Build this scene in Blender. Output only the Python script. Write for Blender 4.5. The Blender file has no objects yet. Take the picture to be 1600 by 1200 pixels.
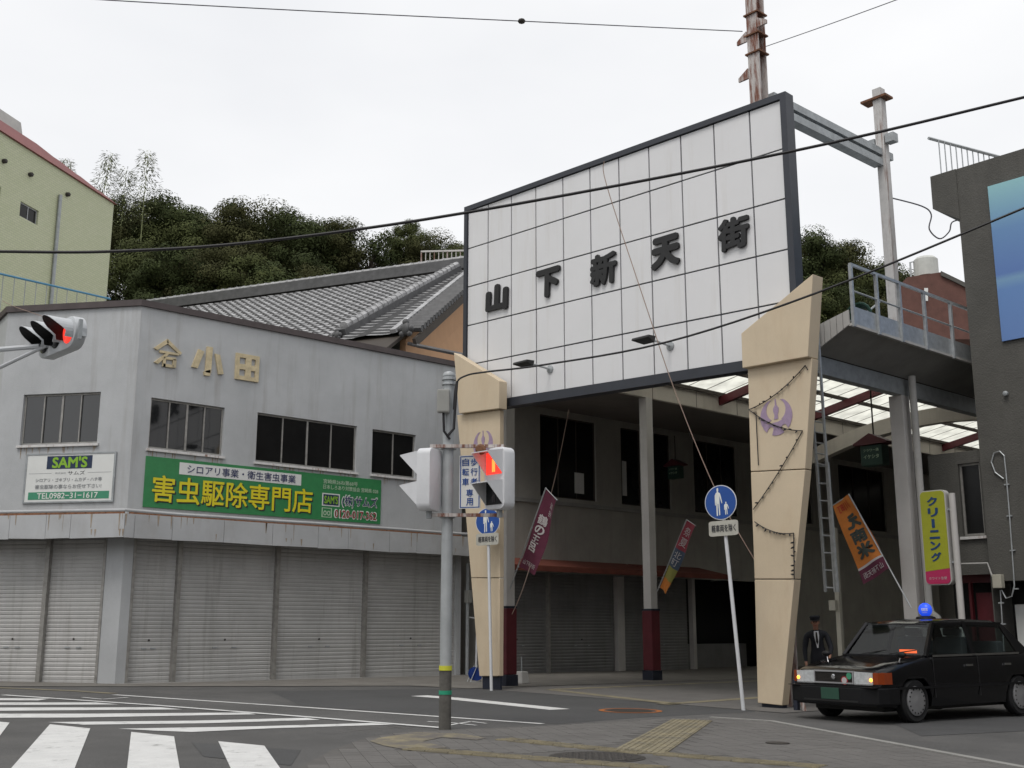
import bpy, bmesh, math, random
from mathutils import Vector, Matrix
random.seed(7)
R = math.radians
SC = bpy.context.scene
COL = SC.collection

# ------------------------------------------------------------------ camera, sky, sun, exposure
# World axes: +Y runs up the arcade street, +X runs from the grey corner building towards the taxi.
FPX, PITCH, HCAM, ANG = 1775.0, R(12.13), 1.30, R(42.0)
CP, SP, CA, SA = math.cos(PITCH), math.sin(PITCH), math.cos(ANG), math.sin(ANG)
cam_data = bpy.data.cameras.new('camera')
cam = bpy.data.objects.new('camera', cam_data)
COL.objects.link(cam)
cam.location = (0, 0, HCAM)
cam.rotation_euler = (R(90) + PITCH, 0, R(90) - ANG)
cam_data.sensor_width = 36.0
cam_data.lens = 36.0 * FPX / 1600.0
cam_data.clip_end = 3000.0
cam_data.clip_start = 0.05
SC.camera = cam

SUN_EL, SUN_AZ = 60.0, 290.0        # azimuth: direction the light comes from, degrees from +X counter-clockwise
world = bpy.data.worlds.new('World')
SC.world = world
world.use_nodes = True
wn, wl = world.node_tree.nodes, world.node_tree.links
wn.clear()
w_out = wn.new('ShaderNodeOutputWorld')
w_bg = wn.new('ShaderNodeBackground')
w_bg.inputs['Strength'].default_value = 0.1
w_sky = wn.new('ShaderNodeTexSky')
w_sky.sky_type = 'NISHITA'
w_sky.sun_disc = False
w_sky.sun_elevation = R(SUN_EL)
w_sky.sun_rotation = R(90 - SUN_AZ)
w_sky.dust_density = 4.0
w_co = wn.new('ShaderNodeTexCoord')
w_map = wn.new('ShaderNodeMapping')
w_map.inputs['Scale'].default_value = (1.0, 1.0, 2.4)
w_noise = wn.new('ShaderNodeTexNoise')
w_noise.inputs['Scale'].default_value = 1.7
w_noise.inputs['Detail'].default_value = 5.0
w_ramp = wn.new('ShaderNodeValToRGB')          # the even cloud deck
w_ramp.color_ramp.elements[0].position = 0.3
w_ramp.color_ramp.elements[0].color = (9.2, 9.3, 9.55, 1)
w_ramp.color_ramp.elements[1].position = 0.7
w_ramp.color_ramp.elements[1].color = (11.0, 11.0, 11.0, 1)
w_mix = wn.new('ShaderNodeMixRGB')
w_mix.inputs['Fac'].default_value = 0.9
wl.new(w_co.outputs['Generated'], w_map.inputs['Vector'])
wl.new(w_map.outputs['Vector'], w_noise.inputs['Vector'])
wl.new(w_noise.outputs['Fac'], w_ramp.inputs['Fac'])
wl.new(w_sky.outputs['Color'], w_mix.inputs['Color1'])
wl.new(w_ramp.outputs['Color'], w_mix.inputs['Color2'])
wl.new(w_mix.outputs['Color'], w_bg.inputs['Color'])
wl.new(w_bg.outputs['Background'], w_out.inputs['Surface'])

sun_data = bpy.data.lights.new('sun', 'SUN')
sun_data.energy = 1.35
sun_data.angle = R(22)
sun_data.color = (1.0, 0.97, 0.92)
sun = bpy.data.objects.new('sun', sun_data)
COL.objects.link(sun)
_d = Vector((math.cos(R(SUN_EL)) * math.cos(R(SUN_AZ)), math.cos(R(SUN_EL)) * math.sin(R(SUN_AZ)), math.sin(R(SUN_EL))))
sun.rotation_euler = (-_d).to_track_quat('-Z', 'Y').to_euler()
sun.location = (0, 0, 40)
SC.view_settings.view_transform = 'Standard'
SC.view_settings.look = 'None'
SC.view_settings.exposure = 0.0
SC.view_settings.gamma = 1.0
SC.view_settings.use_curve_mapping = False
SC.render.engine = 'CYCLES'
SC.cycles.max_bounces = 8

# ------------------------------------------------------------------ pixels to points
def ray(px, py):
    u = (px - 800) / FPX; v = -(py - 600) / FPX
    x, y, z = u, CP - v * SP, SP + v * CP
    return Vector((x * SA - y * CA, x * CA + y * SA, z))
EYE = Vector((0, 0, HCAM))
def c2w(x, y, z=0.0):            # camera-aligned ground axes (x right, y away) to world
    return Vector((x * SA - y * CA, x * CA + y * SA, z))
def xcam(X, Y): return X * SA + Y * CA
def gz(X, Y): return -0.01 * max(-40.0, min(40.0, xcam(X, Y)))     # the street falls 1 % to the right
def PXp(px, py, X): d = ray(px, py); return EYE + d * (X / d.x)
def PYp(px, py, Y): d = ray(px, py); return EYE + d * (Y / d.y)
def PD(px, py, y):               # at a distance y straight ahead of the camera
    d = ray(px, py); return EYE + d * (y / (-d.x * CA + d.y * SA))
def PG(px, py, dz=0.0):
    d = ray(px, py); return EYE + d * ((dz - HCAM) / (d.z + 0.01 * xcam(d.x, d.y)))
def PL(px, py, p0, n):
    d = ray(px, py); return EYE + d * ((p0 - EYE).dot(n) / d.dot(n))

# ------------------------------------------------------------------ materials
MATS = {}
def mat(name, col, rough=0.7, metal=0.0, var=0.12, scale=3.0, bump=0.0, bscale=40.0, streak=0.0, streak_col=None, sscale=(2.3, 2.3, 0.16),
        emit=None, estr=0.0, spec=0.5, sthr=(0.52, 0.74), alpha=1.0, trans=0.0, coat=0.0, fine=0.0):
    if name in MATS: return MATS[name]
    m = bpy.data.materials.new(name); m.use_nodes = True
    nt = m.node_tree; n, l = nt.nodes, nt.links
    b = n['Principled BSDF']
    b.inputs['Roughness'].default_value = rough
    b.inputs['Metallic'].default_value = metal
    b.inputs['Specular IOR Level'].default_value = spec
    if coat: b.inputs['Coat Weight'].default_value = coat; b.inputs['Coat Roughness'].default_value = 0.08
    if trans: b.inputs['Transmission Weight'].default_value = trans
    if emit:
        b.inputs['Emission Color'].default_value = (*emit, 1); b.inputs['Emission Strength'].default_value = estr
    tc = n.new('ShaderNodeTexCoord')
    cur = None
    c0 = tuple(max(0, c * (1 - var)) for c in col); c1 = tuple(min(1, c * (1 + var)) for c in col)
    no = n.new('ShaderNodeTexNoise'); no.inputs['Scale'].default_value = scale; no.inputs['Detail'].default_value = 6
    no.inputs['Roughness'].default_value = 0.65
    geo = n.new('ShaderNodeNewGeometry')
    l.new(geo.outputs['Position'], no.inputs['Vector'])
    rp = n.new('ShaderNodeValToRGB')
    rp.color_ramp.elements[0].position = 0.3; rp.color_ramp.elements[0].color = (*c0, 1)
    rp.color_ramp.elements[1].position = 0.72; rp.color_ramp.elements[1].color = (*c1, 1)
    l.new(no.outputs['Fac'], rp.inputs['Fac'])
    cur = rp.outputs['Color']
    if fine:
        nf = n.new('ShaderNodeTexNoise'); nf.inputs['Scale'].default_value = 90; nf.inputs['Detail'].default_value = 3
        l.new(geo.outputs['Position'], nf.inputs['Vector'])
        mr = n.new('ShaderNodeMapRange'); mr.inputs['To Min'].default_value = 1 - fine; mr.inputs['To Max'].default_value = 1 + fine
        mr.inputs['From Min'].default_value = 0.3; mr.inputs['From Max'].default_value = 0.7
        l.new(nf.outputs['Fac'], mr.inputs['Value'])
        mm = n.new('ShaderNodeMixRGB'); mm.blend_type = 'MULTIPLY'; mm.inputs['Fac'].default_value = 1
        l.new(cur, mm.inputs['Color1']); l.new(mr.outputs['Result'], mm.inputs['Color2']); cur = mm.outputs['Color']
    if streak:
        mp = n.new('ShaderNodeMapping'); mp.inputs['Scale'].default_value = sscale
        ns = n.new('ShaderNodeTexNoise'); ns.inputs['Scale'].default_value = 1.6; ns.inputs['Detail'].default_value = 7
        ns.inputs['Roughness'].default_value = 0.7
        l.new(geo.outputs['Position'], mp.inputs['Vector']); l.new(mp.outputs['Vector'], ns.inputs['Vector'])
        rs = n.new('ShaderNodeValToRGB')
        rs.color_ramp.elements[0].position = sthr[0]; rs.color_ramp.elements[0].color = (0, 0, 0, 1)
        rs.color_ramp.elements[1].position = sthr[1]; rs.color_ramp.elements[1].color = (streak, streak, streak, 1)
        l.new(ns.outputs['Fac'], rs.inputs['Fac'])
        mx = n.new('ShaderNodeMixRGB'); l.new(rs.outputs['Color'], mx.inputs['Fac'])
        l.new(cur, mx.inputs['Color1']); mx.inputs['Color2'].default_value = (*(streak_col or (0.12, 0.1, 0.08)), 1)
        cur = mx.outputs['Color']
    l.new(cur, b.inputs['Base Color'])
    if bump:
        nb = n.new('ShaderNodeTexNoise'); nb.inputs['Scale'].default_value = bscale; nb.inputs['Detail'].default_value = 4
        l.new(geo.outputs['Position'], nb.inputs['Vector'])
        bp = n.new('ShaderNodeBump'); bp.inputs['Strength'].default_value = bump; bp.inputs['Distance'].default_value = 0.02
        l.new(nb.outputs['Fac'], bp.inputs['Height']); l.new(bp.outputs['Normal'], b.inputs['Normal'])
    if alpha < 1: b.inputs['Alpha'].default_value = alpha
    MATS[name] = m
    return m
def flat(name, col, rough=0.6, **k): return mat(name, col, rough, var=k.pop('var', 0.06), scale=k.pop('scale', 6.0), **k)

mat('wall_grey', (0.45, 0.462, 0.472), 0.85, var=0.10, scale=0.9, bump=0.25, bscale=60, streak=0.45, streak_col=(0.26, 0.24, 0.22), fine=0.06)
mat('fascia_grey', (0.45, 0.46, 0.47), 0.75, var=0.10, scale=1.0, streak=0.3, streak_col=(0.28, 0.25, 0.22), sscale=(0.9, 0.9, 0.4))
mat('coping', (0.075, 0.06, 0.06), 0.7, var=0.2)
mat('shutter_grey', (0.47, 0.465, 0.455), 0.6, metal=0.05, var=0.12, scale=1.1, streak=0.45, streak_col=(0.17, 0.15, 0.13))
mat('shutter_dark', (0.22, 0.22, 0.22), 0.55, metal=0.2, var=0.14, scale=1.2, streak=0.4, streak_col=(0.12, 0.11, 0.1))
mat('alu', (0.45, 0.46, 0.47), 0.45, metal=0.5, var=0.12, scale=5)
mat('alu_dirty', (0.33, 0.32, 0.30), 0.55, metal=0.4, var=0.25, scale=7)
mat('glass_dark', (0.010, 0.011, 0.012), 0.04, var=0.3, scale=1, spec=1.0)
mat('glass_dull', (0.012, 0.012, 0.012), 0.18, var=0.3, scale=1, spec=0.22)
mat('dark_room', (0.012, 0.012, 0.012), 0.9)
mat('rust', (0.16, 0.07, 0.035), 0.85, var=0.5, scale=14, bump=0.4)
mat('steel_rusty', (0.50, 0.47, 0.45), 0.75, var=0.12, scale=8, streak=1.0, streak_col=(0.17, 0.06, 0.035), bump=0.2, sscale=(7, 7, 0.8), sthr=(0.44, 0.58))
mat('rust_stain', (0.33, 0.27, 0.21), 0.85, var=0.25, scale=9)
mat('panel_stain', (0.62, 0.60, 0.55), 0.6, var=0.06, scale=6)
mat('steel_pale', (0.52, 0.51, 0.50), 0.7, var=0.1, scale=6, streak=0.9, streak_col=(0.18, 0.08, 0.05), sscale=(6, 6, 0.5), sthr=(0.55, 0.68))
mat('steel_grey', (0.34, 0.36, 0.37), 0.55, metal=0.3, var=0.2, scale=6)
mat('galv', (0.42, 0.44, 0.45), 0.45, metal=0.45, var=0.2, scale=9)
mat('panel_white', (0.72, 0.72, 0.73), 0.5, var=0.03, scale=0.8, streak=0.30, streak_col=(0.50, 0.46, 0.40))
mat('frame_navy', (0.030, 0.034, 0.045), 0.5, var=0.15)
mat('letter_black', (0.012, 0.012, 0.013), 0.55, var=0.2)
mat('column_cream', (0.60, 0.495, 0.355), 0.62, var=0.07, scale=0.9, streak=0.35, streak_col=(0.47, 0.33, 0.2), sscale=(1.3, 1.3, 0.35), fine=0.03)
mat('crest_purple', (0.34, 0.25, 0.36), 0.7, var=0.15, scale=12)
mat('maroon', (0.10, 0.012, 0.018), 0.5, var=0.2, scale=4)
mat('navy', (0.012, 0.016, 0.03), 0.6, var=0.2)
mat('post_white', (0.52, 0.50, 0.48), 0.6, var=0.08, scale=2, streak=0.25, streak_col=(0.3, 0.26, 0.22))
mat('shop_wall', (0.34, 0.325, 0.295), 0.85, var=0.12, scale=1.2, streak=0.4, streak_col=(0.17, 0.155, 0.13), bump=0.2)
mat('fascia_beige', (0.56, 0.52, 0.46), 0.8, var=0.1, scale=1.3, streak=0.35, streak_col=(0.28, 0.25, 0.2))
mat('soffit', (0.17, 0.155, 0.14), 0.85, var=0.12, scale=1.4)
mat('awning_orange', (0.15, 0.040, 0.025), 0.75, var=0.2, scale=4, streak=0.4, streak_col=(0.13, 0.04, 0.025))
mat('concrete_dark', (0.098, 0.095, 0.086), 0.9, var=0.16, scale=1.2, bump=0.5, bscale=35, streak=0.35, streak_col=(0.055, 0.052, 0.047), fine=0.14)
mat('concrete', (0.27, 0.265, 0.25), 0.9, var=0.15, scale=1.5, bump=0.3)
mat('concrete_pale', (0.45, 0.44, 0.42), 0.85, var=0.12, scale=2)
mat('green_tile', (0.50, 0.52, 0.36), 0.6, var=0.05, scale=1.0)
mat('red_metal', (0.24, 0.075, 0.07), 0.5, var=0.12, scale=2)
mat('brick_red', (0.12, 0.055, 0.043), 0.85, var=0.2, scale=3, bump=0.3)
mat('orange_plaster', (0.46, 0.27, 0.15), 0.85, var=0.06, scale=2)
mat('tile_grey', (0.34, 0.34, 0.345), 0.45, var=0.5, scale=3.2, bump=0.2, fine=0.15)
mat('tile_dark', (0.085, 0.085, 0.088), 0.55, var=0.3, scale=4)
mat('wood_dark', (0.05, 0.04, 0.032), 0.8, var=0.2)
mat('plaster_eave', (0.32, 0.3, 0.27), 0.85)
mat('white_paint', (0.62, 0.62, 0.61), 0.7, var=0.10, scale=3, fine=0.10)
mat('sign_white', (0.70, 0.71, 0.69), 0.5, var=0.04)
mat('cream_letter', (0.56, 0.47, 0.30), 0.8, var=0.2, scale=9, streak=0.5, streak_col=(0.25, 0.24, 0.2))
mat('pole_grey', (0.40, 0.42, 0.43), 0.5, metal=0.25, var=0.12, scale=4, streak=0.5, streak_col=(0.2, 0.19, 0.17))
mat('pole_wrap', (0.10, 0.095, 0.085), 0.8, var=0.3, scale=9)
mat('black', (0.01, 0.01, 0.01), 0.6)
mat('rubber', (0.012, 0.012, 0.013), 0.85, var=0.2)
mat('cable', (0.014, 0.013, 0.015), 0.6)
mat('wire_thin', (0.10, 0.10, 0.12), 0.6)
mat('rope', (0.30, 0.22, 0.18), 0.9)
mat('leaf', (0.048, 0.061, 0.023), 0.75, var=0.35, scale=0.5, spec=0.1)
mat('leaf_brown', (0.064, 0.066, 0.027), 0.75, var=0.35, scale=0.5, spec=0.1)
mat('leaf_light', (0.074, 0.086, 0.032), 0.75, var=0.35, scale=0.5, spec=0.1)
mat('bamboo_leaf', (0.20, 0.22, 0.11), 0.7, var=0.3, scale=2, spec=0.2)
mat('bark', (0.06, 0.048, 0.038), 0.9, var=0.3, scale=6, bump=0.4)
mat('hill_soil', (0.035, 0.038, 0.018), 0.95, var=0.4, scale=0.5, bump=0.6, bscale=3)
flat('signal_white', (0.66, 0.67, 0.69), 0.45, var=0.05)
flat('traffic_grey', (0.5, 0.52, 0.54), 0.45)
flat('lens_dark', (0.01, 0.012, 0.013), 0.2)
mat('lens_red', (0.5, 0.02, 0.02), 0.3, emit=(1.0, 0.05, 0.03), estr=1.1)
mat('man_orange', (0.8, 0.25, 0.05), 0.3, emit=(1.0, 0.28, 0.05), estr=1.6)
flat('sign_blue', (0.012, 0.07, 0.30), 0.4)
flat('plate_grey', (0.42, 0.41, 0.36), 0.7, var=0.15)
flat('text_dark', (0.03, 0.03, 0.035), 0.7)
flat('text_grey', (0.28, 0.29, 0.30), 0.7)
flat('text_white', (0.72, 0.74, 0.70), 0.6)
flat('text_pale', (0.45, 0.58, 0.42), 0.6)
flat('text_navy', (0.02, 0.03, 0.11), 0.6)
flat('text_red', (0.30, 0.025, 0.03), 0.6)
flat('sign_green', (0.035, 0.22, 0.075), 0.45, var=0.1)
flat('sign_green_dark', (0.05, 0.26, 0.15), 0.5)
flat('letter_yellow', (0.72, 0.62, 0.02), 0.45)
flat('lime', (0.24, 0.46, 0.03), 0.5)
flat('logo_navy', (0.015, 0.03, 0.075), 0.5)
flat('box_grey', (0.30, 0.30, 0.28), 0.65)
flat('reel_blue', (0.01, 0.04, 0.22), 0.45)
flat('banner_purple', (0.105, 0.018, 0.042), 0.8, var=0.15)
flat('banner_red', (0.27, 0.04, 0.06), 0.8)
flat('banner_blue', (0.06, 0.085, 0.13), 0.8)
flat('banner_yellow', (0.26, 0.25, 0.06), 0.8)
flat('banner_orange', (0.55, 0.18, 0.03), 0.8, var=0.12)
flat('banner_redtext', (0.45, 0.05, 0.02), 0.8)
flat('banner_ink', (0.05, 0.06, 0.05), 0.8)
flat('banner_pale', (0.5, 0.47, 0.47), 0.8)
flat('clean_yellow', (0.34, 0.355, 0.02), 0.4)
flat('clean_pink', (0.45, 0.02, 0.10), 0.4)
flat('clean_blue', (0.01, 0.05, 0.15), 0.4)
flat('green_board', (0.012, 0.05, 0.035), 0.6)
flat('orange_paint', (0.35, 0.11, 0.02), 0.8, var=0.3)
flat('tape_yellow', (0.6, 0.6, 0.05), 0.6)
flat('tape_green', (0.02, 0.3, 0.17), 0.6)
flat('rail_blue', (0.06, 0.22, 0.36), 0.5)
flat('cloth_suit', (0.010, 0.011, 0.016), 0.85)
flat('cloth_shirt', (0.65, 0.66, 0.68), 0.8)
flat('skin', (0.34, 0.17, 0.11), 0.55)
flat('hair', (0.012, 0.010, 0.009), 0.6)
mat('taxi_black', (0.004, 0.004, 0.005), 0.14, var=0.2, coat=0.2, spec=0.3)
mat('bumper_black', (0.008, 0.008, 0.009), 0.5, spec=0.25)
mat('chrome', (0.55, 0.55, 0.56), 0.15, metal=1.0, var=0.05)
mat('hubcap', (0.42, 0.42, 0.43), 0.35, metal=0.6, var=0.08)
mat('headlamp', (0.55, 0.57, 0.58), 0.12, metal=0.2, var=0.2, scale=20)
mat('turn_orange', (0.24, 0.04, 0.008), 0.25)
mat('bulb_lit', (0.9, 0.35, 0.05), 0.3, emit=(1.0, 0.32, 0.03), estr=5.0)
mat('lamp_blue', (0.02, 0.07, 0.6), 0.3, emit=(0.02, 0.09, 0.9), estr=0.7)
mat('display_orange', (0.8, 0.1, 0.02), 0.3, emit=(1.0, 0.13, 0.02), estr=2.0)
mat('plate_green', (0.02, 0.07, 0.045), 0.5)
mat('seat_cloth', (0.10, 0.11, 0.12), 0.8)
mat('beige_box', (0.42, 0.40, 0.33), 0.6)
mat('tank_white', (0.50, 0.51, 0.48), 0.6, streak=0.3)
mat('tactile_yellow', (0.225, 0.195, 0.125), 0.85, var=0.3, scale=3, fine=0.12)
mat('iron', (0.045, 0.040, 0.036), 0.6, metal=0.3, var=0.25, scale=20)

def glass_mat(name, tint, rough=0.03):
    m = bpy.data.materials.new(name); m.use_nodes = True
    n, l = m.node_tree.nodes, m.node_tree.links
    n.clear()
    o = n.new('ShaderNodeOutputMaterial'); mx = n.new('ShaderNodeMixShader'); lw = n.new('ShaderNodeLayerWeight'); lw.inputs['Blend'].default_value = 0.5
    pw = n.new('ShaderNodeMath'); pw.operation = 'POWER'; pw.inputs[1].default_value = 5.0; l.new(lw.outputs['Facing'], pw.inputs[0])
    fr = n.new('ShaderNodeMath'); fr.operation = 'MULTIPLY_ADD'; fr.inputs[1].default_value = 0.9; fr.inputs[2].default_value = 0.05; l.new(pw.outputs[0], fr.inputs[0])
    t = n.new('ShaderNodeBsdfTransparent'); t.inputs['Color'].default_value = (*tint, 1)
    g = n.new('ShaderNodeBsdfGlossy'); g.inputs['Roughness'].default_value = rough
    l.new(fr.outputs[0], mx.inputs['Fac']); l.new(t.outputs[0], mx.inputs[1]); l.new(g.outputs[0], mx.inputs[2])
    l.new(mx.outputs[0], o.inputs['Surface'])
    MATS[name] = m
glass_mat('car_glass', (0.5, 0.56, 0.55))
glass_mat('clear_glass', (0.7, 0.74, 0.72))

def sheet_mat(name, col, tint):
    m = bpy.data.materials.new(name); m.use_nodes = True
    n, l = m.node_tree.nodes, m.node_tree.links
    n.clear()
    o = n.new('ShaderNodeOutputMaterial'); mx = n.new('ShaderNodeMixShader'); mx.inputs['Fac'].default_value = 0.92
    d = n.new('ShaderNodeBsdfDiffuse'); d.inputs['Color'].default_value = (*col, 1)
    t = n.new('ShaderNodeBsdfTranslucent'); t.inputs['Color'].default_value = (*tint, 1)
    no = n.new('ShaderNodeTexNoise'); no.inputs['Scale'].default_value = 2.5; no.inputs['Detail'].default_value = 5
    geo = n.new('ShaderNodeNewGeometry'); l.new(geo.outputs['Position'], no.inputs['Vector'])
    rp = n.new('ShaderNodeValToRGB'); rp.color_ramp.elements[0].position = 0.25
    rp.color_ramp.elements[0].color = (*[c * 0.8 for c in tint], 1); rp.color_ramp.elements[1].position = 0.6
    rp.color_ramp.elements[1].color = (*tint, 1)
    l.new(no.outputs['Fac'], rp.inputs['Fac']); l.new(rp.outputs['Color'], t.inputs['Color'])
    l.new(d.outputs[0], mx.inputs[1]); l.new(t.outputs[0], mx.inputs[2]); l.new(mx.outputs[0], o.inputs['Surface'])
    MATS[name] = m
sheet_mat('roof_sheet', (0.5, 0.5, 0.47), (0.97, 0.97, 0.92))
sheet_mat('cloth_thin', (0.5, 0.4, 0.3), (0.5, 0.4, 0.3))

def asphalt_mat():
    m = mat('asphalt', (0.090, 0.088, 0.086), 0.85, var=0.27, scale=0.45, bump=0.5, bscale=110, fine=0.35)
    return m
asphalt_mat()
mat('asphalt_new', (0.064, 0.064, 0.065), 0.85, var=0.15, scale=0.7, bump=0.5, bscale=110, fine=0.3)
mat('paver', (0.122, 0.116, 0.110), 0.85, var=0.16, scale=1.7, bump=0.3, bscale=70, fine=0.15)
mat('paver_joint', (0.098, 0.093, 0.088), 0.95, var=0.2)
mat('apron', (0.16, 0.15, 0.135), 0.9, var=0.2, scale=1.3, bump=0.3, fine=0.15)

def worn(name, under, scale, lo, hi):                 # paint worn through to the road in patches
    nt = MATS[name].node_tree; n, l = nt.nodes, nt.links; b = n['Principled BSDF']; src = b.inputs['Base Color'].links[0].from_socket
    no = n.new('ShaderNodeTexNoise'); no.inputs['Scale'].default_value = scale; no.inputs['Detail'].default_value = 8; no.inputs['Roughness'].default_value = 0.75
    g = n.new('ShaderNodeNewGeometry'); l.new(g.outputs['Position'], no.inputs['Vector'])
    rp = n.new('ShaderNodeValToRGB'); rp.color_ramp.elements[0].position = lo; rp.color_ramp.elements[0].color = (0, 0, 0, 1); rp.color_ramp.elements[1].position = hi; rp.color_ramp.elements[1].color = (1, 1, 1, 1)
    l.new(no.outputs['Fac'], rp.inputs['Fac']); mx = n.new('ShaderNodeMixRGB'); l.new(rp.outputs['Color'], mx.inputs['Fac']); l.new(src, mx.inputs['Color1']); mx.inputs['Color2'].default_value = (*under, 1)
    l.new(mx.outputs['Color'], b.inputs['Base Color'])
worn('white_paint', (0.16, 0.155, 0.15), 3.2, 0.56, 0.74)
worn('tactile_yellow', (0.13, 0.12, 0.10), 2.6, 0.45, 0.68)
mat('worn_yellow', (0.225, 0.195, 0.125), 0.9, var=0.2, scale=3)
worn('worn_yellow', (0.118, 0.107, 0.098), 2.2, 0.40, 0.56)
worn('asphalt', (0.105, 0.10, 0.095), 0.9, 0.55, 0.75)
# ------------------------------------------------------------------ building blocks
WM = {}                                            # object name -> world matrix of its frame
def props(o, label=None, cat=None, group=None, kind=None):
    if label: o['label'] = label
    if cat: o['category'] = cat
    if group: o['group'] = group
    if kind: o['kind'] = kind
    return o
def thing(name, label, cat, loc=(0, 0, 0), rz=0.0, group=None):
    o = bpy.data.objects.new(name, None); o.empty_display_size = 0.3
    COL.objects.link(o)
    o.location = loc; o.rotation_euler = (0, 0, rz)
    WM[o.name] = Matrix.Translation(Vector(loc)) @ Matrix.Rotation(rz, 4, 'Z')
    return props(o, label, cat, group)
class MB:
    def __init__(s): s.v = []; s.f = []
    def add(s, vs, fs):
        k = len(s.v); s.v += [Vector(p) for p in vs]; s.f += [tuple(i + k for i in f) for f in fs]; return s
    def face(s, *p): return s.add(p, [tuple(range(len(p)))])
    def box(s, x0, x1, y0, y1, z0, z1):
        return s.add([(x0, y0, z0), (x1, y0, z0), (x1, y1, z0), (x0, y1, z0), (x0, y0, z1), (x1, y0, z1), (x1, y1, z1), (x0, y1, z1)],
                     [(0, 3, 2, 1), (4, 5, 6, 7), (0, 1, 5, 4), (1, 2, 6, 5), (2, 3, 7, 6), (3, 0, 4, 7)])
    def hexa(s, p):                                # 8 corners: bottom ring then top ring
        return s.add(p, [(0, 3, 2, 1), (4, 5, 6, 7), (0, 1, 5, 4), (1, 2, 6, 5), (2, 3, 7, 6), (3, 0, 4, 7)])
    def prism(s, ring, off):                       # extrude a planar ring by a vector
        n = len(ring); off = Vector(off); a = [Vector(p) for p in ring]; b = [p + off for p in a]
        return s.add(a + b, [tuple(range(n - 1, -1, -1)), tuple(range(n, 2 * n))] + [(i, (i + 1) % n, n + (i + 1) % n, n + i) for i in range(n)])
    def tube(s, pts, r, n=8, caps=True):
        pts = [Vector(p) for p in pts]; rr = r if isinstance(r, (list, tuple)) else [r] * len(pts)
        rings = []; prev = None
        for i, p in enumerate(pts):
            t = (pts[min(i + 1, len(pts) - 1)] - pts[max(i - 1, 0)]).normalized()
            if prev is None:
                a = Vector((0, 0, 1)) if abs(t.z) < 0.9 else Vector((1, 0, 0))
                u = t.cross(a).normalized()
            else:
                u = (prev - t * prev.dot(t)).normalized()
            prev = u; w = t.cross(u)
            rings.append([p + (u * math.cos(2 * math.pi * k / n) + w * math.sin(2 * math.pi * k / n)) * rr[i] for k in range(n)])
        vs = [q for ring in rings for q in ring]; fs = []
        for i in range(len(pts) - 1):
            for k in range(n):
                fs.append((i * n + k, i * n + (k + 1) % n, (i + 1) * n + (k + 1) % n, (i + 1) * n + k))
        if caps:
            fs.append(tuple(range(n - 1, -1, -1))); fs.append(tuple(range((len(pts) - 1) * n, len(pts) * n)))
        return s.add(vs, fs)
    def bar(s, p0, p1, w, h, up=(0, 0, 1)):        # rectangular bar along p0-p1, w sideways, h along up
        p0, p1 = Vector(p0), Vector(p1); t = (p1 - p0).normalized(); up = Vector(up)
        if abs(t.dot(up)) > 0.98: up = Vector((0, 1, 0))
        sd = t.cross(up).normalized(); u = sd.cross(t).normalized()
        a = sd * w / 2; b = u * h / 2
        return s.hexa([p0 - a - b, p0 + a - b, p1 + a - b, p1 - a - b, p0 - a + b, p0 + a + b, p1 + a + b, p1 - a + b])
    def lathe(s, c, axis, prof, n=16):             # prof: list of (radius, distance along axis)
        c = Vector(c); ax = Vector(axis).normalized(); a = Vector((0, 0, 1)) if abs(ax.z) < 0.9 else Vector((1, 0, 0))
        u = ax.cross(a).normalized(); w = ax.cross(u); vs = []; fs = []
        for (r, d) in prof:
            for k in range(n):
                t = 2 * math.pi * k / n; vs.append(c + ax * d + (u * math.cos(t) + w * math.sin(t)) * max(r, 1e-4))
        for i in range(len(prof) - 1):
            for k in range(n): fs.append((i * n + k, i * n + (k + 1) % n, (i + 1) * n + (k + 1) % n, (i + 1) * n + k))
        fs.append(tuple(range(n - 1, -1, -1))); fs.append(tuple(range((len(prof) - 1) * n, len(prof) * n)))
        return s.add(vs, fs)
    def ball(s, c, r, n=14, m=8, sc=(1, 1, 1)):
        prof = [(r * math.sin(math.pi * i / m), -r * math.cos(math.pi * i / m)) for i in range(m + 1)]
        k = len(s.v); s.lathe((0, 0, 0), (0, 0, 1), prof, n)
        for i in range(k, len(s.v)):
            p = s.v[i]; s.v[i] = Vector((p.x * sc[0] + c[0], p.y * sc[1] + c[1], p.z * sc[2] + c[2]))
        return s
    def wall(s, P, us, vs, holes, depth):          # P(u, v, d) -> point; grid wall with rectangular holes and reveals
        us = sorted(set(us + [h[0] for h in holes] + [h[1] for h in holes]))
        vs = sorted(set(vs + [h[2] for h in holes] + [h[3] for h in holes]))
        for i in range(len(us) - 1):
            for j in range(len(vs) - 1):
                cu = (us[i] + us[i + 1]) / 2; cv = (vs[j] + vs[j + 1]) / 2
                if any(h[0] < cu < h[1] and h[2] < cv < h[3] for h in holes): continue
                s.face(P(us[i], vs[j], 0), P(us[i + 1], vs[j], 0), P(us[i + 1], vs[j + 1], 0), P(us[i], vs[j + 1], 0))
        for (a, b, c, d) in holes:
            for q in (((a, c), (a, d)), ((a, d), (b, d)), ((b, d), (b, c)), ((b, c), (a, c))):
                s.face(P(*q[0], 0), P(*q[1], 0), P(*q[1], depth), P(*q[0], depth))
        return s
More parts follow.
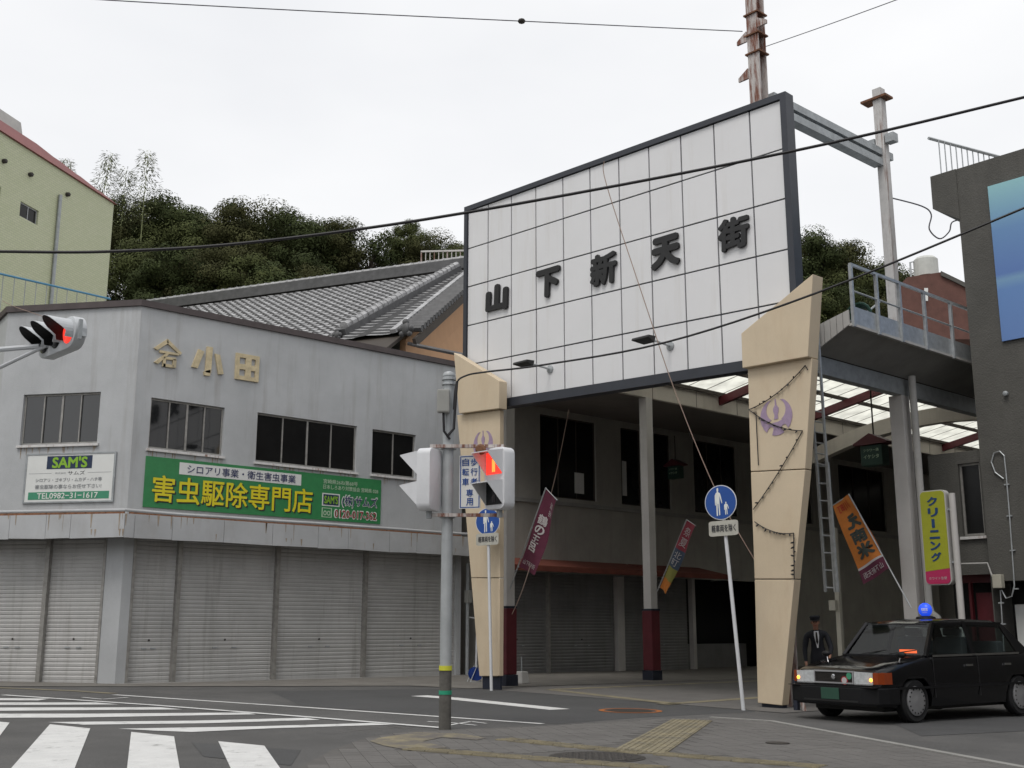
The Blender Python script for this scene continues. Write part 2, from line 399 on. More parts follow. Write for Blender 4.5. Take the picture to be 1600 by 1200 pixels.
    def build(s, name, material, parent=None, smooth=False, bevel=0.0, local=False, label=None, cat=None, group=None, kind=None, recalc=True):
        me = bpy.data.meshes.new(name)
        M = WM[parent.name] if parent is not None else Matrix.Identity(4)
        vs = s.v if (local or parent is None) else [M.inverted() @ p for p in s.v]
        loc = Vector((0, 0, 0))
        if parent is None and not local:
            lo = Vector((min(p.x for p in vs), min(p.y for p in vs), min(p.z for p in vs))); hi = Vector((max(p.x for p in vs), max(p.y for p in vs), 0))
            loc = Vector(((lo.x + hi.x) / 2, (lo.y + hi.y) / 2, lo.z)); vs = [p - loc for p in vs]
        me.from_pydata([tuple(p) for p in vs], [], s.f)
        bm = bmesh.new(); bm.from_mesh(me)
        if recalc: bmesh.ops.recalc_face_normals(bm, faces=bm.faces)
        if bevel:
            es = [e for e in bm.edges if len(e.link_faces) == 2 and e.calc_face_angle(0) > 0.5]
            bmesh.ops.bevel(bm, geom=es, offset=bevel, segments=2, profile=0.6, affect='EDGES', clamp_overlap=True)
        bm.to_mesh(me); bm.free()
        if smooth:
            for p in me.polygons: p.use_smooth = True
            if smooth != 'all':
                me.set_sharp_from_angle(angle=R(40))
        me.materials.append(MATS[material])
        o = bpy.data.objects.new(name, me); COL.objects.link(o)
        if parent is not None: o.parent = parent
        else: o.location = loc
        WM[o.name] = M if parent is not None else Matrix.Translation(loc)
        return props(o, label, cat, group, kind)
def piece(name, mesh, parent, world_matrix):       # a piece that shares its mesh with its look-alikes
    o = bpy.data.objects.new(name, mesh); COL.objects.link(o)
    M = WM[parent.name] if parent is not None else Matrix.Identity(4)
    if parent is not None: o.parent = parent
    o.matrix_local = M.inverted() @ world_matrix
    WM[o.name] = world_matrix
    return o

# ------------------------------------------------------------------ lettering: glyph outlines of the built-in font, laid on any surface
def glyphs(txt, bold=0.0, depth=0.0, spacing=1.0):
    cu = bpy.data.curves.new('lettering', 'FONT'); cu.body = txt; cu.size = 1.0
    cu.offset = bold; cu.extrude = depth; cu.resolution_u = 3; cu.space_character = spacing
    ob = bpy.data.objects.new('lettering', cu); COL.objects.link(ob)
    dg = bpy.context.evaluated_depsgraph_get(); dg.update()
    me = bpy.data.meshes.new_from_object(ob.evaluated_get(dg))
    vs = [v.co.copy() for v in me.vertices]; fs = [tuple(p.vertices) for p in me.polygons]
    bpy.data.objects.remove(ob); bpy.data.curves.remove(cu); bpy.data.meshes.remove(me)
    return vs, fs
def letter(name, txt, surf, material, parent, u0, u1, v0, v1, bold=0.0, depth=0.0, shear=0.0, mirror=False, off=0.0, spacing=1.0):
    # surf(u, v, d) -> world point; the text fills the rectangle u0..u1, v0..v1; d is the height off the surface
    vs, fs = glyphs(txt, 0.0, 0.01 if depth else 0.0, spacing)
    if not vs: return None
    x0 = min(p.x for p in vs); x1 = max(p.x for p in vs); y0 = min(p.y for p in vs); y1 = max(p.y for p in vs)
    m = MB()
    shifts = [(0, 0)] if bold <= 0 else [(0, 0), (bold, 0), (-bold, 0), (0, bold), (0, -bold), (bold * 0.7, bold * 0.7), (-bold * 0.7, bold * 0.7), (bold * 0.7, -bold * 0.7), (-bold * 0.7, -bold * 0.7)]
    x0 -= bold; x1 += bold; y0 -= bold; y1 += bold
    for i, (sx, sy) in enumerate(shifts):                # heavier strokes: the outline laid over itself, each copy a hair higher
        out = []
        for p in vs:
            a = (p.x + sx - x0) / max(1e-6, x1 - x0); b = (p.y + sy - y0) / max(1e-6, y1 - y0)
            if mirror: a = 1 - a
            a += shear * (b - 0.5)
            d = off + (depth if p.z > 0 else 0.0) + 0.0004 * i * (1 if (not depth or p.z > 0) else -1)
            out.append(surf(u0 + (u1 - u0) * a, v0 + (v1 - v0) * b, d))
        m.add(out, fs)
    return m.build(name, material, parent, recalc=bool(depth))
def flat_surf(o, ru, rv):
    o, ru, rv = Vector(o), Vector(ru), Vector(rv); n = ru.cross(rv).normalized()
    return lambda u, v, d=0.0: o + ru * u + rv * v + n * d
def rect(name, surf, material, parent, u0, u1, v0, v1, d0, d1, bevel=0.0, **k):
    m = MB().hexa([surf(u0, v0, d0), surf(u1, v0, d0), surf(u1, v0, d1), surf(u0, v0, d1), surf(u0, v1, d0), surf(u1, v1, d0), surf(u1, v1, d1), surf(u0, v1, d1)])
    return m.build(name, material, parent, bevel=bevel, **k)

# ================================================================== THE GROUND
def gp(px, py, dz=0.0): return PG(px, py, dz)
def on_ground(p, dz=0.0): return Vector((p[0], p[1], gz(p[0], p[1]) + dz))
m = MB()
xs = [-500, -40, -20, 0, 20, 40, 500]; ys = [-300, -20, 0, 20, 50, 900]
grid = [[c2w(x, y, -0.01 * max(-40, min(40, x))) for x in xs] for y in ys]
for j in range(len(ys) - 1):
    for i in range(len(xs) - 1):
        m.face(grid[j][i], grid[j][i + 1], grid[j + 1][i + 1], grid[j + 1][i])
road = m.build('road', 'asphalt', kind='structure')

def sheet(name, pix, dz, material, parent=None, kind=None, world=False):
    pts = [on_ground(p, dz) for p in pix] if world else [PG(*p, dz) for p in pix]
    return MB().face(*pts).build(name, material, parent, kind=kind, recalc=False)
# newer asphalt in front of the gate
sheet('side_road', [(470, 1102), (690, 1118), (870, 1131), (1000, 1121), (1180, 1112), (1180, 1088), (900, 1080), (700, 1076), (420, 1080)], 0.003, 'asphalt_new', kind='structure')
# crosswalk bars (run on below the picture edge)
for q in ([(-60, 1122), (15, 1129), (-8, 1160), (-110, 1160)], [(78, 1131.5), (141, 1138), (108, 1222), (-2, 1222)], [(205, 1143.5), (272, 1150.5), (286, 1230), (195, 1230)],
          [(341, 1158), (413, 1165), (463, 1236), (377, 1236)], [(657, 1193), (735, 1200), (800, 1245), (690, 1245)]):
    sheet('crosswalk_bar', q, 0.006, 'white_paint', road)
# hatched no-entry zone
for q in ([(-40, 1090.5), (78, 1091.5), (60, 1094.3), (-40, 1094)], [(-40, 1097.5), (150, 1097.5), (186, 1100.5), (-40, 1101.8)], [(-40, 1105.6), (250, 1105), (285, 1108.3), (-40, 1110.8)],
          [(-40, 1115), (140, 1115), (385, 1113.2), (400, 1116), (120, 1121), (-40, 1121.5)], [(75, 1128.2), (300, 1126), (478, 1121.5), (500, 1124.5), (320, 1130), (130, 1132.2)],
          [(185, 1138.4), (400, 1134.8), (580, 1129.5), (615, 1132), (420, 1138), (300, 1143.6), (240, 1141.5)]):
    sheet('hatch_stripe', q, 0.006, 'white_paint', road)
sheet('road_patch', [(300, 1160), (470, 1172), (455, 1196), (318, 1182)], 0.004, 'asphalt_new', road)
sheet('road_patch', [(1390, 1128), (1600, 1119), (1640, 1140), (1440, 1150)], 0.004, 'asphalt_new', road)
def gline(name, pts, w, material='white_paint', dz=0.007, parent=None):
    ps = [PG(*p, 0) for p in pts]; m = MB()
    for a, b in zip(ps, ps[1:]):
        t = (b - a); t.z = 0; t.normalize(); s = Vector((-t.y, t.x, 0)) * w / 2
        m.face(*[on_ground(q, dz) for q in (a - s, b - s, b + s, a + s)])
    return m.build(name, material, parent or road, recalc=False)
gline('edge_line', [(5, 1086.5), (240, 1102.5), (480, 1121), (690, 1138)], 0.14, dz=0.010)
gline('edge_line', [(178, 1086), (480, 1106), (690, 1120.5), (848, 1131.5)], 0.13)
gline('stop_line', [(655, 1087.5), (700, 1091), (875, 1109)], 0.42)
gline('survey_mark', [(668, 1128), (706, 1130), (744, 1134)], 0.06)
gline('survey_mark', [(700, 1134), (736, 1128), (760, 1131)], 0.06)
gline('survey_mark', [(128, 1090), (160, 1093), (200, 1090)], 0.07)
gline('kerb_line', [(-60, 1072), (0, 1075), (120, 1080), (178, 1084)], 0.22, 'tactile_yellow')
for k_ in range(3):
    c_ = [(480 + 60 * k_, 1145 - 6 * k_), (520 + 55 * k_, 1147 - 4 * k_), (560 + 60 * k_, 1142 - 5 * k_), (610 + 50 * k_, 1136 - 5 * k_)]
    gline('road_crack', c_, 0.012, 'pole_wrap', 0.006)
gline('road_crack', [(1300, 1140), (1360, 1136), (1420, 1142), (1500, 1139), (1590, 1146)], 0.012, 'pole_wrap', 0.0065)
# orange ring sprayed round a cover in the side road
ringc = PG(985, 1111)
m = MB()
for k in range(28):
    a0, a1 = 2 * math.pi * k / 28, 2 * math.pi * (k + 1) / 28
    q = [on_ground((ringc.x + r * math.cos(a), ringc.y + r * math.sin(a)), 0.008) for r, a in ((0.43, a0), (0.52, a0), (0.52, a1), (0.43, a1))]
    m.face(*q)
m.build('painted_ring', 'orange_paint', road, recalc=False)
MB().face(*[on_ground((ringc.x + 0.36 * math.cos(2 * math.pi * k / 24), ringc.y + 0.36 * math.sin(2 * math.pi * k / 24)), 0.007) for k in range(24)]).build('manhole_cover', 'iron', road, recalc=False)

# ---- paved corner (kerbed apron where the signal pole stands)
E1, E2 = PG(1205, 1128), PG(1600, 1201)
kd = (E2 - E1); kd.z = 0; kd.normalize(); kn = Vector((kd.y, -kd.x, 0))        # along the kerb, away from the road
if kn.dot(Vector((0, -1, 0))) < 0: kn = -kn
edge_px = [(440, 1214), (520, 1172), (575, 1152), (640, 1143), (720, 1140), (868, 1134), (1000, 1124), (1110, 1122), (1205, 1128), (1400, 1164), (1600, 1201), (1760, 1236)]
edge = [PG(*p) for p in edge_px]
far = [on_ground(edge[-1] + kn * 7), on_ground(edge[0] + kn * 6)]
pav_poly = [(p.x, p.y) for p in edge + far]
pavement = MB().face(*[on_ground(p, 0.005) for p in pav_poly]).build('pavement', 'paver_joint', kind='structure', recalc=False)
def inside(p, poly):
    c = False; n = len(poly)
    for i in range(n):
        (x1, y1), (x2, y2) = poly[i], poly[(i + 1) % n]
        if (y1 > p[1]) != (y2 > p[1]) and p[0] < (x2 - x1) * (p[1] - y1) / (y2 - y1) + x1: c = not c
    return c
TACT = []                                             # tactile strips as (start, end, half width)
for a, b, w in (((758, 1153), (985, 1176), 0.15), ((1030, 1179), (1250, 1197), 0.15), ((640, 1171), (1000, 1199), 0.15), ((996, 1178), (1080, 1127), 0.30)):
    TACT.append((PG(*a), PG(*b), w))
def near_tact(p):
    for a, b, w in TACT:
        t = (b - a); L = t.length; t = t / L; d = Vector((p[0], p[1], 0)) - Vector((a.x, a.y, 0)); u = d.x * t.x + d.y * t.y
        v = abs(-d.x * t.y + d.y * t.x)
        if -0.02 < u < L + 0.02 and v < w + 0.10: return True
    return False
PW, PLn = 0.20, 0.20
cells = []
base = E1
for i in range(-45, 40):
    for j in range(-2, 42):
        c = base + kd * ((i + (0.5 if j % 2 else 0)) * PLn) + kn * (j * PW)
        cs = [c + kd * sx * PLn * 0.47 + kn * sy * PW * 0.47 for sx in (-1, 1) for sy in (-1, 1)]
        if all(inside((q.x, q.y), pav_poly) for q in cs) and not near_tact(c):
            if (c - PG(933, 1184)).length < 0.72: continue
            d = math.hypot(c.x, c.y)
            cells.append((d, c))
def in_view(c):
    x, y = xcam(c.x, c.y), -c.x * CA + c.y * SA
    z = gz(c.x, c.y) - HCAM; dep = y * CP + z * SP
    if dep < 1: return False
    return 0 <= 800 + FPX * x / dep <= 1600 and 600 - FPX * (-y * SP + z * CP) / dep <= 1200
cells.sort(key=lambda q: (not in_view(q[1]), q[0]))
pm = MB().box(-PLn * 0.488, PLn * 0.488, -PW * 0.488, PW * 0.488, -0.012, 0.004)
pv0 = pm.build('paver', 'paver', pavement, local=True, recalc=True)
slope = Matrix.Rotation(math.atan(0.01 * SA), 4, 'Y') @ Matrix.Rotation(-math.atan(0.01 * CA), 4, 'X')
ang = math.atan2(kd.y, kd.x)
rest = MB()
first = True
for n_, (d, c) in enumerate(cells):
    h = on_ground(c, 0.005 + random.uniform(-0.0008, 0.001))
    Mx = Matrix.Translation(h) @ slope @ Matrix.Rotation(ang + random.uniform(-0.006, 0.006), 4, 'Z')
    if n_ < 300:
        if first: pv0.matrix_local = Mx; first = False
        else: piece('paver', pv0.data, pavement, Mx)
    else:
        rest.add([Mx @ p for p in pm.v], pm.f)
rest.build('pavers', 'paver', pavement, kind='stuff')
# tactile tiles with raised bars
tt = MB().box(-0.146, 0.146, -0.146, 0.146, -0.01, 0.006)
for k in range(4): tt.box(-0.135, 0.135, -0.125 + k * 0.072, -0.095 + k * 0.072, 0.006, 0.011)
t0 = tt.build('tactile_tile', 'tactile_yellow', pavement, local=True)
first = True
for a, b, w in TACT:
    t = b - a; t.z = 0; L = t.length; t.normalize(); s = Vector((-t.y, t.x, 0)); an = math.atan2(t.y, t.x)
    for k in range(int(L / 0.3) + 1):
        for o_ in ((0,) if w < 0.2 else (-0.15, 0.15)):
            c = a + t * (0.15 + 0.3 * k) + s * o_
            if not inside((c.x, c.y), pav_poly): continue
            Mx = Matrix.Translation(on_ground(c, 0.009)) @ slope @ Matrix.Rotation(an, 4, 'Z')
            if first: t0.matrix_local = Mx; first = False
            else: piece('tactile_tile', t0.data, pavement, Mx)
# worn yellow patch near the pole
sheet('worn_paint', [(590, 1153), (650, 1144), (720, 1146), (760, 1153), (745, 1156), (690, 1152), (660, 1158), (700, 1168), (640, 1172), (600, 1165), (578, 1158)], 0.0145, 'worn_yellow', pavement)
# kerb edging stone along the road
kb = MB()
for a, b in zip(edge[7:], edge[8:]):
    kb.bar(on_ground(a, -0.03), on_ground(b, -0.03), 0.10, 0.10)
kb.build('kerb', 'concrete', kind='structure')
mc = PG(933, 1184)
cover = thing('manhole_cover', 'round dark iron cover set in the grey pavers', 'manhole cover', on_ground(mc, 0.004))
ccx = MB().lathe(on_ground(mc, -0.02), (0.01 * SA, 0.01 * CA, 1), [(0.50, 0), (0.50, 0.03), (0.47, 0.034)], 32)
ccx.build('frame', 'iron', cover)
ci = MB().lathe(on_ground(mc, -0.01), (0.01 * SA, 0.01 * CA, 1), [(0.45, 0), (0.45, 0.028)], 32)
for k in range(-4, 5):
    for j in range(-4, 5):
        if k * k + j * j < 17: ci.lathe(on_ground((mc.x + k * 0.095, mc.y + j * 0.095), 0.017), (0, 0, 1), [(0.03, 0), (0.025, 0.006)], 6)
ci.build('lid', 'iron', cover)
MB().lathe(PG(1215, 1161, 0.012), (0.01 * SA, 0.01 * CA, 1), [(0.14, 0), (0.14, 0.006)], 14).build('valve_cover', 'iron', label='small iron valve cover set in the grey pavers', cat='valve cover')
# concrete apron along the buildings and the arcade floor
sheet('apron', [(-25.15, 11.0), (-23.7, 11.2), (-22.4, 13.5), (-21.2, 16.0), (-19.6, 16.4), (-19.5, 50), (-26.2, 50), (-26.2, 11.0)], 0.012, 'apron', kind='structure', world=True)
sheet('pavement_front', [(-25.15, 11.0), (-23.7, 11.2), (-25.8, 7.6), (-33, 3.5), (-34, 5.0), (-27.9, 9.0)], 0.010, 'apron', kind='structure', world=True)
arc = sheet('arcade_floor', [(-19.5, 16.6), (-11.2, 16.0), (-11.2, 50), (-19.5, 50)], 0.008, 'paver', kind='structure', world=True)
for (x0, y0, x1, y1, w) in ((-18.3, 17.6, -18.9, 34.0, 0.30), (-13.7, 15.9, -14.9, 30.0, 0.30), (-18.3, 17.6, -13.6, 16.2, 0.3)):
    a = Vector((x0, y0, 0)); b = Vector((x1, y1, 0)); t = (b - a).normalized(); s = Vector((-t.y, t.x, 0)) * w / 2
    MB().face(*[on_ground(q, 0.013) for q in (a - s, b - s, b + s, a + s)]).build('tactile_strip', 'tactile_yellow', arc, recalc=False)

# ================================================================== GREY CORNER BUILDING
XA = -25.2
C0 = Vector((XA, 10.85, 0)); cdir = Vector((-0.79, -0.615, 0)).normalized(); cnrm = Vector((-cdir.y, cdir.x, 0))
if cnrm.dot(-C0) < 0: cnrm = -cnrm                     # outward, towards the street
C1 = PL(14, 478, C0, cnrm); CLEN = (Vector((C1.x, C1.y, 0)) - C0).length
YA1 = 20.75; ZT = 8.80
gb = thing('corner_building', 'weathered grey two storey corner building with roller shutters and a chamfered corner', 'building', on_ground((-27, 14), 0))
PA = lambda u, v, d=0.0: Vector((XA - d, u, v))                                   # u = Y along the arcade-side front
PC = lambda u, v, d=0.0: Vector((C0.x, C0.y, v)) + cdir * u - cnrm * d               # u = distance from the corner along the chamfer
def rectA(q, P=None):
    p = [PXp(*c, XA) for c in q]
    return ((p[0].y + p[2].y) / 2, (p[1].y + p[3].y) / 2, (p[2].z + p[3].z) / 2, (p[0].z + p[1].z) / 2)
def rectC(q):
    p = [PL(*c, C0, cnrm) for c in q]; u = [(Vector((a.x, a.y, 0)) - C0).dot(cdir) for a in p]
    return ((u[1] + u[3]) / 2, (u[0] + u[2]) / 2, (p[2].z + p[3].z) / 2, (p[0].z + p[1].z) / 2)
WA = [rectA([(237, 620), (352, 638), (231, 701), (347, 711)]), rectA([(402.5, 644.7), (559.4, 665.6), (399, 720), (555, 738)]), rectA([(582, 670), (650.6, 680), (580.7, 740.5), (648, 747)])]
WC = [rectC([(37, 615.5), (157, 613.5), (31, 693), (152, 694.5)])]
zs = 3.42                                              # shutter head
def yA(px, py): return PXp(px, py, XA).y
def uC(px, py):
    p = PL(px, py, C0, cnrm); return (Vector((p.x, p.y, 0)) - C0).dot(cdir)
zb = 0.03
yc0 = yA(206, 900)                                     # shutter bays on the long front
divA = [yA(277, 950), yA(432, 950), yA(571, 950)]
endA = 20.6
baysA = list(zip([yc0] + [d + 0.05 for d in divA], [d - 0.05 for d in divA] + [endA]))
uc0 = uC(160, 950); divC = uC(68, 950); ucE = CLEN - 0.12
baysC = [(uc0, divC - 0.05), (divC + 0.05, ucE)]
m = MB()
m.wall(PA, [10.85, YA1], [zb - 0.2, ZT], WA + [(a, b, zb - 0.1, zs) for a, b in [(baysA[0][0], baysA[-1][1])]], 0.14)
m.wall(PC, [0, CLEN], [zb - 0.2, ZT], WC + [(baysC[0][0], baysC[-1][1], zb - 0.1, zs)], 0.14)
C1g = C0 + cdir * CLEN
third = Vector((-1, 0.12, 0)).normalized()
C2g = C1g + third * 12
m.face(C1g + Vector((0, 0, -0.3)), C2g + Vector((0, 0, -0.3)), C2g + Vector((0, 0, ZT)), C1g + Vector((0, 0, ZT)))
m.face((XA, YA1, -0.3), (XA - 14, YA1, -0.3), (XA - 14, YA1, ZT), (XA, YA1, ZT))
m.face((XA - 14, YA1, -0.3), C2g + Vector((0, 0, -0.3)), C2g + Vector((0, 0, ZT)), (XA - 14, YA1, ZT))
m.build('wall', 'wall_grey', gb)
# roof deck and inner dark boxes behind glass
MB().face((XA, YA1, ZT - 0.05), (XA - 14, YA1, ZT - 0.05), C2g + Vector((0, 0, ZT - 0.05)), C1g + Vector((0, 0, ZT - 0.05)), C0 + Vector((0, 0, ZT - 0.05))).build('roof', 'concrete', gb)
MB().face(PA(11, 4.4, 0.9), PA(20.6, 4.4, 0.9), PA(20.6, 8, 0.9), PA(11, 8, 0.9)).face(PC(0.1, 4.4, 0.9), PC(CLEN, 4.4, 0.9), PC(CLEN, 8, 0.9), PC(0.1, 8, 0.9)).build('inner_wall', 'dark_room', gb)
# coping
def offs(p, d): return p
cop = [Vector((XA, YA1, 0)), C0, C1g, C2g]
nrm = [Vector((1, 0, 0)), (Vector((1, 0, 0)) + cnrm).normalized(), (cnrm + Vector((0.12, -1, 0)).normalized() * 1.0).normalized(), Vector((0.12, -1, 0)).normalized()]
m = MB()
for a, b, na, nb in zip(cop, cop[1:], nrm, nrm[1:]):
    m.hexa([a + na * 0.07 + Vector((0, 0, ZT - 0.02)), b + nb * 0.07 + Vector((0, 0, ZT - 0.02)), b - nb * 0.25 + Vector((0, 0, ZT - 0.02)), a - na * 0.25 + Vector((0, 0, ZT - 0.02)),
            a + na * 0.07 + Vector((0, 0, ZT + 0.13)), b + nb * 0.07 + Vector((0, 0, ZT + 0.13)), b - nb * 0.25 + Vector((0, 0, ZT + 0.13)), a - na * 0.25 + Vector((0, 0, ZT + 0.13))])
m.build('coping', 'coping', gb)

def window(parent, P, r, nlite, frame='alu', glass='glass_dark', sill=True, d=0.07, meet=None):
    u0, u1, v0, v1 = r; fw = 0.045
    w = MB()
    for a, b, c, e in ((u0, u1, v0, v0 + fw), (u0, u1, v1 - fw, v1), (u0, u0 + fw, v0 + fw, v1 - fw), (u1 - fw, u1, v0 + fw, v1 - fw)):
        w.hexa([P(a, c, d), P(b, c, d), P(b, c, d + 0.06), P(a, c, d + 0.06), P(a, e, d), P(b, e, d), P(b, e, d + 0.06), P(a, e, d + 0.06)])
    win = w.build('window', frame, parent)
    iw = (u1 - u0 - 2 * fw) / nlite
    for k in range(nlite):
        a = u0 + fw + k * iw; b = a + iw; dd = d + (0.012 if k % 2 else 0.028)
        MB().hexa([P(a, v0 + fw, dd), P(b, v0 + fw, dd), P(b, v0 + fw, dd + 0.006), P(a, v0 + fw, dd + 0.006), P(a, v1 - fw, dd), P(b, v1 - fw, dd), P(b, v1 - fw, dd + 0.006), P(a, v1 - fw, dd + 0.006)]).build('pane', glass, win)
        if k:
            ww = 0.026 if k != meet else 0.05
            MB().hexa([P(a - ww / 2, v0 + fw, d - 0.008), P(a + ww / 2, v0 + fw, d - 0.008), P(a + ww / 2, v0 + fw, d + 0.045), P(a - ww / 2, v0 + fw, d + 0.045),
                       P(a - ww / 2, v1 - fw, d - 0.008), P(a + ww / 2, v1 - fw, d - 0.008), P(a + ww / 2, v1 - fw, d + 0.045), P(a - ww / 2, v1 - fw, d + 0.045)]).build('mullion', frame, win)
    if sill:
        s = MB().hexa([P(u0 - 0.05, v0 - 0.07, -0.06), P(u1 + 0.05, v0 - 0.07, -0.06), P(u1 + 0.05, v0 - 0.07, 0.1), P(u0 - 0.05, v0 - 0.07, 0.1),
                       P(u0 - 0.05, v0 - 0.015, -0.05), P(u1 + 0.05, v0 - 0.015, -0.05), P(u1 + 0.05, v0 + 0.002, 0.1), P(u0 - 0.05, v0 + 0.002, 0.1)])
        s.build('sill', 'steel_pale', win)
    return win
window(gb, PA, WA[0], 4, 'alu_dirty', meet=2); window(gb, PA, WA[1], 4, 'alu_dirty', 'glass_dull', meet=2); window(gb, PA, WA[2], 2, 'alu_dirty', 'glass_dull'); window(gb, PC, WC[0], 4, 'alu_dirty', meet=2)

def shutter(parent, P, u0, u1, v0, v1, material='shutter_grey', d=0.10, pitch=0.095, label=None):
    m = MB(); n = int((v1 - v0 - 0.1) / pitch); prof = [(v0, -0.005), (v0 + 0.1, -0.005)]
    z = v0 + 0.1
    for k in range(n):
        prof += [(z + 0.004, 0.010), (z + 0.014, 0.010), (z + 0.024, 0.0), (z + pitch - 0.020, -0.003), (z + pitch, 0.006)]; z += pitch
    prof.append((v1, 0.01))
    for (a, da), (b, db) in zip(prof, prof[1:]):
        if b > a: m.face(P(u0, a, d + da), P(u1, a, d + da), P(u1, b, d + db), P(u0, b, d + db))
    o = m.build('shutter', material, parent, label=label)
    for f in (0.40, 0.60):
        u = u0 + (u1 - u0) * f
        MB().hexa([P(u - 0.06, v0 + 0.80, d - 0.02), P(u + 0.06, v0 + 0.80, d - 0.02), P(u + 0.06, v0 + 0.80, d + 0.01), P(u - 0.06, v0 + 0.80, d + 0.01),
                   P(u - 0.06, v0 + 0.83, d - 0.02), P(u + 0.06, v0 + 0.83, d - 0.02), P(u + 0.06, v0 + 0.83, d + 0.01), P(u - 0.06, v0 + 0.83, d + 0.01)]).build('handle', 'steel_grey', o)
    u = (u0 + u1) / 2
    MB().lathe(P(u, v0 + 1.0, d + 0.01), P(0, 0, -1) - P(0, 0, 0), [(0.025, 0), (0.025, 0.025)], 8).build('lock', 'iron', o)
    return o
def post(parent, P, u, v0, v1, w=0.07, material='alu_dirty', d0=-0.02, d1=0.14):
    m = MB().hexa([P(u - w / 2, v0, d0), P(u + w / 2, v0, d0), P(u + w / 2, v0, d1), P(u - w / 2, v0, d1), P(u - w / 2, v1, d0), P(u + w / 2, v1, d0), P(u + w / 2, v1, d1), P(u - w / 2, v1, d1)])
    return m.build('shutter_post', material, parent)
for a, b in baysA: shutter(gb, PA, a, b, zb, zs)
for a, b in baysC: shutter(gb, PC, a, b, zb + 0.03, zs)
for u in divA: post(gb, PA, u, zb - 0.02, zs, 0.1)
post(gb, PA, yc0 + 0.03, zb - 0.02, zs, 0.06); post(gb, PC, divC, zb, zs, 0.1); post(gb, PC, uc0 + 0.03, zb, zs, 0.06)
# concrete threshold under the shutters
MB().hexa([PA(10.9, -0.15, -0.30), PA(20.7, -0.15, -0.30), PA(20.7, -0.15, 0.16), PA(10.9, -0.15, 0.16), PA(10.9, 0.10, -0.26), PA(20.7, 0.03, -0.26), PA(20.7, 0.03, 0.16), PA(10.9, 0.10, 0.16)]).build('threshold', 'concrete', gb)
# canopy: soffit slab, folded fascia panels, gutter pipe
zc0, zc1, dc = 3.30, 3.80, -0.62
def canopy_pt(k, z, d):                                # corners of the canopy edge, offset outwards by d
    p = [Vector((XA, YA1 + 0.15, 0)), C0, C1g, C1g + third * 11][k]
    n1 = [Vector((1, 0, 0)), None, None, Vector((0.12, -1, 0)).normalized()][k]
    if k == 1: n1 = (Vector((1, 0, 0)) + cnrm) / (1 + Vector((1, 0, 0)).dot(cnrm))
    if k == 2: n1 = (cnrm + Vector((0.12, -1, 0)).normalized()) / (1 + cnrm.dot(Vector((0.12, -1, 0)).normalized()))
    return Vector((p.x, p.y, z)) + n1 * d
m = MB()
for k in range(3):
    m.hexa([canopy_pt(k, zc0, 0.0), canopy_pt(k + 1, zc0, 0.0), canopy_pt(k + 1, zc0, 0.58), canopy_pt(k, zc0, 0.58),
            canopy_pt(k, zc1 + 0.06, 0.0), canopy_pt(k + 1, zc1 + 0.06, 0.0), canopy_pt(k + 1, zc1 - 0.03, 0.58), canopy_pt(k, zc1 - 0.03, 0.58)])
m.build('canopy', 'concrete', gb)
for k in range(3):                                     # fascia sheets with open joints
    a0, a1 = canopy_pt(k, 0, 0.583), canopy_pt(k + 1, 0, 0.583); b0, b1 = canopy_pt(k, 0, 0.61), canopy_pt(k + 1, 0, 0.61)
    L = (a1 - a0).length; cuts = [0.0]; x = 0.0
    while x < L - 0.9:
        x += random.choice((0.9, 1.3, 1.8, 0.6)) ; cuts.append(min(x / L, 1.0))
    cuts.append(1.0)
    for s0, s1 in zip(cuts, cuts[1:]):
        if s1 - s0 < 0.01: continue
        e = 0.004 / L; q = lambda A0, A1, s, z: A0.lerp(A1, s) + Vector((0, 0, z))
        sag = random.uniform(-0.012, 0.012); t0_, t1_ = s0 + e, s1 - e
        MB().hexa([q(a0, a1, t0_, zc0 - 0.03 + sag), q(a0, a1, t1_, zc0 - 0.03 - sag), q(b0, b1, t1_, zc0 - 0.03 - sag), q(b0, b1, t0_, zc0 - 0.03 + sag),
                   q(a0, a1, t0_, zc1), q(a0, a1, t1_, zc1), q(b0, b1, t1_, zc1), q(b0, b1, t0_, zc1)]).build('fascia_panel', 'fascia_grey', gb)
m = MB()
pts = [canopy_pt(3, zc1 + 0.09, 0.53)] + [canopy_pt(k, zc1 + 0.075 + 0.01 * k, 0.53) for k in (2, 1)]
pts += [canopy_pt(1, zc1 + 0.08, 0.53).lerp(canopy_pt(0, zc1 + 0.075, 0.53), s / 8) + Vector((0, 0, random.uniform(-0.012, 0.012))) for s in range(1, 9)]
m.tube(pts, 0.035, 8)
m.build('gutter_pipe', 'fascia_grey', gb, smooth=True)
m = MB()
for s in range(1, 8):
    a = canopy_pt(1, zc1 + 0.04, 0.53).lerp(canopy_pt(2, zc1 + 0.04, 0.53), s / 8.0); m.tube([a, a - cnrm * 0.35 + cdir * 0.2 + Vector((0, 0, 0.10))], 0.012, 5)
m.build('pipe_bracket', 'rust', gb)
MB().hexa([PA(10.9, zc1 + 0.03, -0.06), PA(20.7, zc1 + 0.03, -0.06), PA(20.7, zc1 + 0.03, -0.002), PA(10.9, zc1 + 0.03, -0.002), PA(10.9, zc1 + 0.13, -0.02), PA(20.7, zc1 + 0.14, -0.02), PA(20.7, zc1 + 0.15, -0.002), PA(10.9, zc1 + 0.14, -0.002)]).build('grime_strip', 'rust', gb)  # thin strip standing in for the dark grime band at the wall foot
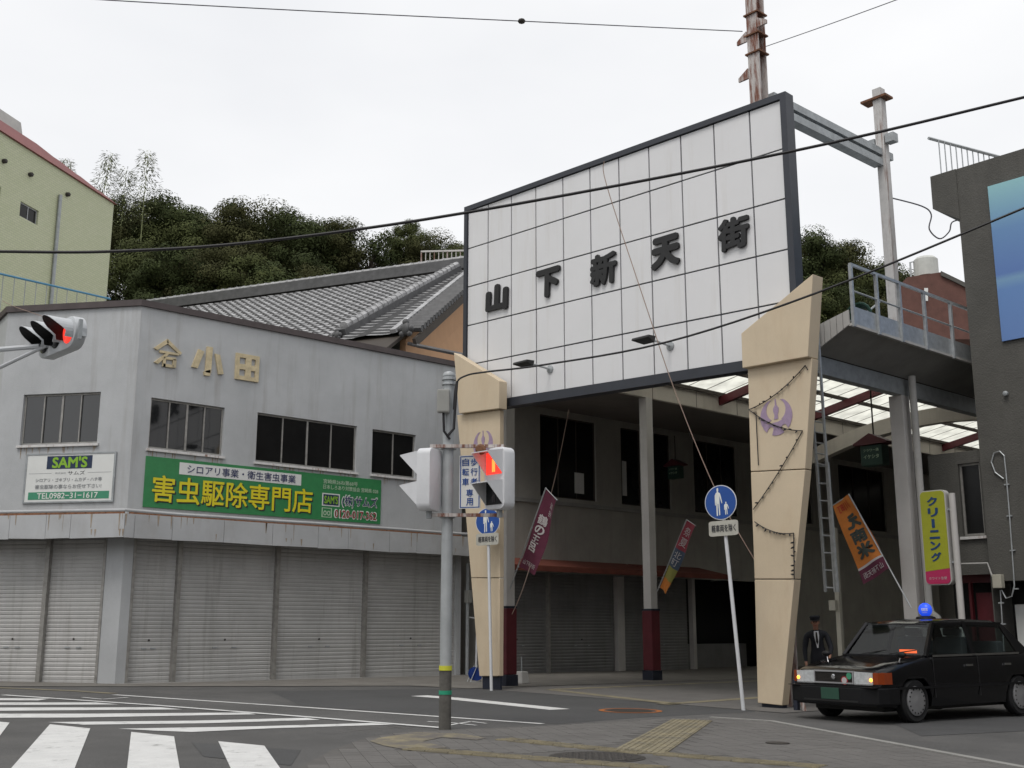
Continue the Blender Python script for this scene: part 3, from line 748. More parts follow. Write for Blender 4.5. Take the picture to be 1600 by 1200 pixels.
MB().hexa([PC(0.05, zc1 + 0.03, -0.06), PC(CLEN, zc1 + 0.03, -0.06), PC(CLEN, zc1 + 0.03, -0.002), PC(0.05, zc1 + 0.03, -0.002), PC(0.05, zc1 + 0.13, -0.02), PC(CLEN, zc1 + 0.13, -0.02), PC(CLEN, zc1 + 0.14, -0.002), PC(0.05, zc1 + 0.14, -0.002)]).build('grime_strip', 'rust', gb)
# old raised letters on the parapet wall: roof-shaped mark, SHO, DA
def raised(name, strokes, r, P, parent):
    u0, u1, v0, v1 = r; m = MB()
    for ring in strokes:
        m.prism([P(u0 + (u1 - u0) * a, v0 + (v1 - v0) * b, 0) for a, b in ring], P(0, 0, -0.05) - P(0, 0, 0))
    return m.build(name, 'cream_letter', parent)
raised('letter', [[(0.0, 0.60), (0.46, 1.0), (0.50, 0.86), (0.12, 0.54)], [(0.46, 1.0), (1.0, 0.58), (0.94, 0.50), (0.44, 0.86)], [(0.2, 0.55), (0.9, 0.55), (0.9, 0.47), (0.2, 0.47)],
                  [(0.42, 0.47), (0.55, 0.47), (0.18, 0.06), (0.04, 0.10)], [(0.36, 0.34), (0.80, 0.38), (0.80, 0.28), (0.38, 0.26)], [(0.70, 0.30), (0.82, 0.32), (0.82, 0.02), (0.70, 0.0)], [(0.36, 0.10), (0.72, 0.10), (0.72, 0.0), (0.36, 0.0)], [(0.34, 0.26), (0.44, 0.26), (0.44, 0.0), (0.34, 0.0)]],
       rectA([(239, 530), (283, 530), (239, 574), (283, 574)]), PA, gb)
raised('letter', [[(0.42, 0.1), (0.60, 0.1), (0.62, 1.0), (0.44, 1.0)], [(0.18, 0.86), (0.36, 0.80), (0.18, 0.20), (0.0, 0.22)], [(0.70, 0.80), (0.86, 0.78), (1.0, 0.14), (0.84, 0.10)], [(0.38, 0.12), (0.58, 0.22), (0.58, 0.0), (0.40, 0.0)]],
       rectA([(299, 539), (349, 545), (299, 586), (349, 589)]), PA, gb)
raised('letter', [[(0, 0), (0.16, 0), (0.16, 1), (0, 1)], [(0.84, 0), (1, 0), (1, 1), (0.84, 1)], [(0.161, 0), (0.839, 0), (0.839, 0.15), (0.161, 0.15)], [(0.161, 0.85), (0.839, 0.85), (0.839, 1), (0.161, 1)], [(0.42, 0.151), (0.66, 0.151), (0.66, 0.849), (0.42, 0.849)], [(0.161, 0.4), (0.419, 0.4), (0.419, 0.6), (0.161, 0.6)], [(0.661, 0.4), (0.839, 0.4), (0.839, 0.6), (0.661, 0.6)]],
       rectA([(368, 552), (404, 557), (366, 593), (403, 597)]), PA, gb)
for P_, (u0_, u1_, v0_, v1_), n_ in ((PA, WA[0], 16), (PA, WA[1], 20), (PA, WA[2], 9), (PC, WC[0], 16)):
    m = MB()
    for k in range(n_):
        u_ = random.uniform(u0_, u1_); l_ = random.uniform(0.05, 0.28); w_ = random.uniform(0.006, 0.02); d_ = -0.003 - 0.0003 * k
        m.face(P_(u_ - w_, v0_ - 0.071, d_), P_(u_ + w_, v0_ - 0.071, d_), P_(u_ + w_ * 0.3, v0_ - 0.071 - l_, d_), P_(u_ - w_ * 0.3, v0_ - 0.071 - l_, d_))
    m.build('drip_stain', 'rust_stain', gb, kind='stuff', recalc=False)
m = MB()
for k in range(46):
    if k % 3: a_, b_ = canopy_pt(1, 0, 0.6125), canopy_pt(0, 0, 0.6125)
    else: a_, b_ = canopy_pt(1, 0, 0.6125), canopy_pt(2, 0, 0.6125)
    s_ = random.random(); t_ = (b_ - a_).normalized(); p_ = a_.lerp(b_, s_); w_ = random.uniform(0.006, 0.03); l_ = random.uniform(0.08, 0.42); z_ = zc1 if k % 4 else zc0 + 0.16
    l_ = min(l_, z_ - zc0)
    m.face(p_ - t_ * w_ + Vector((0, 0, z_)), p_ + t_ * w_ + Vector((0, 0, z_)), p_ + t_ * w_ * 0.3 + Vector((0, 0, z_ - l_)), p_ - t_ * w_ * 0.3 + Vector((0, 0, z_ - l_)))
m.build('drip_stain', 'rust_stain', gb, kind='stuff', recalc=False)
# ---- white corner sign on the chamfer
r = rectC([(43.3, 707.5), (183, 708), (35.3, 784.6), (177.7, 786.7)])
sg = thing('white_sign', 'white painted sign with green telephone band on the chamfered corner of the grey building', 'sign', PC(r[0], r[2], 0))
sS = lambda u, v, d=0.0: PC(r[1] + (r[0] - r[1]) * u, r[2] + (r[3] - r[2]) * v, -0.03 - d)
rect('board', sS, 'sign_white', sg, 0.02, 0.98, 0.03, 0.97, -0.028, 0.0)
for a in ((0, 1, 0, 0.03), (0, 1, 0.97, 1), (0, 0.02, 0.03, 0.97), (0.98, 1, 0.03, 0.97)): rect('frame', sS, 'steel_grey', sg, *a, -0.028, 0.012)
lg = rect('logo_panel', sS, 'logo_navy', sg, 0.24, 0.74, 0.68, 0.94, 0.0, 0.004)
letter('lettering', "SAM'S", sS, 'lime', sg, 0.30, 0.69, 0.695, 0.925, bold=0.035, off=0.007)
letter('lettering', "株式会社", sS, 'text_grey', sg, 0.34, 0.46, 0.575, 0.615, off=0.003)
letter('lettering', "サムズ", sS, 'text_dark', sg, 0.48, 0.67, 0.555, 0.635, off=0.003)
rect('rule', sS, 'text_grey', sg, 0.05, 0.30, 0.592, 0.598, 0.0, 0.003); rect('rule', sS, 'text_grey', sg, 0.70, 0.96, 0.592, 0.598, 0.0, 0.003)
letter('lettering', "シロアリ・ゴキブリ・ムカデ・ハチ等", sS, 'text_grey', sg, 0.13, 0.86, 0.42, 0.50, bold=0.01, off=0.003)
letter('lettering', "害虫駆除の事ならお任せ下さい!", sS, 'text_grey', sg, 0.13, 0.86, 0.28, 0.37, bold=0.01, off=0.003)
rect('band', sS, 'sign_green_dark', sg, 0.06, 0.95, 0.07, 0.22, 0.0, 0.004)
letter('lettering', "TEL0982−31−1617", sS, 'text_white', sg, 0.16, 0.83, 0.085, 0.20, bold=0.012, off=0.007)
# ---- green banner sign on the long front
r2 = rectA([(228.7, 711), (594.9, 751.7), (222, 789.5), (593, 821)])
sg2 = thing('green_sign', 'long green sign with yellow lettering below the windows of the grey building', 'sign', PA(r2[0], r2[2], 0))
sG = lambda u, v, d=0.0: PA(r2[0] + (r2[1] - r2[0]) * u, r2[2] + (r2[3] - r2[2]) * v, -0.03 - d)
rect('board', sG, 'sign_green', sg2, 0, 1, 0, 1, -0.028, 0.0)
rect('band', sG, 'sign_white', sg2, 0.125, 0.625, 0.70, 0.94, 0.0, 0.004)
letter('lettering', "シロアリ事業・衛生害虫事業", sG, 'text_navy', sg2, 0.155, 0.60, 0.735, 0.91, bold=0.006, off=0.008)
letter('shadow_lettering', "害虫駆除専門店", sG, 'text_dark', sg2, 0.034, 0.684, 0.085, 0.62, bold=0.014, off=0.004)
letter('lettering', "害虫駆除専門店", sG, 'letter_yellow', sg2, 0.028, 0.678, 0.11, 0.645, bold=0.014, off=0.012)
letter('lettering', "宮崎県26ね第68号", sG, 'text_pale', sg2, 0.725, 0.885, 0.80, 0.90, bold=0.012, off=0.004)
letter('lettering', "日本しろあり対策協会 宮崎県 028", sG, 'text_pale', sg2, 0.725, 0.985, 0.68, 0.78, bold=0.012, off=0.004)
rect('logo_panel', sG, 'sign_white', sg2, 0.722, 0.803, 0.31, 0.59, 0.0, 0.003); rect('logo_panel', sG, 'logo_navy', sg2, 0.727, 0.798, 0.335, 0.565, 0.003, 0.006)
letter('lettering', "SAM'S", sG, 'lime', sg2, 0.731, 0.794, 0.36, 0.54, bold=0.03, off=0.009)
letter('outline_lettering', "(株)サムズ", sG, 'text_white', sg2, 0.811, 0.985, 0.295, 0.60, bold=0.05, off=0.004)
letter('lettering', "(株)サムズ", sG, 'text_navy', sg2, 0.814, 0.982, 0.318, 0.577, bold=0.012, off=0.009)
for a in ((0.722, 0.768, 0.06, 0.075), (0.722, 0.768, 0.255, 0.27), (0.722, 0.726, 0.075, 0.255), (0.764, 0.768, 0.075, 0.255)): rect('rule', sG, 'text_pale', sg2, *a, 0.0, 0.004)
letter('lettering', "oo", sG, 'text_pale', sg2, 0.729, 0.761, 0.10, 0.21, bold=0.01, off=0.004)
letter('outline_lettering', "0120-017-362", sG, 'text_white', sg2, 0.777, 0.983, 0.055, 0.265, bold=0.055, off=0.004)
letter('lettering', "0120-017-362", sG, 'text_red', sg2, 0.781, 0.979, 0.078, 0.242, bold=0.015, off=0.009)
# ---- gap beside the building: pipes and meter boxes
gp_ = thing('service_pipes', 'grey drain and conduit pipes in the gap beside the corner building', 'pipes', on_ground((-25.3, 21.0), 0))
m = MB().tube([(-25.05, 20.87, 0.02), (-25.05, 20.87, 3.1)], 0.05, 8); m.build('drain_pipe', 'steel_grey', gp_, smooth=True)
MB().tube([(-25.0, 21.15, 0.02), (-25.0, 21.18, 1.1), (-25.0, 21.26, 1.25), (-25.0, 21.28, 2.6)], 0.03, 8).build('conduit', 'signal_white', gp_, smooth=True)
MB().tube([(-25.05, 20.93, 1.6), (-25.0, 21.28, 1.55)], 0.02, 6).build('conduit', 'signal_white', gp_, smooth=True)
MB().box(-25.12, -24.95, 20.80, 20.95, 2.0, 2.35).build('meter_box', 'box_grey', gp_, bevel=0.01)
MB().box(-26.6, -26.4, 20.76, 21.48, -0.2, 6).build('gap_wall', 'shop_wall', label='dim wall closing the narrow gap beside the corner building', cat='wall')

# ================================================================== THE ARCADE GATE
GP0 = Vector((-11.4, 17.2, 0)); GD = Vector((1, 0.045, 0)).normalized(); GN = Vector((0.045, -1, 0)).normalized()
def PGt(px, py, d=0.0): return PL(px, py, GP0 + GN * d, GN)
def gate_pt(X, z, d=0.0): return GP0 + GD * ((X - GP0.x) / GD.x) + Vector((0, 0, z)) + GN * d
jx = [PGt(731, 420).x] + [PGt(*q).x for q in ((762, 500), (799, 500), (838, 500), (881, 450), (924, 430), (970, 420), (1018, 405), (1069, 390), (1122, 378), (1178, 334))] + [PGt(1228, 300).x]
zl1, zr1 = PGt(731.9, 330).z, PGt(1220, 156).z
zl0 = PGt(780, 624).z + (PGt(780, 624).z - PGt(1159, 564).z) * 0.1; zr0 = PGt(1159, 566).z - 0.02
def gz0(X): t = (X - jx[0]) / (jx[-1] - jx[0]); return zl0 + (zr0 - zl0) * t
def gz1(X): t = (X - jx[0]) / (jx[-1] - jx[0]); return zl1 + (zr1 - zl1) * t
gate = thing('arcade_sign', 'huge white panelled gate sign with black lettering and dark frame above the arcade entrance', 'gate sign', gate_pt((jx[0] + jx[-1]) / 2, zl0, 0))
gS = lambda X, v, d=0.0: gate_pt(X, gz0(X) + (gz1(X) - gz0(X)) * v, d)
rect('backing', gS, 'frame_navy', gate, jx[0] - 0.02, jx[-1] + 0.02, -0.002, 1.002, -0.21, -0.03)
for i in range(11):
    for j in range(5):
        rect('panel', gS, 'panel_white', gate, jx[i] + 0.017, jx[i + 1] - 0.017, j / 5 + 0.0034, (j + 1) / 5 - 0.0034, -0.0299, random.uniform(-0.002, 0.002))
fw = 0.13
rect('frame', gS, 'frame_navy', gate, jx[0] - 0.10, jx[-1] + 0.13, 1.0, 1.024, -0.22, 0.05)
rect('frame', gS, 'frame_navy', gate, jx[0] - 0.10, jx[-1] + 0.13, -0.040, 0.0, -0.22, 0.05)
rect('frame', gS, 'frame_navy', gate, jx[0] - 0.10, jx[0], 0.0, 1.0, -0.22, 0.05)
rect('frame', gS, 'frame_navy', gate, jx[-1], jx[-1] + 0.13, 0.0, 1.0, -0.22, 0.05)
gZ = lambda X, z, d=0.0: gate_pt(X, z, d)
for ch, a, b in (("山", (762, 445), (796, 487)), ("下", (840, 420), (877, 465)), ("新", (925, 396), (966, 446)), ("天", (1020, 369), (1065, 419)), ("街", (1124, 340), (1173, 391))):
    pa, pb = PGt(a[0], (a[1] + b[1]) / 2), PGt(b[0], (a[1] + b[1]) / 2); zt, zb_ = PGt((a[0] + b[0]) / 2, a[1]).z, PGt((a[0] + b[0]) / 2, b[1]).z
    letter('letter', ch, gZ, 'letter_black', gate, pa.x, pb.x, zb_, zt, bold=0.04 if ch in '新街' else 0.06, depth=0.05, off=0.02, shear=0.04)
# two flood lamps on arms
for px, py, lab in ((860, 577, 'small dark flood lamp on a short arm under the first letters of the gate sign'), (1048, 541, 'small dark flood lamp on a short arm under the fourth letter of the gate sign')):
    b = PGt(px, py, 0.0); t = thing('flood_lamp', lab, 'lamp', b, group='flood lamps on the gate sign')
    MB().lathe(b, GN, [(0.09, 0), (0.09, 0.03), (0.03, 0.05)], 12).build('wall_plate', 'steel_grey', t, smooth=True)
    tip = b + GN * 0.75 + Vector((-0.05, 0, 0.05))
    MB().tube([b + GN * 0.04, b + GN * 0.4 + Vector((0, 0, 0.02)), tip], 0.022, 6).build('arm', 'galv', t, smooth=True)
    h = MB().hexa([tip + Vector(v) for v in ((-0.22, -0.16, -0.05), (0.22, -0.16, -0.05), (0.14, 0.12, -0.10), (-0.14, 0.12, -0.10), (-0.22, -0.14, 0.0), (0.22, -0.14, 0.0), (0.16, 0.14, 0.03), (-0.16, 0.14, 0.03))])
    h.build('lamp_head', 'black', t, bevel=0.01)
# gate columns: tapered cream cladding panels, cap, plinth, crest, fairy lights
def poly_on(pts, Y, thick, name, material, parent, bevel=0.0, dy=0.0):
    ring = [PYp(x, y, Y) for x, y in pts]
    return MB().prism(ring, (0, thick, 0)).build(name, material, parent, bevel=bevel)
def crest(c, r, Y, parent):
    def arc(cx, cy, rr, a0, a1, n=12): return [(cx + rr * math.cos(R(a0 + (a1 - a0) * k / n)), cy + rr * math.sin(R(a0 + (a1 - a0) * k / n))) for k in range(n + 1)]
    wl = (arc(0, 0, 1, 118, 205), arc(0.0, 0.36, 0.60, 118, 240)); wr = (arc(0, 0, 1, 62, -12), arc(0.0, 0.36, 0.60, 62, -60))
    shapes = [
              [(-0.05, 0.95), (0.02, 0.95), (0.05, 0.62), (0.18, 0.45), (0.16, 0.25), (0.1, 0.1), (0.12, -0.12), (-0.14, -0.14), (-0.1, 0.1), (-0.17, 0.28), (-0.17, 0.45), (-0.05, 0.62)],
              [(-0.9, -0.28), (-0.45, -0.34), (0.1, -0.28), (0.55, -0.14), (0.97, 0.02), (0.96, -0.22), (0.86, -0.5), (0.72, -0.68), (0.55, -0.45), (0.36, -0.5), (0.28, -0.62), (0.46, -0.88), (0.2, -0.98), (-0.1, -1.0), (-0.3, -0.95), (-0.18, -0.6), (-0.35, -0.48), (-0.52, -0.6), (-0.62, -0.78), (-0.82, -0.58)]]
    m = MB()
    for o_, i_ in (wl, wr):
        for k in range(len(o_) - 1): m.prism([(c.x + r * a, Y - 0.005, c.z + r * b) for a, b in (o_[k], o_[k + 1], i_[k + 1], i_[k])], (0, 0.004, 0))
    for q_, s in enumerate(shapes): m.prism([(c.x + r * a, Y - 0.0065 - 0.0012 * q_, c.z + r * b) for a, b in s], (0, 0.005, 0))
    m.build('crest', 'crest_purple', parent)
def column(Yf, body_l, body_r, cap, thick, lab, crest_px, cuts):
    # body_l / body_r: (px, py) along both edges from the bottom to the top, sampled at the joints
    base = PYp((body_l[0][0] + body_r[0][0]) / 2, body_l[0][1], Yf)
    t = thing('gate_column', lab, 'column', on_ground((base.x, Yf + 0.2), 0), group=None)
    pl = [PYp(*q, Yf) for q in body_l]; pr = [PYp(*q, Yf) for q in body_r]
    for k in range(len(pl) - 1):
        g = 0.008
        ring = [pl[k] + Vector((0, 0, g)), pr[k] + Vector((0, 0, g)), pr[k + 1] - Vector((0, 0, g)), pl[k + 1] - Vector((0, 0, g))]
        MB().prism(ring, (0, thick, 0)).build('panel', 'column_cream', t, bevel=0.012)
    core = [Vector(((pl[0].x * 0.85 + pr[0].x * 0.15), Yf + 0.02, pl[0].z)), Vector(((pl[0].x * 0.15 + pr[0].x * 0.85), Yf + 0.02, pl[0].z)), Vector((pl[-1].x * 0.2 + pr[-1].x * 0.8, Yf + 0.02, pl[-1].z)), Vector((pl[-1].x * 0.8 + pr[-1].x * 0.2, Yf + 0.02, pl[-1].z))]
    MB().prism(core, (0, thick - 0.04, 0)).build('core', 'wood_dark', t)
    poly_on(cap, Yf - 0.12, thick + 0.12, 'cap', 'column_cream', t, bevel=0.012)
    x0, x1 = pl[0].x + 0.05, pr[0].x - 0.02; zg = gz(x0, Yf)
    MB().box(x0, x1, Yf + 0.05, Yf + max(0.10, thick - 0.03), zg - 0.05, pl[0].z + 0.01).build('plinth', 'navy', t)
    crest(PYp(*crest_px, Yf - 0.002), 0.34, Yf - 0.002, t)
    return t, Yf
rc, YR = column(16.85, [(1184, 1099), (1179, 905), (1173, 737), (1168, 566)], [(1222, 1103), (1241, 905), (1258, 733), (1269, 559)], [(1160, 575), (1262, 557), (1270, 428), (1158, 521)], 0.20,
                'flared cream gate column with purple crest and fairy lights beside the black taxi', (1213, 651), None)
lc, YL = column(16.55, [(749, 1057), (736, 903), (724, 760), (714, 648)], [(780, 1057), (781, 903), (781, 760), (781, 640)], [(717, 646), (779.5, 638), (780, 595), (709, 551)], 0.12,
                'flared cream gate column beside the grey corner building behind the pedestrian signal', (755, 695), None)
fl = thing('fairy_lights', 'string of small fairy lights zigzagging over the gate column beside the taxi', 'string lights', PYp(1240, 880, YR - 0.02))
def sag(a, b, s, n=10): return [a.lerp(b, k / n) - Vector((0, 0, s * 4 * (k / n) * (1 - k / n))) for k in range(n + 1)]
seg = []
for a, b, s in (((1262, 578), (1258, 571), 0.0), ((1258, 571), (1170, 640), 0.10), ((1170, 640), (1254, 673), 0.10), ((1254, 673), (1177, 796), 0.05), ((1179, 815), (1240, 833), 0.08), ((1240, 833), (1241, 905), 0.0), ((1181, 643), (1185, 727), 0)):
    pts = sag(PYp(*a, YR - 0.025), PYp(*b, YR - 0.025), s); seg.append(pts)
    MB().tube(pts, 0.009, 5).build('wire', 'cable', fl)
m = MB()
for pts in seg[1:6]:
    for k in range(1, len(pts) - 1):
        p = pts[k]; m.lathe(p, (random.uniform(-1, 1), -0.5, random.uniform(-1, 0.3)), [(0.012, 0), (0.017, 0.03), (0.006, 0.06)], 5)
m.build('bulbs', 'cable', fl, kind='stuff')

# ---- steel masts and tie beam behind the sign
def h_post(x, y, z0, z1, w, name, material, parent):
    m = MB().box(x - w / 2, x + w / 2, y - w / 2, y - w / 2 + 0.03, z0, z1).box(x - w / 2, x + w / 2, y + w / 2 - 0.03, y + w / 2, z0, z1).box(x - 0.012, x + 0.012, y - w / 2 + 0.03, y + w / 2 - 0.03, z0, z1)
    return m.build(name, material, parent)
P1 = PXp(1172, 100, -12.15); m1 = thing('steel_mast', 'tall rusty steel mast rising behind the gate sign', 'mast', on_ground((-12.15, P1.y + 0.25), 0))
YM = P1.y + 0.25
h_post(-12.15, YM, gz(-12, 17) - 0.05, 15.5, 0.26, 'shaft', 'steel_rusty', m1)
for z, sx in ((12.75, -1), (12.95, 1), (11.95, -1)):
    MB().hexa([Vector((-12.15 + sx * a, YM + b, z + c)) for a, b, c in ((0.13, -0.16, 0), (0.36, -0.16, 0), (0.36, -0.12, 0), (0.13, -0.12, 0), (0.13, -0.16, 0.22), (0.36, -0.16, 0.08), (0.36, -0.12, 0.08), (0.13, -0.12, 0.22))]).build('bracket', 'steel_rusty', m1)
for z in (12.85, 12.45, 13.3): MB().box(-12.32, -11.98, YM - 0.17, YM + 0.17, z, z + 0.03).build('band', 'rust', m1)
P2 = PXp(1384, 300, -11.95); Y2 = P2.y
m2 = thing('steel_mast', 'white rust-streaked steel mast with a cross plate standing on the arcade canopy', 'mast', (-11.95, Y2, 6.5))
ztop = PXp(1372, 140, -11.95).z
MB().box(-12.05, -11.85, Y2 - 0.10, Y2 + 0.10, 6.45, ztop).build('shaft', 'steel_pale', m2)
zpl = PXp(1375, 158, -11.95).z
MB().box(-12.32, -11.70, Y2 - 0.16, Y2 + 0.16, zpl, zpl + 0.05).build('plate', 'rust', m2)
for z in (PXp(1380, 222, -11.95).z,):
    MB().box(-12.25, -12.08, Y2 - 0.1, Y2 + 0.1, z - 0.1, z + 0.08).build('bracket', 'steel_grey', m2); MB().box(-11.82, -11.62, Y2 - 0.1, Y2 + 0.1, z - 0.1, z + 0.1).build('bracket', 'steel_grey', m2)
ZB = PXp(1320, 220, -12.0).z
tb = thing('tie_beam', 'slotted grey double steel beam tying the two masts behind the gate sign', 'beam', (-12.0, YM, ZB))
MB().box(-12.12, -11.9, YM + 0.15, Y2 + 0.35, ZB + 0.04, ZB + 0.20).build('flange', 'steel_grey', tb); MB().box(-12.12, -11.9, YM + 0.15, Y2 - 0.10, ZB - 0.20, ZB - 0.04).build('flange', 'steel_grey', tb)
for k in range(6):
    y = YM + 0.4 + k * (Y2 - YM - 0.7) / 5; MB().box(-12.05, -11.97, y - 0.12, y + 0.12, ZB - 0.041, ZB + 0.041).build('web', 'steel_grey', tb)

# ================================================================== ARCADE: LEFT SHOPS, ROOF, POSTS
XS = -25.2
sh = thing('arcade_shop', 'dim two storey shop row with shutters and orange awning inside the arcade', 'building', on_ground((XS, 30), 0))
PS = lambda u, v, d=0.0: Vector((XS - d, u, v))
def yS(px): return PXp(px, 700, XS).y
wins = [(yS(844), yS(931), 5.26, 7.82), (yS(970), yS(1001), 5.26, 7.82), (yS(1019), yS(1047), 5.26, 7.82), (yS(1083), yS(1149), 5.26, 7.82), (35.5, 38.5, 5.26, 7.82), (40.5, 44, 5.26, 7.82)]
door0, door1 = 31.3, 35.2
zsh = 2.95
openings = wins + [(21.75, door1, -0.3, zsh)]
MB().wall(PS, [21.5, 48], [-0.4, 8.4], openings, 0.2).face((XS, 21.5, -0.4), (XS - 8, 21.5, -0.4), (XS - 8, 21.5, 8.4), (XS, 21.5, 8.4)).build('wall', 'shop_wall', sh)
MB().box(XS - 8, XS + 0.0, 21.5, 48, 8.4, 8.5).build('roof', 'concrete', sh)
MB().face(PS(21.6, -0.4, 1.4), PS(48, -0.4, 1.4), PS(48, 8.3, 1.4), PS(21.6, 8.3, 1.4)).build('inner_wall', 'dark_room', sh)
for r in wins:
    n = 3 if r[1] - r[0] > 2 else 2 if r[1] - r[0] > 1.2 else 1
    window(sh, PS, r, n, 'wood_dark', 'glass_dull', sill=False)
for q in ((898, 738, 913, 772), (972, 720, 980, 775)):
    a, b = PXp(q[0], q[1], XS - 0.05), PXp(q[2], q[3], XS - 0.05)
    MB().box(XS - 0.062, XS - 0.058, a.y, b.y, b.z, a.z).build('paper_notice', 'sign_white', sh)
MB().box(XS, XS + 0.05, 21.5, 48, 5.02, 5.14).build('string_course', 'concrete', sh)
yb = [21.78, PXp(858, 950, XS).y, PXp(962, 950, XS).y, PXp(976, 950, XS).y, PXp(1078, 950, XS).y]
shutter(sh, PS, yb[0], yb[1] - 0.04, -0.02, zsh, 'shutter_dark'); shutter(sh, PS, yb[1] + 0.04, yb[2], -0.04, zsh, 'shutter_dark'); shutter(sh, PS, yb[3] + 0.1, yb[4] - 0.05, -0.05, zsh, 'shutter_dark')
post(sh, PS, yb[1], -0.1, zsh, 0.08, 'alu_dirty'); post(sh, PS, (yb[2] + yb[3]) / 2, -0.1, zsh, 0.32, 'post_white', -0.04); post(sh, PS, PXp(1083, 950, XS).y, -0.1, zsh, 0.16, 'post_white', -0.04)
rect('shop_counter', PS, 'shutter_dark', sh, door0 + 0.4, door1 - 0.1, -0.3, 0.75, 0.9, 1.3)
for a, b in ((21.45, PXp(1014, 893, -24.2).y), (PXp(1018, 893, -24.2).y, PXp(1128, 900, -24.2).y)):
    m = MB().hexa([(XS, a, 3.30), (XS, b, 3.30), (-23.95, b, 3.02), (-23.95, a, 3.02), (XS, a, 3.34), (XS, b, 3.34), (-23.95, b, 3.06), (-23.95, a, 3.06)])
    m.box(-23.97, -23.93, a, b, 2.90, 3.04)
    m.build('awning', 'awning_orange', sh)
m = MB()
for y in (22.0, 24.5, 27.0, 29.5, 32.0): m.tube([(XS, y, 2.9), (-24.0, y, 2.93)], 0.015, 5)
m.build('awning_bracket', 'steel_grey', sh)

XL, XR = -20.2, -11.8
ar = thing('arcade_roof', 'pitched arcade roof of pale translucent sheets on dark steel behind the gate sign', 'arcade roof', (-16, 17.6, 6))
Y0, Y1 = 17.7, 48.0
MB().box(XL - 0.12, XL + 0.0, Y0, Y1, 7.48, 8.0).build('fascia', 'fascia_beige', ar)
YI = 21.45
MB().hexa([(XL - 0.12, YI, 7.50), (XL - 0.12, Y1, 7.50), (XS, Y1, 8.02), (XS, YI, 8.02), (XL - 0.12, YI, 7.56), (XL - 0.12, Y1, 7.56), (XS, Y1, 8.08), (XS, YI, 8.08)]).build('soffit', 'soffit', ar)
MB().hexa([(XL - 0.12, YI, 8.05), (XL - 0.12, Y1, 8.05), (XS, Y1, 8.30), (XS, YI, 8.30), (XL - 0.12, YI, 8.09), (XL - 0.12, Y1, 8.09), (XS, Y1, 8.36), (XS, YI, 8.36)]).build('side_roof', 'steel_grey', ar)
for k in range(16): MB().box(XL - 0.002, XL + 0.006, Y0 + 1.9 * k - 0.01, Y0 + 1.9 * k + 0.01, 7.48, 8.0).build('joint', 'soffit', ar)
XC, ZE, ZR = (XL + XR) / 2, 7.90, 8.75
ZER = 6.78                                              # the right-hand slope runs down behind the service canopy
def roof_z(X): t = abs(X - XC) / (XC - XL); return (ZE if X < XC else ZER) * t + ZR * (1 - t)
npan = 38; dyp = (Y1 - Y0) / npan
for s in (-1, 1):
    xs_ = [XL, XL + 1.4, XL + 2.8, XC] if s < 0 else [XC, XR - 2.8, XR - 1.4, XR]
    for a, b in zip(xs_, xs_[1:]):
        for k in range(npan):
            y0, y1 = Y0 + k * dyp + 0.014, Y0 + (k + 1) * dyp - 0.014
            MB().hexa([(a, y0, roof_z(a) + 0.13), (b, y0, roof_z(b) + 0.13), (b, y1, roof_z(b) + 0.13), (a, y1, roof_z(a) + 0.13),
                       (a, y0, roof_z(a) + 0.14), (b, y0, roof_z(b) + 0.14), (b, y1, roof_z(b) + 0.14), (a, y1, roof_z(a) + 0.14)]).build('roof_panel', 'roof_sheet' if s < 0 else 'steel_grey', ar)  # unseen right slope made opaque to cut the daylight inside the arcade
for x in (XL + 0.08, XL + 1.4, XL + 2.8, XC, XR - 2.8, XR - 1.4, XR - 0.08):
    MB().box(x - 0.04, x + 0.04, Y0, Y1, roof_z(x) + 0.02, roof_z(x) + 0.12).build('purlin', 'wood_dark', ar)
for s in (-1, 1):
    xs_ = [XL, XL + 1.4, XL + 2.8, XC] if s < 0 else [XC, XR - 2.8, XR - 1.4, XR]
    for k in range(npan + 1):
        y = Y0 + k * dyp; a, b = xs_[0], xs_[-1]
        MB().hexa([(a, y - 0.016, roof_z(a) + 0.122), (b, y - 0.016, roof_z(b) + 0.122), (b, y + 0.016, roof_z(b) + 0.122), (a, y + 0.016, roof_z(a) + 0.122),
                   (a, y - 0.016, roof_z(a) + 0.129), (b, y - 0.016, roof_z(b) + 0.129), (b, y + 0.016, roof_z(b) + 0.129), (a, y + 0.016, roof_z(a) + 0.129)]).build('glazing_bar', 'alu_dirty', ar)
for y in (18.2, 22.6, 26.4, 30.8, 35.2, 39.6, 44.0):
    for s in (-1, 1):
        a = XL if s < 0 else XR
        MB().hexa([(a, y - 0.07, roof_z(a) - 0.22), (XC, y - 0.07, roof_z(XC) - 0.22), (XC, y + 0.07, roof_z(XC) - 0.22), (a, y + 0.07, roof_z(a) - 0.22),
                   (a, y - 0.07, roof_z(a) + 0.02), (XC, y - 0.07, roof_z(XC) + 0.02), (XC, y + 0.07, roof_z(XC) + 0.02), (a, y + 0.07, roof_z(a) + 0.02)]).build('rafter', 'maroon', ar)
# right-hand trusses under the roof edge
m = MB(); n = 46
for k in range(n):
    ya, yb_ = Y0 + (Y1 - Y0) * k / n, Y0 + (Y1 - Y0) * (k + 1) / n; za, zb_ = (6.42, 6.66) if k % 2 else (6.66, 6.42)
    m.tube([(XR + 0.0, ya, za), (XR + 0.0, yb_, zb_)], 0.018, 5)
m.box(XR - 0.04, XR + 0.04, Y0, Y1, 6.65, 6.74).box(XR - 0.04, XR + 0.04, Y0, Y1, 6.37, 6.44)
m.build('truss', 'wood_dark', ar)
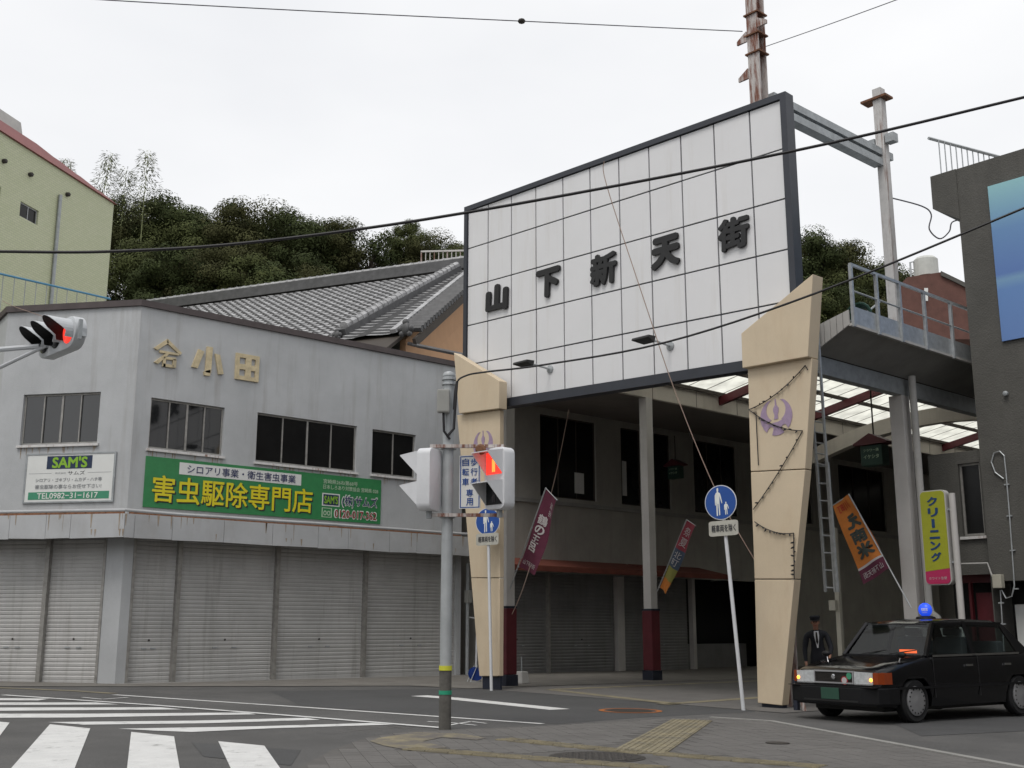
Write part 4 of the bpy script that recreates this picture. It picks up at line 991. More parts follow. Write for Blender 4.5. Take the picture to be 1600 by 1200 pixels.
# curved cross beam between the posts deeper in
m = MB(); N = 14; pts = []
for k in range(N + 1):
    x = XL + (XR - XL) * k / N; t = 2 * k / N - 1; pts.append((x, 7.35 - 0.75 * t * t + 0.05))
for (xa, za), (xb, zb_) in zip(pts, pts[1:]):
    m.hexa([(xa, 31.0, za - 0.25), (xb, 31.0, zb_ - 0.25), (xb, 31.3, zb_ - 0.25), (xa, 31.3, za - 0.25), (xa, 31.0, za + 0.2), (xb, 31.0, zb_ + 0.2), (xb, 31.3, zb_ + 0.2), (xa, 31.3, za + 0.2)])
m.build('arch_beam', 'fascia_beige', ar)
# right-hand edge beam, service canopy with its own rail
cn = thing('service_canopy', 'grey service canopy with sloping soffit and handrail between the gate column and the dark building', 'canopy', (XR, 18.2, 6.2))
MB().box(XR - 0.10, XR + 0.10, 17.6, 47.5, 6.02, 6.36).build('edge_beam', 'steel_grey', cn)
XO = -10.88; YN, YF = 18.2, 25.6
zi0, zo0, zi1, zo1 = 6.38, 6.78, 6.86, 7.06
MB().hexa([(XR + 0.11, YN, zi0), (XO, YN, zo0), (XO, YF, zo0), (XR + 0.11, YF, zi0), (XR + 0.11, YN, zi0 + 0.06), (XO, YN, zo0 + 0.06), (XO, YF, zo0 + 0.06), (XR + 0.11, YF, zi0 + 0.06)]).build('soffit', 'concrete', cn)
for k in range(6):
    a = XR + 0.11 + (XO - XR - 0.11) * k / 6 + 0.006; b = XR + 0.11 + (XO - XR - 0.11) * (k + 1) / 6 - 0.006
    f = lambda x, p, q: p + (q - p) * (x - XR - 0.11) / (XO - XR - 0.11)
    MB().hexa([(a, YN - 0.03, f(a, zi0, zo0)), (b, YN - 0.03, f(b, zi0, zo0)), (b, YN, f(b, zi0, zo0)), (a, YN, f(a, zi0, zo0)), (a, YN - 0.03, f(a, zi1, zo1)), (b, YN - 0.03, f(b, zi1, zo1)), (b, YN, f(b, zi1, zo1)), (a, YN, f(a, zi1, zo1))]).build('end_panel', 'concrete_pale', cn)
ys_ = [YN + 0.02, 19.1, 19.95, 20.9, 22.0, 23.2, 24.4, YF]
for a, b in zip(ys_, ys_[1:]): MB().box(XO, XO + 0.03, a + 0.02, b - 0.02, zo0 + 0.02, zo1 + 0.08).build('kick_plate', 'galv', cn)
for y in ys_[:-1]: MB().box(XO + 0.031, XO + 0.09, y - 0.03, y + 0.03, zo0 - 0.05, 7.92).build('rail_post', 'galv', cn)
MB().box(XO - 0.02, XO + 0.05, YN - 0.02, YF, zo0 - 0.03, zo0 + 0.019).build('edge_angle', 'concrete_pale', cn)
MB().bar((XO + 0.06, YN, 7.93), (XO + 0.06, YF, 7.93), 0.05, 0.05).build('hand_rail', 'galv', cn); MB().tube([(XO + 0.06, YN, 7.42), (XO + 0.06, YF, 7.42)], 0.018, 6).build('mid_rail', 'galv', cn)
MB().box(XR + 0.11, XO, YN, YF, zo0 + 0.061, zo0 + 0.09).build('deck', 'steel_grey', cn)
# clutter on the canopy deck
cl = thing('cable_reel', 'coil of dark green hose lying on the service canopy behind the handrail', 'hose', (-11.3, 19.3, 6.88))
m = MB()
for k in range(3): m.tube([(-11.3 + (0.28 - 0.03 * k) * math.cos(t * 0.35), 19.2 + 0.05 * k, 7.19 + (0.28 - 0.03 * k) * math.sin(t * 0.35)) for t in range(19)], 0.025, 5)
m.build('hose', 'green_board', cl)
MB().box(-11.5, -11.15, 19.6, 20.0, 6.875, 7.25).build('plant_box', 'reel_blue', label='blue box on the service canopy behind the handrail', cat='box', bevel=0.02)
MB().tube([(-11.2, 18.7, 6.88), (-11.3, 20.1, 7.7)], 0.02, 6).build('spare_bar', 'galv', label='loose pale bar leaning on the service canopy', cat='bar')

def arcade_post(x, y, z1, lab, red=True, r=0.13):
    t = thing('arcade_post', lab, 'post', on_ground((x, y), 0), group='arcade posts with maroon bases')
    g = gz(x, y)
    MB().box(x - r, x + r, y - r, y + r, g - 0.05, z1).build('shaft', 'post_white', t, bevel=0.01)
    if red:
        MB().box(x - r - 0.035, x + r + 0.035, y - r - 0.035, y + r + 0.035, g + 0.26, 1.75).build('sleeve', 'maroon', t, bevel=0.02); MB().box(x - r - 0.055, x + r + 0.055, y - r - 0.055, y + r + 0.055, g - 0.05, g + 0.255).build('foot', 'navy', t, bevel=0.01)
        MB().box(x - r - 0.04, x + r + 0.04, y - r - 0.04, y + r + 0.04, 1.751, 1.80).build('collar', 'navy', t)
    return t
arcade_post(-20.05, PXp(792, 1000, -20.05).y, 7.48, 'white arcade post with maroon sleeve next to the flared gate column')
arcade_post(-20.3, PXp(1018, 1000, -20.3).y, 7.48, 'white arcade post with maroon sleeve in front of the inner shutters')
YC2 = PXp(1416, 780, -11.85).y
arcade_post(-11.85, YC2, 6.02, 'thick white arcade post beside the yellow vertical sign', red=False, r=0.15)
arcade_post(-12.3, 27.5, 6.02, 'white arcade post deep inside behind the orange banner', red=True)
dp = thing('drain_pipe', 'pale drain pipe with elbow beside the thick white arcade post', 'pipe', on_ground((-11.52, YC2), 0))
MB().tube([(-11.53, YC2, 6.4), (-11.53, YC2, 1.75), (-11.50, YC2, 1.6), (-11.38, YC2, 1.5), (-11.30, YC2, 1.35), (-11.3, YC2, 0.0)], 0.075, 10).build('pipe', 'concrete_pale', dp, smooth=True)
# hanging lantern signs
def lantern(c, w, lab, zhang, txt):
    t = thing('hanging_sign', lab, 'hanging sign', c, group=None)
    x, y, z = c
    MB().tube([(x, y, z + w * 0.95), (x, y, zhang)], 0.02, 6).build('rod', 'wood_dark', t)
    MB().box(x - w * 0.36, x + w * 0.36, y - w * 0.2, y + w * 0.2, z, z + w * 0.62).build('board', 'green_board', t, bevel=0.01)
    MB().prism([(x - w * 0.56, y - w * 0.28, z + w * 0.64), (x + w * 0.56, y - w * 0.28, z + w * 0.64), (x + w * 0.56, y - w * 0.28, z + w * 0.70), (x, y - w * 0.28, z + w * 0.98), (x - w * 0.56, y - w * 0.28, z + w * 0.70)], (0, w * 0.56, 0)).build('roof', 'maroon', t)
    s = flat_surf((x - w * 0.36, y - w * 0.2, z), (w * 0.72, 0, 0), (0, 0, w * 0.62))
    letter('lettering', txt[0], s, 'text_pale', t, 0.14, 0.86, 0.68, 0.82, off=0.006, bold=0.01); letter('lettering', txt[1], s, 'text_pale', t, 0.14, 0.86, 0.34, 0.54, off=0.006, bold=0.02)
pl_ = PYp(1368, 728, 26.2); lantern((pl_.x, 26.2, pl_.z), 0.84, 'green lettered board with red gabled roof hanging under the arcade roof behind the orange banner', roof_z(pl_.x) - 0.1, ("フラワー通", "イケシタ"))
pl_ = PYp(1056, 748, 29.0); lantern((pl_.x, 29.0, pl_.z), 0.66, 'small green board with red gabled roof hanging before the inner shop windows', 7.56, ("フラワー通", "イケシタ"))
# arcade far end and right-hand shop row
fe = thing('far_shop', 'dark shop row on the taxi side of the arcade behind the thick post', 'building', on_ground((-9.5, 36), 0))
MB().box(-9.2, -2.0, 25.0, 48.5, -0.5, 8.2).build('wall', 'shop_wall', fe)
for y in (26.0, 30.0, 34.0, 38.0, 42.0):
    MB().box(-9.24, -9.19, y, y + 3.2, -0.3, 2.8).build('shutter', 'shutter_dark', fe); MB().box(-9.24, -9.19, y + 0.3, y + 2.8, 4.2, 6.0).build('window', 'glass_dull', fe)
MB().box(-27, -1, 48.5, 49, -1, 9.5).build('end_wall', 'shop_wall', label='dark wall closing the far end of the arcade', cat='wall')

# ================================================================== DARK BUILDING ON THE RIGHT
db = thing('dark_building', 'dark rough concrete building with a blue poster panel behind the taxi', 'building', on_ground((-6, 22.1), 0))
YD = 22.1
PDk = lambda u, v, d=0.0: Vector((u, YD + d, v))
zt_ = PYp(1453, 277, YD).z; xl_ = PYp(1530, 700, YD).x; xc_ = PYp(1456, 300, YD).x
zc_ = PYp(1465, 325, YD).z; zc2 = PYp(1502, 342, YD).z
w_r = (PYp(1493, 800, YD).x, PYp(1527, 800, YD).x, PYp(1510, 836, YD).z, 4.6)
m = MB().wall(PDk, [xl_, 9.0], [3.15, zt_], [], 0.2)
m.face((xl_, YD, 3.15), (xl_, YD + 3, 3.15), (xl_, YD + 3, zt_), (xl_, YD, zt_)).face((xl_, YD, zt_), (9, YD, zt_), (9, YD + 12, zt_), (xl_, YD + 3, zt_))
m.wall(PDk, [xl_ , 9.0], [-0.4, 3.15], [(xl_ + 0.02, xl_ + 0.9, -0.35, 2.2)], 0.8)
m.build('wall', 'concrete_dark', db)
MB().prism([(xc_, YD - 0.02, zc_), (xl_ + 0.02, YD - 0.02, zc2), (xl_ + 0.02, YD - 0.02, zt_ + 0.003), (xc_, YD - 0.02, zt_ + 0.003)], (0, 3, 0)).build('cornice', 'concrete_dark', db)
# lower wing with a window beside the post
MB().wall(PDk if False else (lambda u, v, d=0.0: Vector((u, YD + 0.25 + d, v))), [-11.75, xl_], [2.35, 4.85], [w_r], 0.25).build('wing_wall', 'concrete_dark', db)
window(db, lambda u, v, d=0.0: Vector((u, YD + 0.25 + d, v)), w_r, 1, 'alu_dirty', 'glass_dull', sill=True)
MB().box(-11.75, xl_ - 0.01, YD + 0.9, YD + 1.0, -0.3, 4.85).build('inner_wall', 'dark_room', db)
bp = [PYp(1550, 291, YD), PYp(1562, 535, YD)]
ps = MB().box((bp[0].x + bp[1].x) / 2, 1.5, YD - 0.05, YD - 0.01, bp[1].z, bp[0].z)
# the poster: pale cyan sky over blue with a soft white wave (flat print)
mm_ = mat('poster', (0.12, 0.24, 0.48), 0.45, var=0.05)
nt = mm_.node_tree; g_ = nt.nodes.new('ShaderNodeNewGeometry'); sx_ = nt.nodes.new('ShaderNodeSeparateXYZ'); mr_ = nt.nodes.new('ShaderNodeMapRange')
mr_.inputs['From Min'].default_value = bp[1].z; mr_.inputs['From Max'].default_value = bp[0].z
cr_ = nt.nodes.new('ShaderNodeValToRGB'); el = cr_.color_ramp.elements
el[0].position = 0.0; el[0].color = (0.14, 0.25, 0.53, 1); el[1].position = 1.0; el[1].color = (0.30, 0.56, 0.60, 1)
for p_, c_ in ((0.32, (0.14, 0.27, 0.55, 1)), (0.38, (0.20, 0.36, 0.55, 1)), (0.42, (0.12, 0.22, 0.50, 1)), (0.7, (0.15, 0.29, 0.53, 1))):
    e_ = el.new(p_); e_.color = c_
nt.links.new(g_.outputs['Position'], sx_.inputs[0]); nt.links.new(sx_.outputs['Z'], mr_.inputs['Value']); nt.links.new(mr_.outputs['Result'], cr_.inputs['Fac'])
nt.links.new(cr_.outputs['Color'], nt.nodes['Principled BSDF'].inputs['Base Color'])
ps.build('poster_panel', 'poster', label='large blue printed panel mounted on the dark concrete building', cat='panel')
# roof railing
rr = thing('roof_railing', 'pale roof railing of thin bars on top of the dark building', 'railing', (xc_, YD, zt_))
zr_ = PYp(1452, 217, YD + 0.3).z
MB().tube([(xc_ - 0.1, YD + 0.25, zr_), (xc_ + 0.6, YD + 2.9, zr_)], 0.035, 6).build('top_rail', 'galv', rr); MB().tube([(xc_ + 0.05, YD + 0.5, zt_ + 0.12), (xc_ + 0.6, YD + 2.9, zt_ + 0.12)], 0.02, 6).build('bottom_rail', 'galv', rr)
for k in range(14):
    y = YD + 0.5 + k * 0.18; x = xc_ + 0.0 + k * 0.04; MB().tube([(x, y, zt_ + 0.0), (x, y, zr_)], 0.014, 5).build('baluster', 'galv', rr)
# doorway clutter behind the taxi: red door, pale boards
sf = thing('shop_entrance', 'maroon framed shop entrance with pale boards behind the taxi', 'shop entrance', on_ground((-11.2, YD + 0.6), 0))
MB().box(-11.75, xl_ + 0.9, YD + 0.50, YD + 0.58, 2.2, 2.5).build('lintel', 'maroon', sf)
MB().box(-11.2, -11.15, YD + 0.45, YD + 0.55, -0.1, 2.2).build('jamb', 'maroon', sf); MB().box(xl_ + 0.2, xl_ + 0.5, YD + 0.5, YD + 0.55, -0.1, 1.75).build('board', 'sign_white', sf)
MB().box(-11.1, -10.75, YD + 0.55, YD + 0.6, -0.1, 2.0).build('door_panel', 'maroon', sf); MB().box(xl_ + 0.18, xl_ + 0.52, YD + 0.49, YD + 0.56, 1.76, 2.19).build('pane', 'glass_dull', sf)
# conduit, junction box
cd_ = thing('wall_conduit', 'thin white conduit with clips looping down the dark concrete wall', 'conduit', PYp(1575, 930, YD))
q = lambda px, py: PYp(px, py, YD - 0.03)
MB().tube([q(*p) for p in ((1568, 748), (1555, 738), (1549, 722), (1553, 708), (1562, 705), (1569, 712), (1572, 740), (1577, 800), (1582, 870), (1585, 915), (1581, 932), (1572, 935), (1565, 922))], 0.014, 6).build('conduit', 'galv', cd_)
MB().tube([q(*p) for p in ((1497, 881), (1543, 880), (1549, 897), (1553, 905))], 0.018, 6).build('conduit', 'concrete_pale', cd_); MB().tube([q(*p) for p in ((1563, 922), (1567, 990), (1570, 1040))], 0.012, 6).build('conduit', 'galv', cd_)
m = MB()
for p in ((1573, 757), (1577, 806), (1582, 860), (1587, 920), (1564, 942), (1567, 975)):
    c = q(*p); m.box(c.x - 0.05, c.x + 0.05, c.y - 0.01, c.y + 0.03, c.z - 0.012, c.z + 0.012)
m.build('clip', 'galv', cd_)
a, b = q(1554, 898), q(1570, 919); MB().box(a.x, b.x, YD - 0.16, YD - 0.005, b.z, a.z).build('junction_box', 'beige_box', label='small beige junction box on the dark concrete wall', cat='box', bevel=0.015)
a = q(1572, 615); MB().lathe(a, (0, -1, 0), [(0.05, 0), (0.05, 0.05), (0.02, 0.06)], 10).build('wall_lamp', 'steel_grey', label='small round fitting on the dark concrete wall', cat='fitting')
# yellow vertical shop sign on its pole
YV = 20.6
vs_ = thing('vertical_sign', 'yellow vertical shop sign with blue lettering and pink foot beside the thick post', 'sign', on_ground((-10.7, YV), 0))
a0, a1 = PYp(1441, 840, YV).x, PYp(1482, 840, YV).x; zt2, zb2 = PYp(1458, 766, YV).z, PYp(1466, 914, YV).z
def rounded(x0, x1, z0, z1, r, n=5):
    out = []
    for cx, cz, s in ((x1 - r, z0 + r, -90), (x1 - r, z1 - r, 0), (x0 + r, z1 - r, 90), (x0 + r, z0 + r, 180)):
        out += [(cx + r * math.cos(R(s + 90 * k / n)), cz + r * math.sin(R(s + 90 * k / n))) for k in range(n + 1)]
    return out
MB().prism([(x, YV, z) for x, z in rounded(a0, a1, zb2, zt2, 0.09)], (0, 0.16, 0)).build('case', 'concrete_pale', vs_)
zsp = zb2 + (zt2 - zb2) * 0.16
fr_ = rounded(a0 + 0.02, a1 - 0.02, zb2 + 0.02, zt2 - 0.02, 0.08)
MB().prism([(a1 - 0.02, YV - 0.012, zsp + 0.02)] + [(x, YV - 0.012, z) for x, z in fr_ if z > zsp + 0.3] + [(a0 + 0.02, YV - 0.012, zsp - 0.03)], (0, 0.0119, 0)).build('face', 'clean_yellow', vs_)
MB().prism([(a0 + 0.02, YV - 0.012, zsp - 0.034)] + [(x, YV - 0.012, z) for x, z in fr_ if z < zsp - 0.05 and x < (a0 + a1) / 2] + [(x, YV - 0.012, z) for x, z in fr_ if z < zsp - 0.05 and x >= (a0 + a1) / 2] + [(a1 - 0.02, YV - 0.012, zsp + 0.016)], (0, 0.0119, 0)).build('foot_face', 'clean_pink', vs_)
sV = flat_surf((a0, YV - 0.012, zb2), (a1 - a0, 0, 0), (0, 0, zt2 - zb2))
for i, ch in enumerate("クリｌニング".replace('ｌ', '|')):
    top = 0.93 - i * 0.118
    letter('lettering', ch, sV, 'clean_blue', vs_, 0.30 if ch != '|' else 0.42, 0.70 if ch != '|' else 0.54, top - 0.095, top, bold=0.045, off=0.004)
letter('lettering', "ホワイト急便", sV, 'banner_pale', vs_, 0.16, 0.84, 0.055, 0.085, off=0.004)
xp = PYp(1491, 860, YV).x
MB().tube([(xp, YV + 0.08, gz(xp, YV) - 0.03), (xp, YV + 0.08, PYp(1486, 770, YV).z)], 0.062, 10).build('pole', 'post_white', vs_, smooth=True)
MB().box(a1 - 0.01, xp, YV + 0.05, YV + 0.09, zb2 + 0.4, zb2 + 0.44).box(a1 - 0.01, xp, YV + 0.05, YV + 0.09, zt2 - 0.4, zt2 - 0.36).build('bracket', 'steel_grey', vs_)
# ladder on the back of the gate column
YLd = 18.05
ld = thing('ladder', 'grey aluminium ladder hung beside the flared gate column next to the taxi', 'ladder', PYp(1300, 925, YLd))
def rail(pts, w=0.035, name='stile'):
    MB().bar(PYp(*pts[0], YLd), PYp(*pts[1], YLd), w, 0.05, up=(0, 1, 0)).build(name, 'galv', ld)
rail(((1273, 442), (1305, 925))); rail(((1263, 560), (1277, 740)))
rail(((1276, 722), (1290, 925)), 0.04); rail(((1293, 722), (1309, 925)), 0.04)
for k in range(11):
    t = k / 10.0; y = 560 + 165 * t
    xa = 1263 + (1277 - 1263) * (y - 560) / 180; xb = 1273 + 32 * (y - 442) / 483
    MB().tube([PYp(xa, y - 1, YLd), PYp(xb, y + 2, YLd)], 0.014, 5).build('rung', 'galv', ld)
for k in range(8):
    y = 728 + 190 * k / 7; xa = 1276 + 14 * (y - 722) / 203; xb = 1293 + 16 * (y - 722) / 203
    MB().tube([PYp(xa, y, YLd + 0.03), PYp(xb, y + 1, YLd + 0.03)], 0.016, 5).build('rung', 'galv', ld)
# ---- red brick house with water tank behind the canopy
bh = thing('brick_house', 'red brick gabled house with white water tank behind the service canopy', 'house', PD(1460, 560, 46))
def dpt(px, py, d): return PD(px, py, d)
ring = [dpt(1395, 455, 46), dpt(1418, 433, 46), dpt(1472, 425, 46), dpt(1520, 448, 46), dpt(1520, 530, 46), dpt(1395, 530, 46)]
back = ray(1460, 500); back.z = 0; back.normalize()
MB().prism(ring, back * 6).build('wall', 'brick_red', bh)
MB().prism([dpt(1470, 423, 45.9), dpt(1522, 448, 45.9), dpt(1522, 456, 45.9), dpt(1496, 442, 45.9), dpt(1470, 430, 45.9)], back * 6.2).build('roof_edge', 'concrete_dark', bh)
for (x0, y0, x1, y1) in ((1444, 450, 1450, 470),): MB().prism([dpt(x0, y1, 45.9), dpt(x1, y1, 45.9), dpt(x1, y0, 45.9), dpt(x0, y0, 45.9)], back * 0.05).build('vent_pipe', 'sign_white', bh)
tk = thing('water_tank', 'pale cylindrical water tank on the red brick house', 'tank', dpt(1448, 432, 47))
r_ = (dpt(1468, 420, 47) - dpt(1431, 420, 47)).length / 2; c_ = dpt(1448, 433, 47)
MB().lathe(c_, (0, 0, 1), [(r_, 0), (r_, 0.75), (r_ * 0.8, 0.86), (r_ * 0.3, 0.9)], 20).build('drum', 'tank_white', tk, smooth=True)
MB().tube([dpt(1424, 436, 47), dpt(1422, 410, 47), dpt(1432, 408, 47)], 0.04, 6).build('pipe', 'galv', tk)

# ================================================================== BEHIND: TILED HOUSE, GREEN BUILDING, HILL
rW = c2w(-0.92, 0.39).normalized(); fW = c2w(-0.39, -0.92).normalized(); SL = 0.55
apex = PD(725, 421, 42)
nR = (fW + Vector((0, 0, -SL))).cross(rW).normalized()
if nR.z < 0: nR = -nR
def RP(u, v, h=0.0): return apex + rW * u + fW * v + Vector((0, 0, -SL * v)) + nR * h
th = thing('tiled_house', 'old house with grey pantile roof and orange gable wall behind the grey corner building', 'house', Vector((apex.x, apex.y, 0)))
def tile_field(u0, u1, v0, v1, name, pu=0.33, pv=0.31, flare=0.0):
    m = MB(); nu = int((u1 - u0) / pu); nv = int((v1 - v0) / pv); K = 5
    prof = [0.03, 0.05, 0.03, 0.0, 0.005]
    rows = []
    for j in range(nv):
        for e, lift in ((0.0, 0.0), (0.90, 0.055)):
            row = []
            for i in range(nu * K + 1):
                vv = v0 + (v1 - v0) * (j + e) / nv; ua = u0 - flare * vv
                u = ua + (u1 - ua) * i / (nu * K); jit = 0.007 * math.sin(j * 12.9 + (i // K) * 78.2)
                row.append(RP(u, v0 + (v1 - v0) * (j + e) / nv, prof[i % K] + lift + jit))
            rows.append(row)
    w = len(rows[0])
    q4 = lambda a, i: (a * w + i, a * w + i + 1, (a + 1) * w + i + 1, (a + 1) * w + i)
    pts = [p for r_ in rows for p in r_]
    m.add(pts, [q4(a, i) for a in range(0, len(rows) - 1, 2) for i in range(w - 1)])
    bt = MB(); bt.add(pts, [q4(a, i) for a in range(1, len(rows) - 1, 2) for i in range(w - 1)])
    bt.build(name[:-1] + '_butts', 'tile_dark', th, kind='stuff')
    return m.build(name, 'tile_grey', th, kind='stuff')
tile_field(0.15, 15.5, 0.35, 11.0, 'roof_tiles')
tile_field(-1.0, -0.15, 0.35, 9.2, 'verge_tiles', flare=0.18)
MB().prism([RP(-1.0, 0.1, -0.14), RP(15.6, 0.1, -0.14), RP(15.6, 11.1, -0.14), RP(-2.6, 11.1, -0.14)], nR * 0.10).build('roof_deck', 'wood_dark', th)
# main ridge: stacked courses and round caps
for k, (w_, z0, z1) in enumerate(((0.42, 0.0, 0.16), (0.36, 0.162, 0.30), (0.30, 0.302, 0.42))):
    MB().bar(RP(-1.7, 0.12, 0.02) + Vector((0, 0, (z0 + z1) / 2)), RP(15.8, 0.12, 0.02) + Vector((0, 0, (z0 + z1) / 2)), w_, z1 - z0).build('ridge_course', 'tile_dark', th)
cap = MB()
cap.tube([(0, 0, 0), (0.30, 0, 0.0), (0.301, 0, 0), (0.36, 0, 0)], [0.10, 0.10, 0.12, 0.12], 8)
cap0 = None
def ridge_caps(p0, p1, scale=1.0):
    global cap0
    d = p1 - p0; n = int(d.length / 0.36); t = d.normalized(); q = Vector((1, 0, 0)).rotation_difference(t).to_matrix().to_4x4()
    for k in range(n):
        Mx = Matrix.Translation(p0 + t * (0.36 * k)) @ q @ Matrix.Scale(scale, 4)
        if cap0 is None:
            cap0 = cap.build('ridge_tile', 'tile_grey', th, local=True, smooth=True); cap0.matrix_local = WM[th.name].inverted() @ Mx
        else: piece('ridge_tile', cap0.data, th, Mx)
ridge_caps(RP(-1.7, 0.12, 0.02) + Vector((0, 0, 0.45)), RP(15.8, 0.12, 0.02) + Vector((0, 0, 0.45)))
MB().bar(RP(0.0, 0.5, 0.14), RP(0.0, 8.7, 0.14), 0.34, 0.24, up=nR).build('descending_ridge', 'tile_dark', th)
ridge_caps(RP(0.0, 0.5, 0.30), RP(0.0, 8.7, 0.30), 1.25)
# verge tiles: short barrels across the gable edge
vt = MB()
for k in range(30):
    v = 0.5 + k * 0.29; e_ = 1.1 + 0.18 * v; vt.tube([RP(-e_ - 0.2, v, 0.05), RP(-e_ + 0.5, v, 0.10)], 0.10, 6)
vt.build('verge_barrels', 'tile_dark', th)
MB().bar(RP(-0.65, 0.4, 0.14), RP(-2.1, 9.2, 0.14), 0.18, 0.12, up=nR).build('verge_ridge', 'tile_grey', th)
MB().bar(RP(-1.2, 0.2, -0.22), RP(-2.85, 9.4, -0.22), 0.10, 0.24, up=nR).build('barge_board', 'wood_dark', th)
# ogre tile ornaments
for p, s in ((RP(-2.6, 9.3, 0.2), 0.62), (RP(0.05, 8.85, 0.15), 0.4)):
    m = MB().ball(p, 0.30 * s, 10, 6, (1.0, 0.6, 1.1)).ball(p + Vector((0, 0, 0.32 * s)), 0.17 * s, 8, 6).ball(p + rW * 0.28 * s, 0.16 * s, 8, 6).ball(p - rW * 0.28 * s, 0.16 * s, 8, 6).ball(p + rW * 0.2 * s - Vector((0, 0, 0.25 * s)), 0.15 * s, 8, 6).ball(p - rW * 0.2 * s - Vector((0, 0, 0.25 * s)), 0.15 * s, 8, 6)
    m.build('ornament_tile', 'tile_dark', th, smooth=True)
# gable wall, lower pent roof, body
g0 = -0.8
MB().prism([RP(g0, 0.3, -0.2), RP(g0 - 1.55, 9.0, -0.2), RP(g0 - 1.55, 9.0, -0.2) - Vector((0, 0, 7)), RP(g0, 0.3, -0.2) - fW * 9 - Vector((0, 0, 12)), RP(g0, 0.3, -0.2) - fW * 9 - Vector((0, 0, 5))], rW * 0.2).build('gable_wall', 'orange_plaster', th)
MB().prism([RP(14.5, 8.6, -0.3), RP(-0.9, 8.6, -0.3), RP(-0.9, 8.6, -0.3) - Vector((0, 0, 9.5)), RP(14.5, 8.6, -0.3) - Vector((0, 0, 9.5))], -fW * 0.3).build('front_wall', 'plaster_eave', th)
MB().prism([RP(15.5, 0.1, -0.05), RP(-1.6, 0.1, -0.05), RP(-1.6, 0.1, -0.05) - fW * 9 - Vector((0, 0, 5)), RP(15.5, 0.1, -0.05) - fW * 9 - Vector((0, 0, 5))], Vector((0, 0, -0.1))).build('rear_slope', 'tile_grey', th)
e0 = RP(-2.6, 9.3, -0.1)
m = MB()
for k in range(3): m.tube([e0 - rW * (0.15 * k) + Vector((0, 0, -0.15 - 0.05 * k)), e0 - rW * (0.15 * k + 1.7) - fW * 0.6 + Vector((0, 0, -0.55 - 0.05 * k))], 0.055, 7)
m.build('lower_eave_tiles', 'tile_dark', th)
# rusty white railing on a roof terrace behind the tiled house
tr = thing('roof_terrace', 'pale terrace wall carrying a rust-stained white railing behind the tiled roof', 'terrace', PD(700, 470, 52))
a, b = PD(657, 418, 50), PD(760, 404, 50); dn = (b - a); dn.z = 0; dn.normalize(); z0 = a.z
MB().prism([a - Vector((0, 0, 0.05)), a + dn * 8 - Vector((0, 0, 0.05)), a + dn * 8 - Vector((0, 0, 9)), a - Vector((0, 0, 9))], ray(700, 600) * 3).build('wall', 'concrete_pale', tr)
rl = thing('terrace_railing', 'rust-stained white bar railing on the terrace behind the tiled roof', 'railing', a)
hr = (PD(657, 393, 50) - a).z
MB().bar(a + Vector((0, 0, hr)), a + dn * 5 + Vector((0, 0, hr + 0.12)), 0.07, 0.07).build('top_rail', 'post_white', rl)
for k in range(24): MB().bar(a + dn * (0.03 + k * 0.2) + Vector((0, 0, -0.08)), a + dn * (0.03 + k * 0.2) + Vector((0, 0, hr + 0.005 * k)), 0.03 if k % 6 else 0.07, 0.03, up=(0, 1, 0)).build('baluster', 'post_white' if k % 3 else 'steel_rusty', rl)

# ---- green tiled building far left
gbd = c2w(-math.sin(R(13)), -math.cos(R(13))).normalized(); gc = PD(178, 317, 46)
gt = thing('green_building', 'pale green tiled tall building with red metal parapet rising behind the corner building', 'building', Vector((gc.x, gc.y, 0)))
gn = Vector((-gbd.y, gbd.x, 0))
if gn.dot(Vector((-gc.x, -gc.y, 0))) < 0: gn = -gn                     # outward normal of the visible face
GPt = lambda u, z, d=0.0: Vector((gc.x, gc.y, z)) + gbd * u - gn * d
def gu(px, py):
    p = PL(px, py, gc, gn); return (Vector((p.x, p.y, 0)) - Vector((gc.x, gc.y, 0))).dot(gbd), p.z
wg = [gu(32, 318), gu(59, 346)]
hole = (min(wg[0][0], wg[1][0]), max(wg[0][0], wg[1][0]), min(gu(45, 345)[1], gu(45, 345)[1]), gu(45, 321)[1])
w2 = gu(1, 300)[0]; hole2 = (w2, w2 + 1.2, hole[2] + 0.1, hole[3] + 0.1)
ztg = gc.z
m = MB().wall(GPt, [0, 22], [-1, ztg], [hole, hole2], 0.12)
m.face(GPt(0, -1), GPt(0, -1, 10), GPt(0, ztg, 10), GPt(0, ztg)).face(GPt(0, ztg), GPt(22, ztg), GPt(22, ztg, 10), GPt(0, ztg, 10))
gw = m.build('wall', 'green_tile', gt)
nt = MATS['green_tile'].node_tree                       # small ceramic tiles: fine joints, far too small to pick apart here
bk = nt.nodes.new('ShaderNodeTexBrick'); bk.inputs['Scale'].default_value = 1.0; bk.inputs['Brick Width'].default_value = 0.24; bk.inputs['Row Height'].default_value = 0.09; bk.inputs['Mortar Size'].default_value = 0.007
bk.inputs['Color1'].default_value = (0.49, 0.52, 0.33, 1); bk.inputs['Color2'].default_value = (0.53, 0.55, 0.37, 1); bk.inputs['Mortar'].default_value = (0.36, 0.37, 0.27, 1)
g_ = nt.nodes.new('ShaderNodeNewGeometry'); vr = nt.nodes.new('ShaderNodeVectorRotate'); vr.rotation_type = 'Z_AXIS'; vr.inputs['Angle'].default_value = -math.atan2(gbd.y, gbd.x)
sp_ = nt.nodes.new('ShaderNodeSeparateXYZ'); cb_ = nt.nodes.new('ShaderNodeCombineXYZ')
nt.links.new(g_.outputs['Position'], vr.inputs['Vector']); nt.links.new(vr.outputs['Vector'], sp_.inputs[0]); nt.links.new(sp_.outputs['X'], cb_.inputs['X']); nt.links.new(sp_.outputs['Z'], cb_.inputs['Y'])
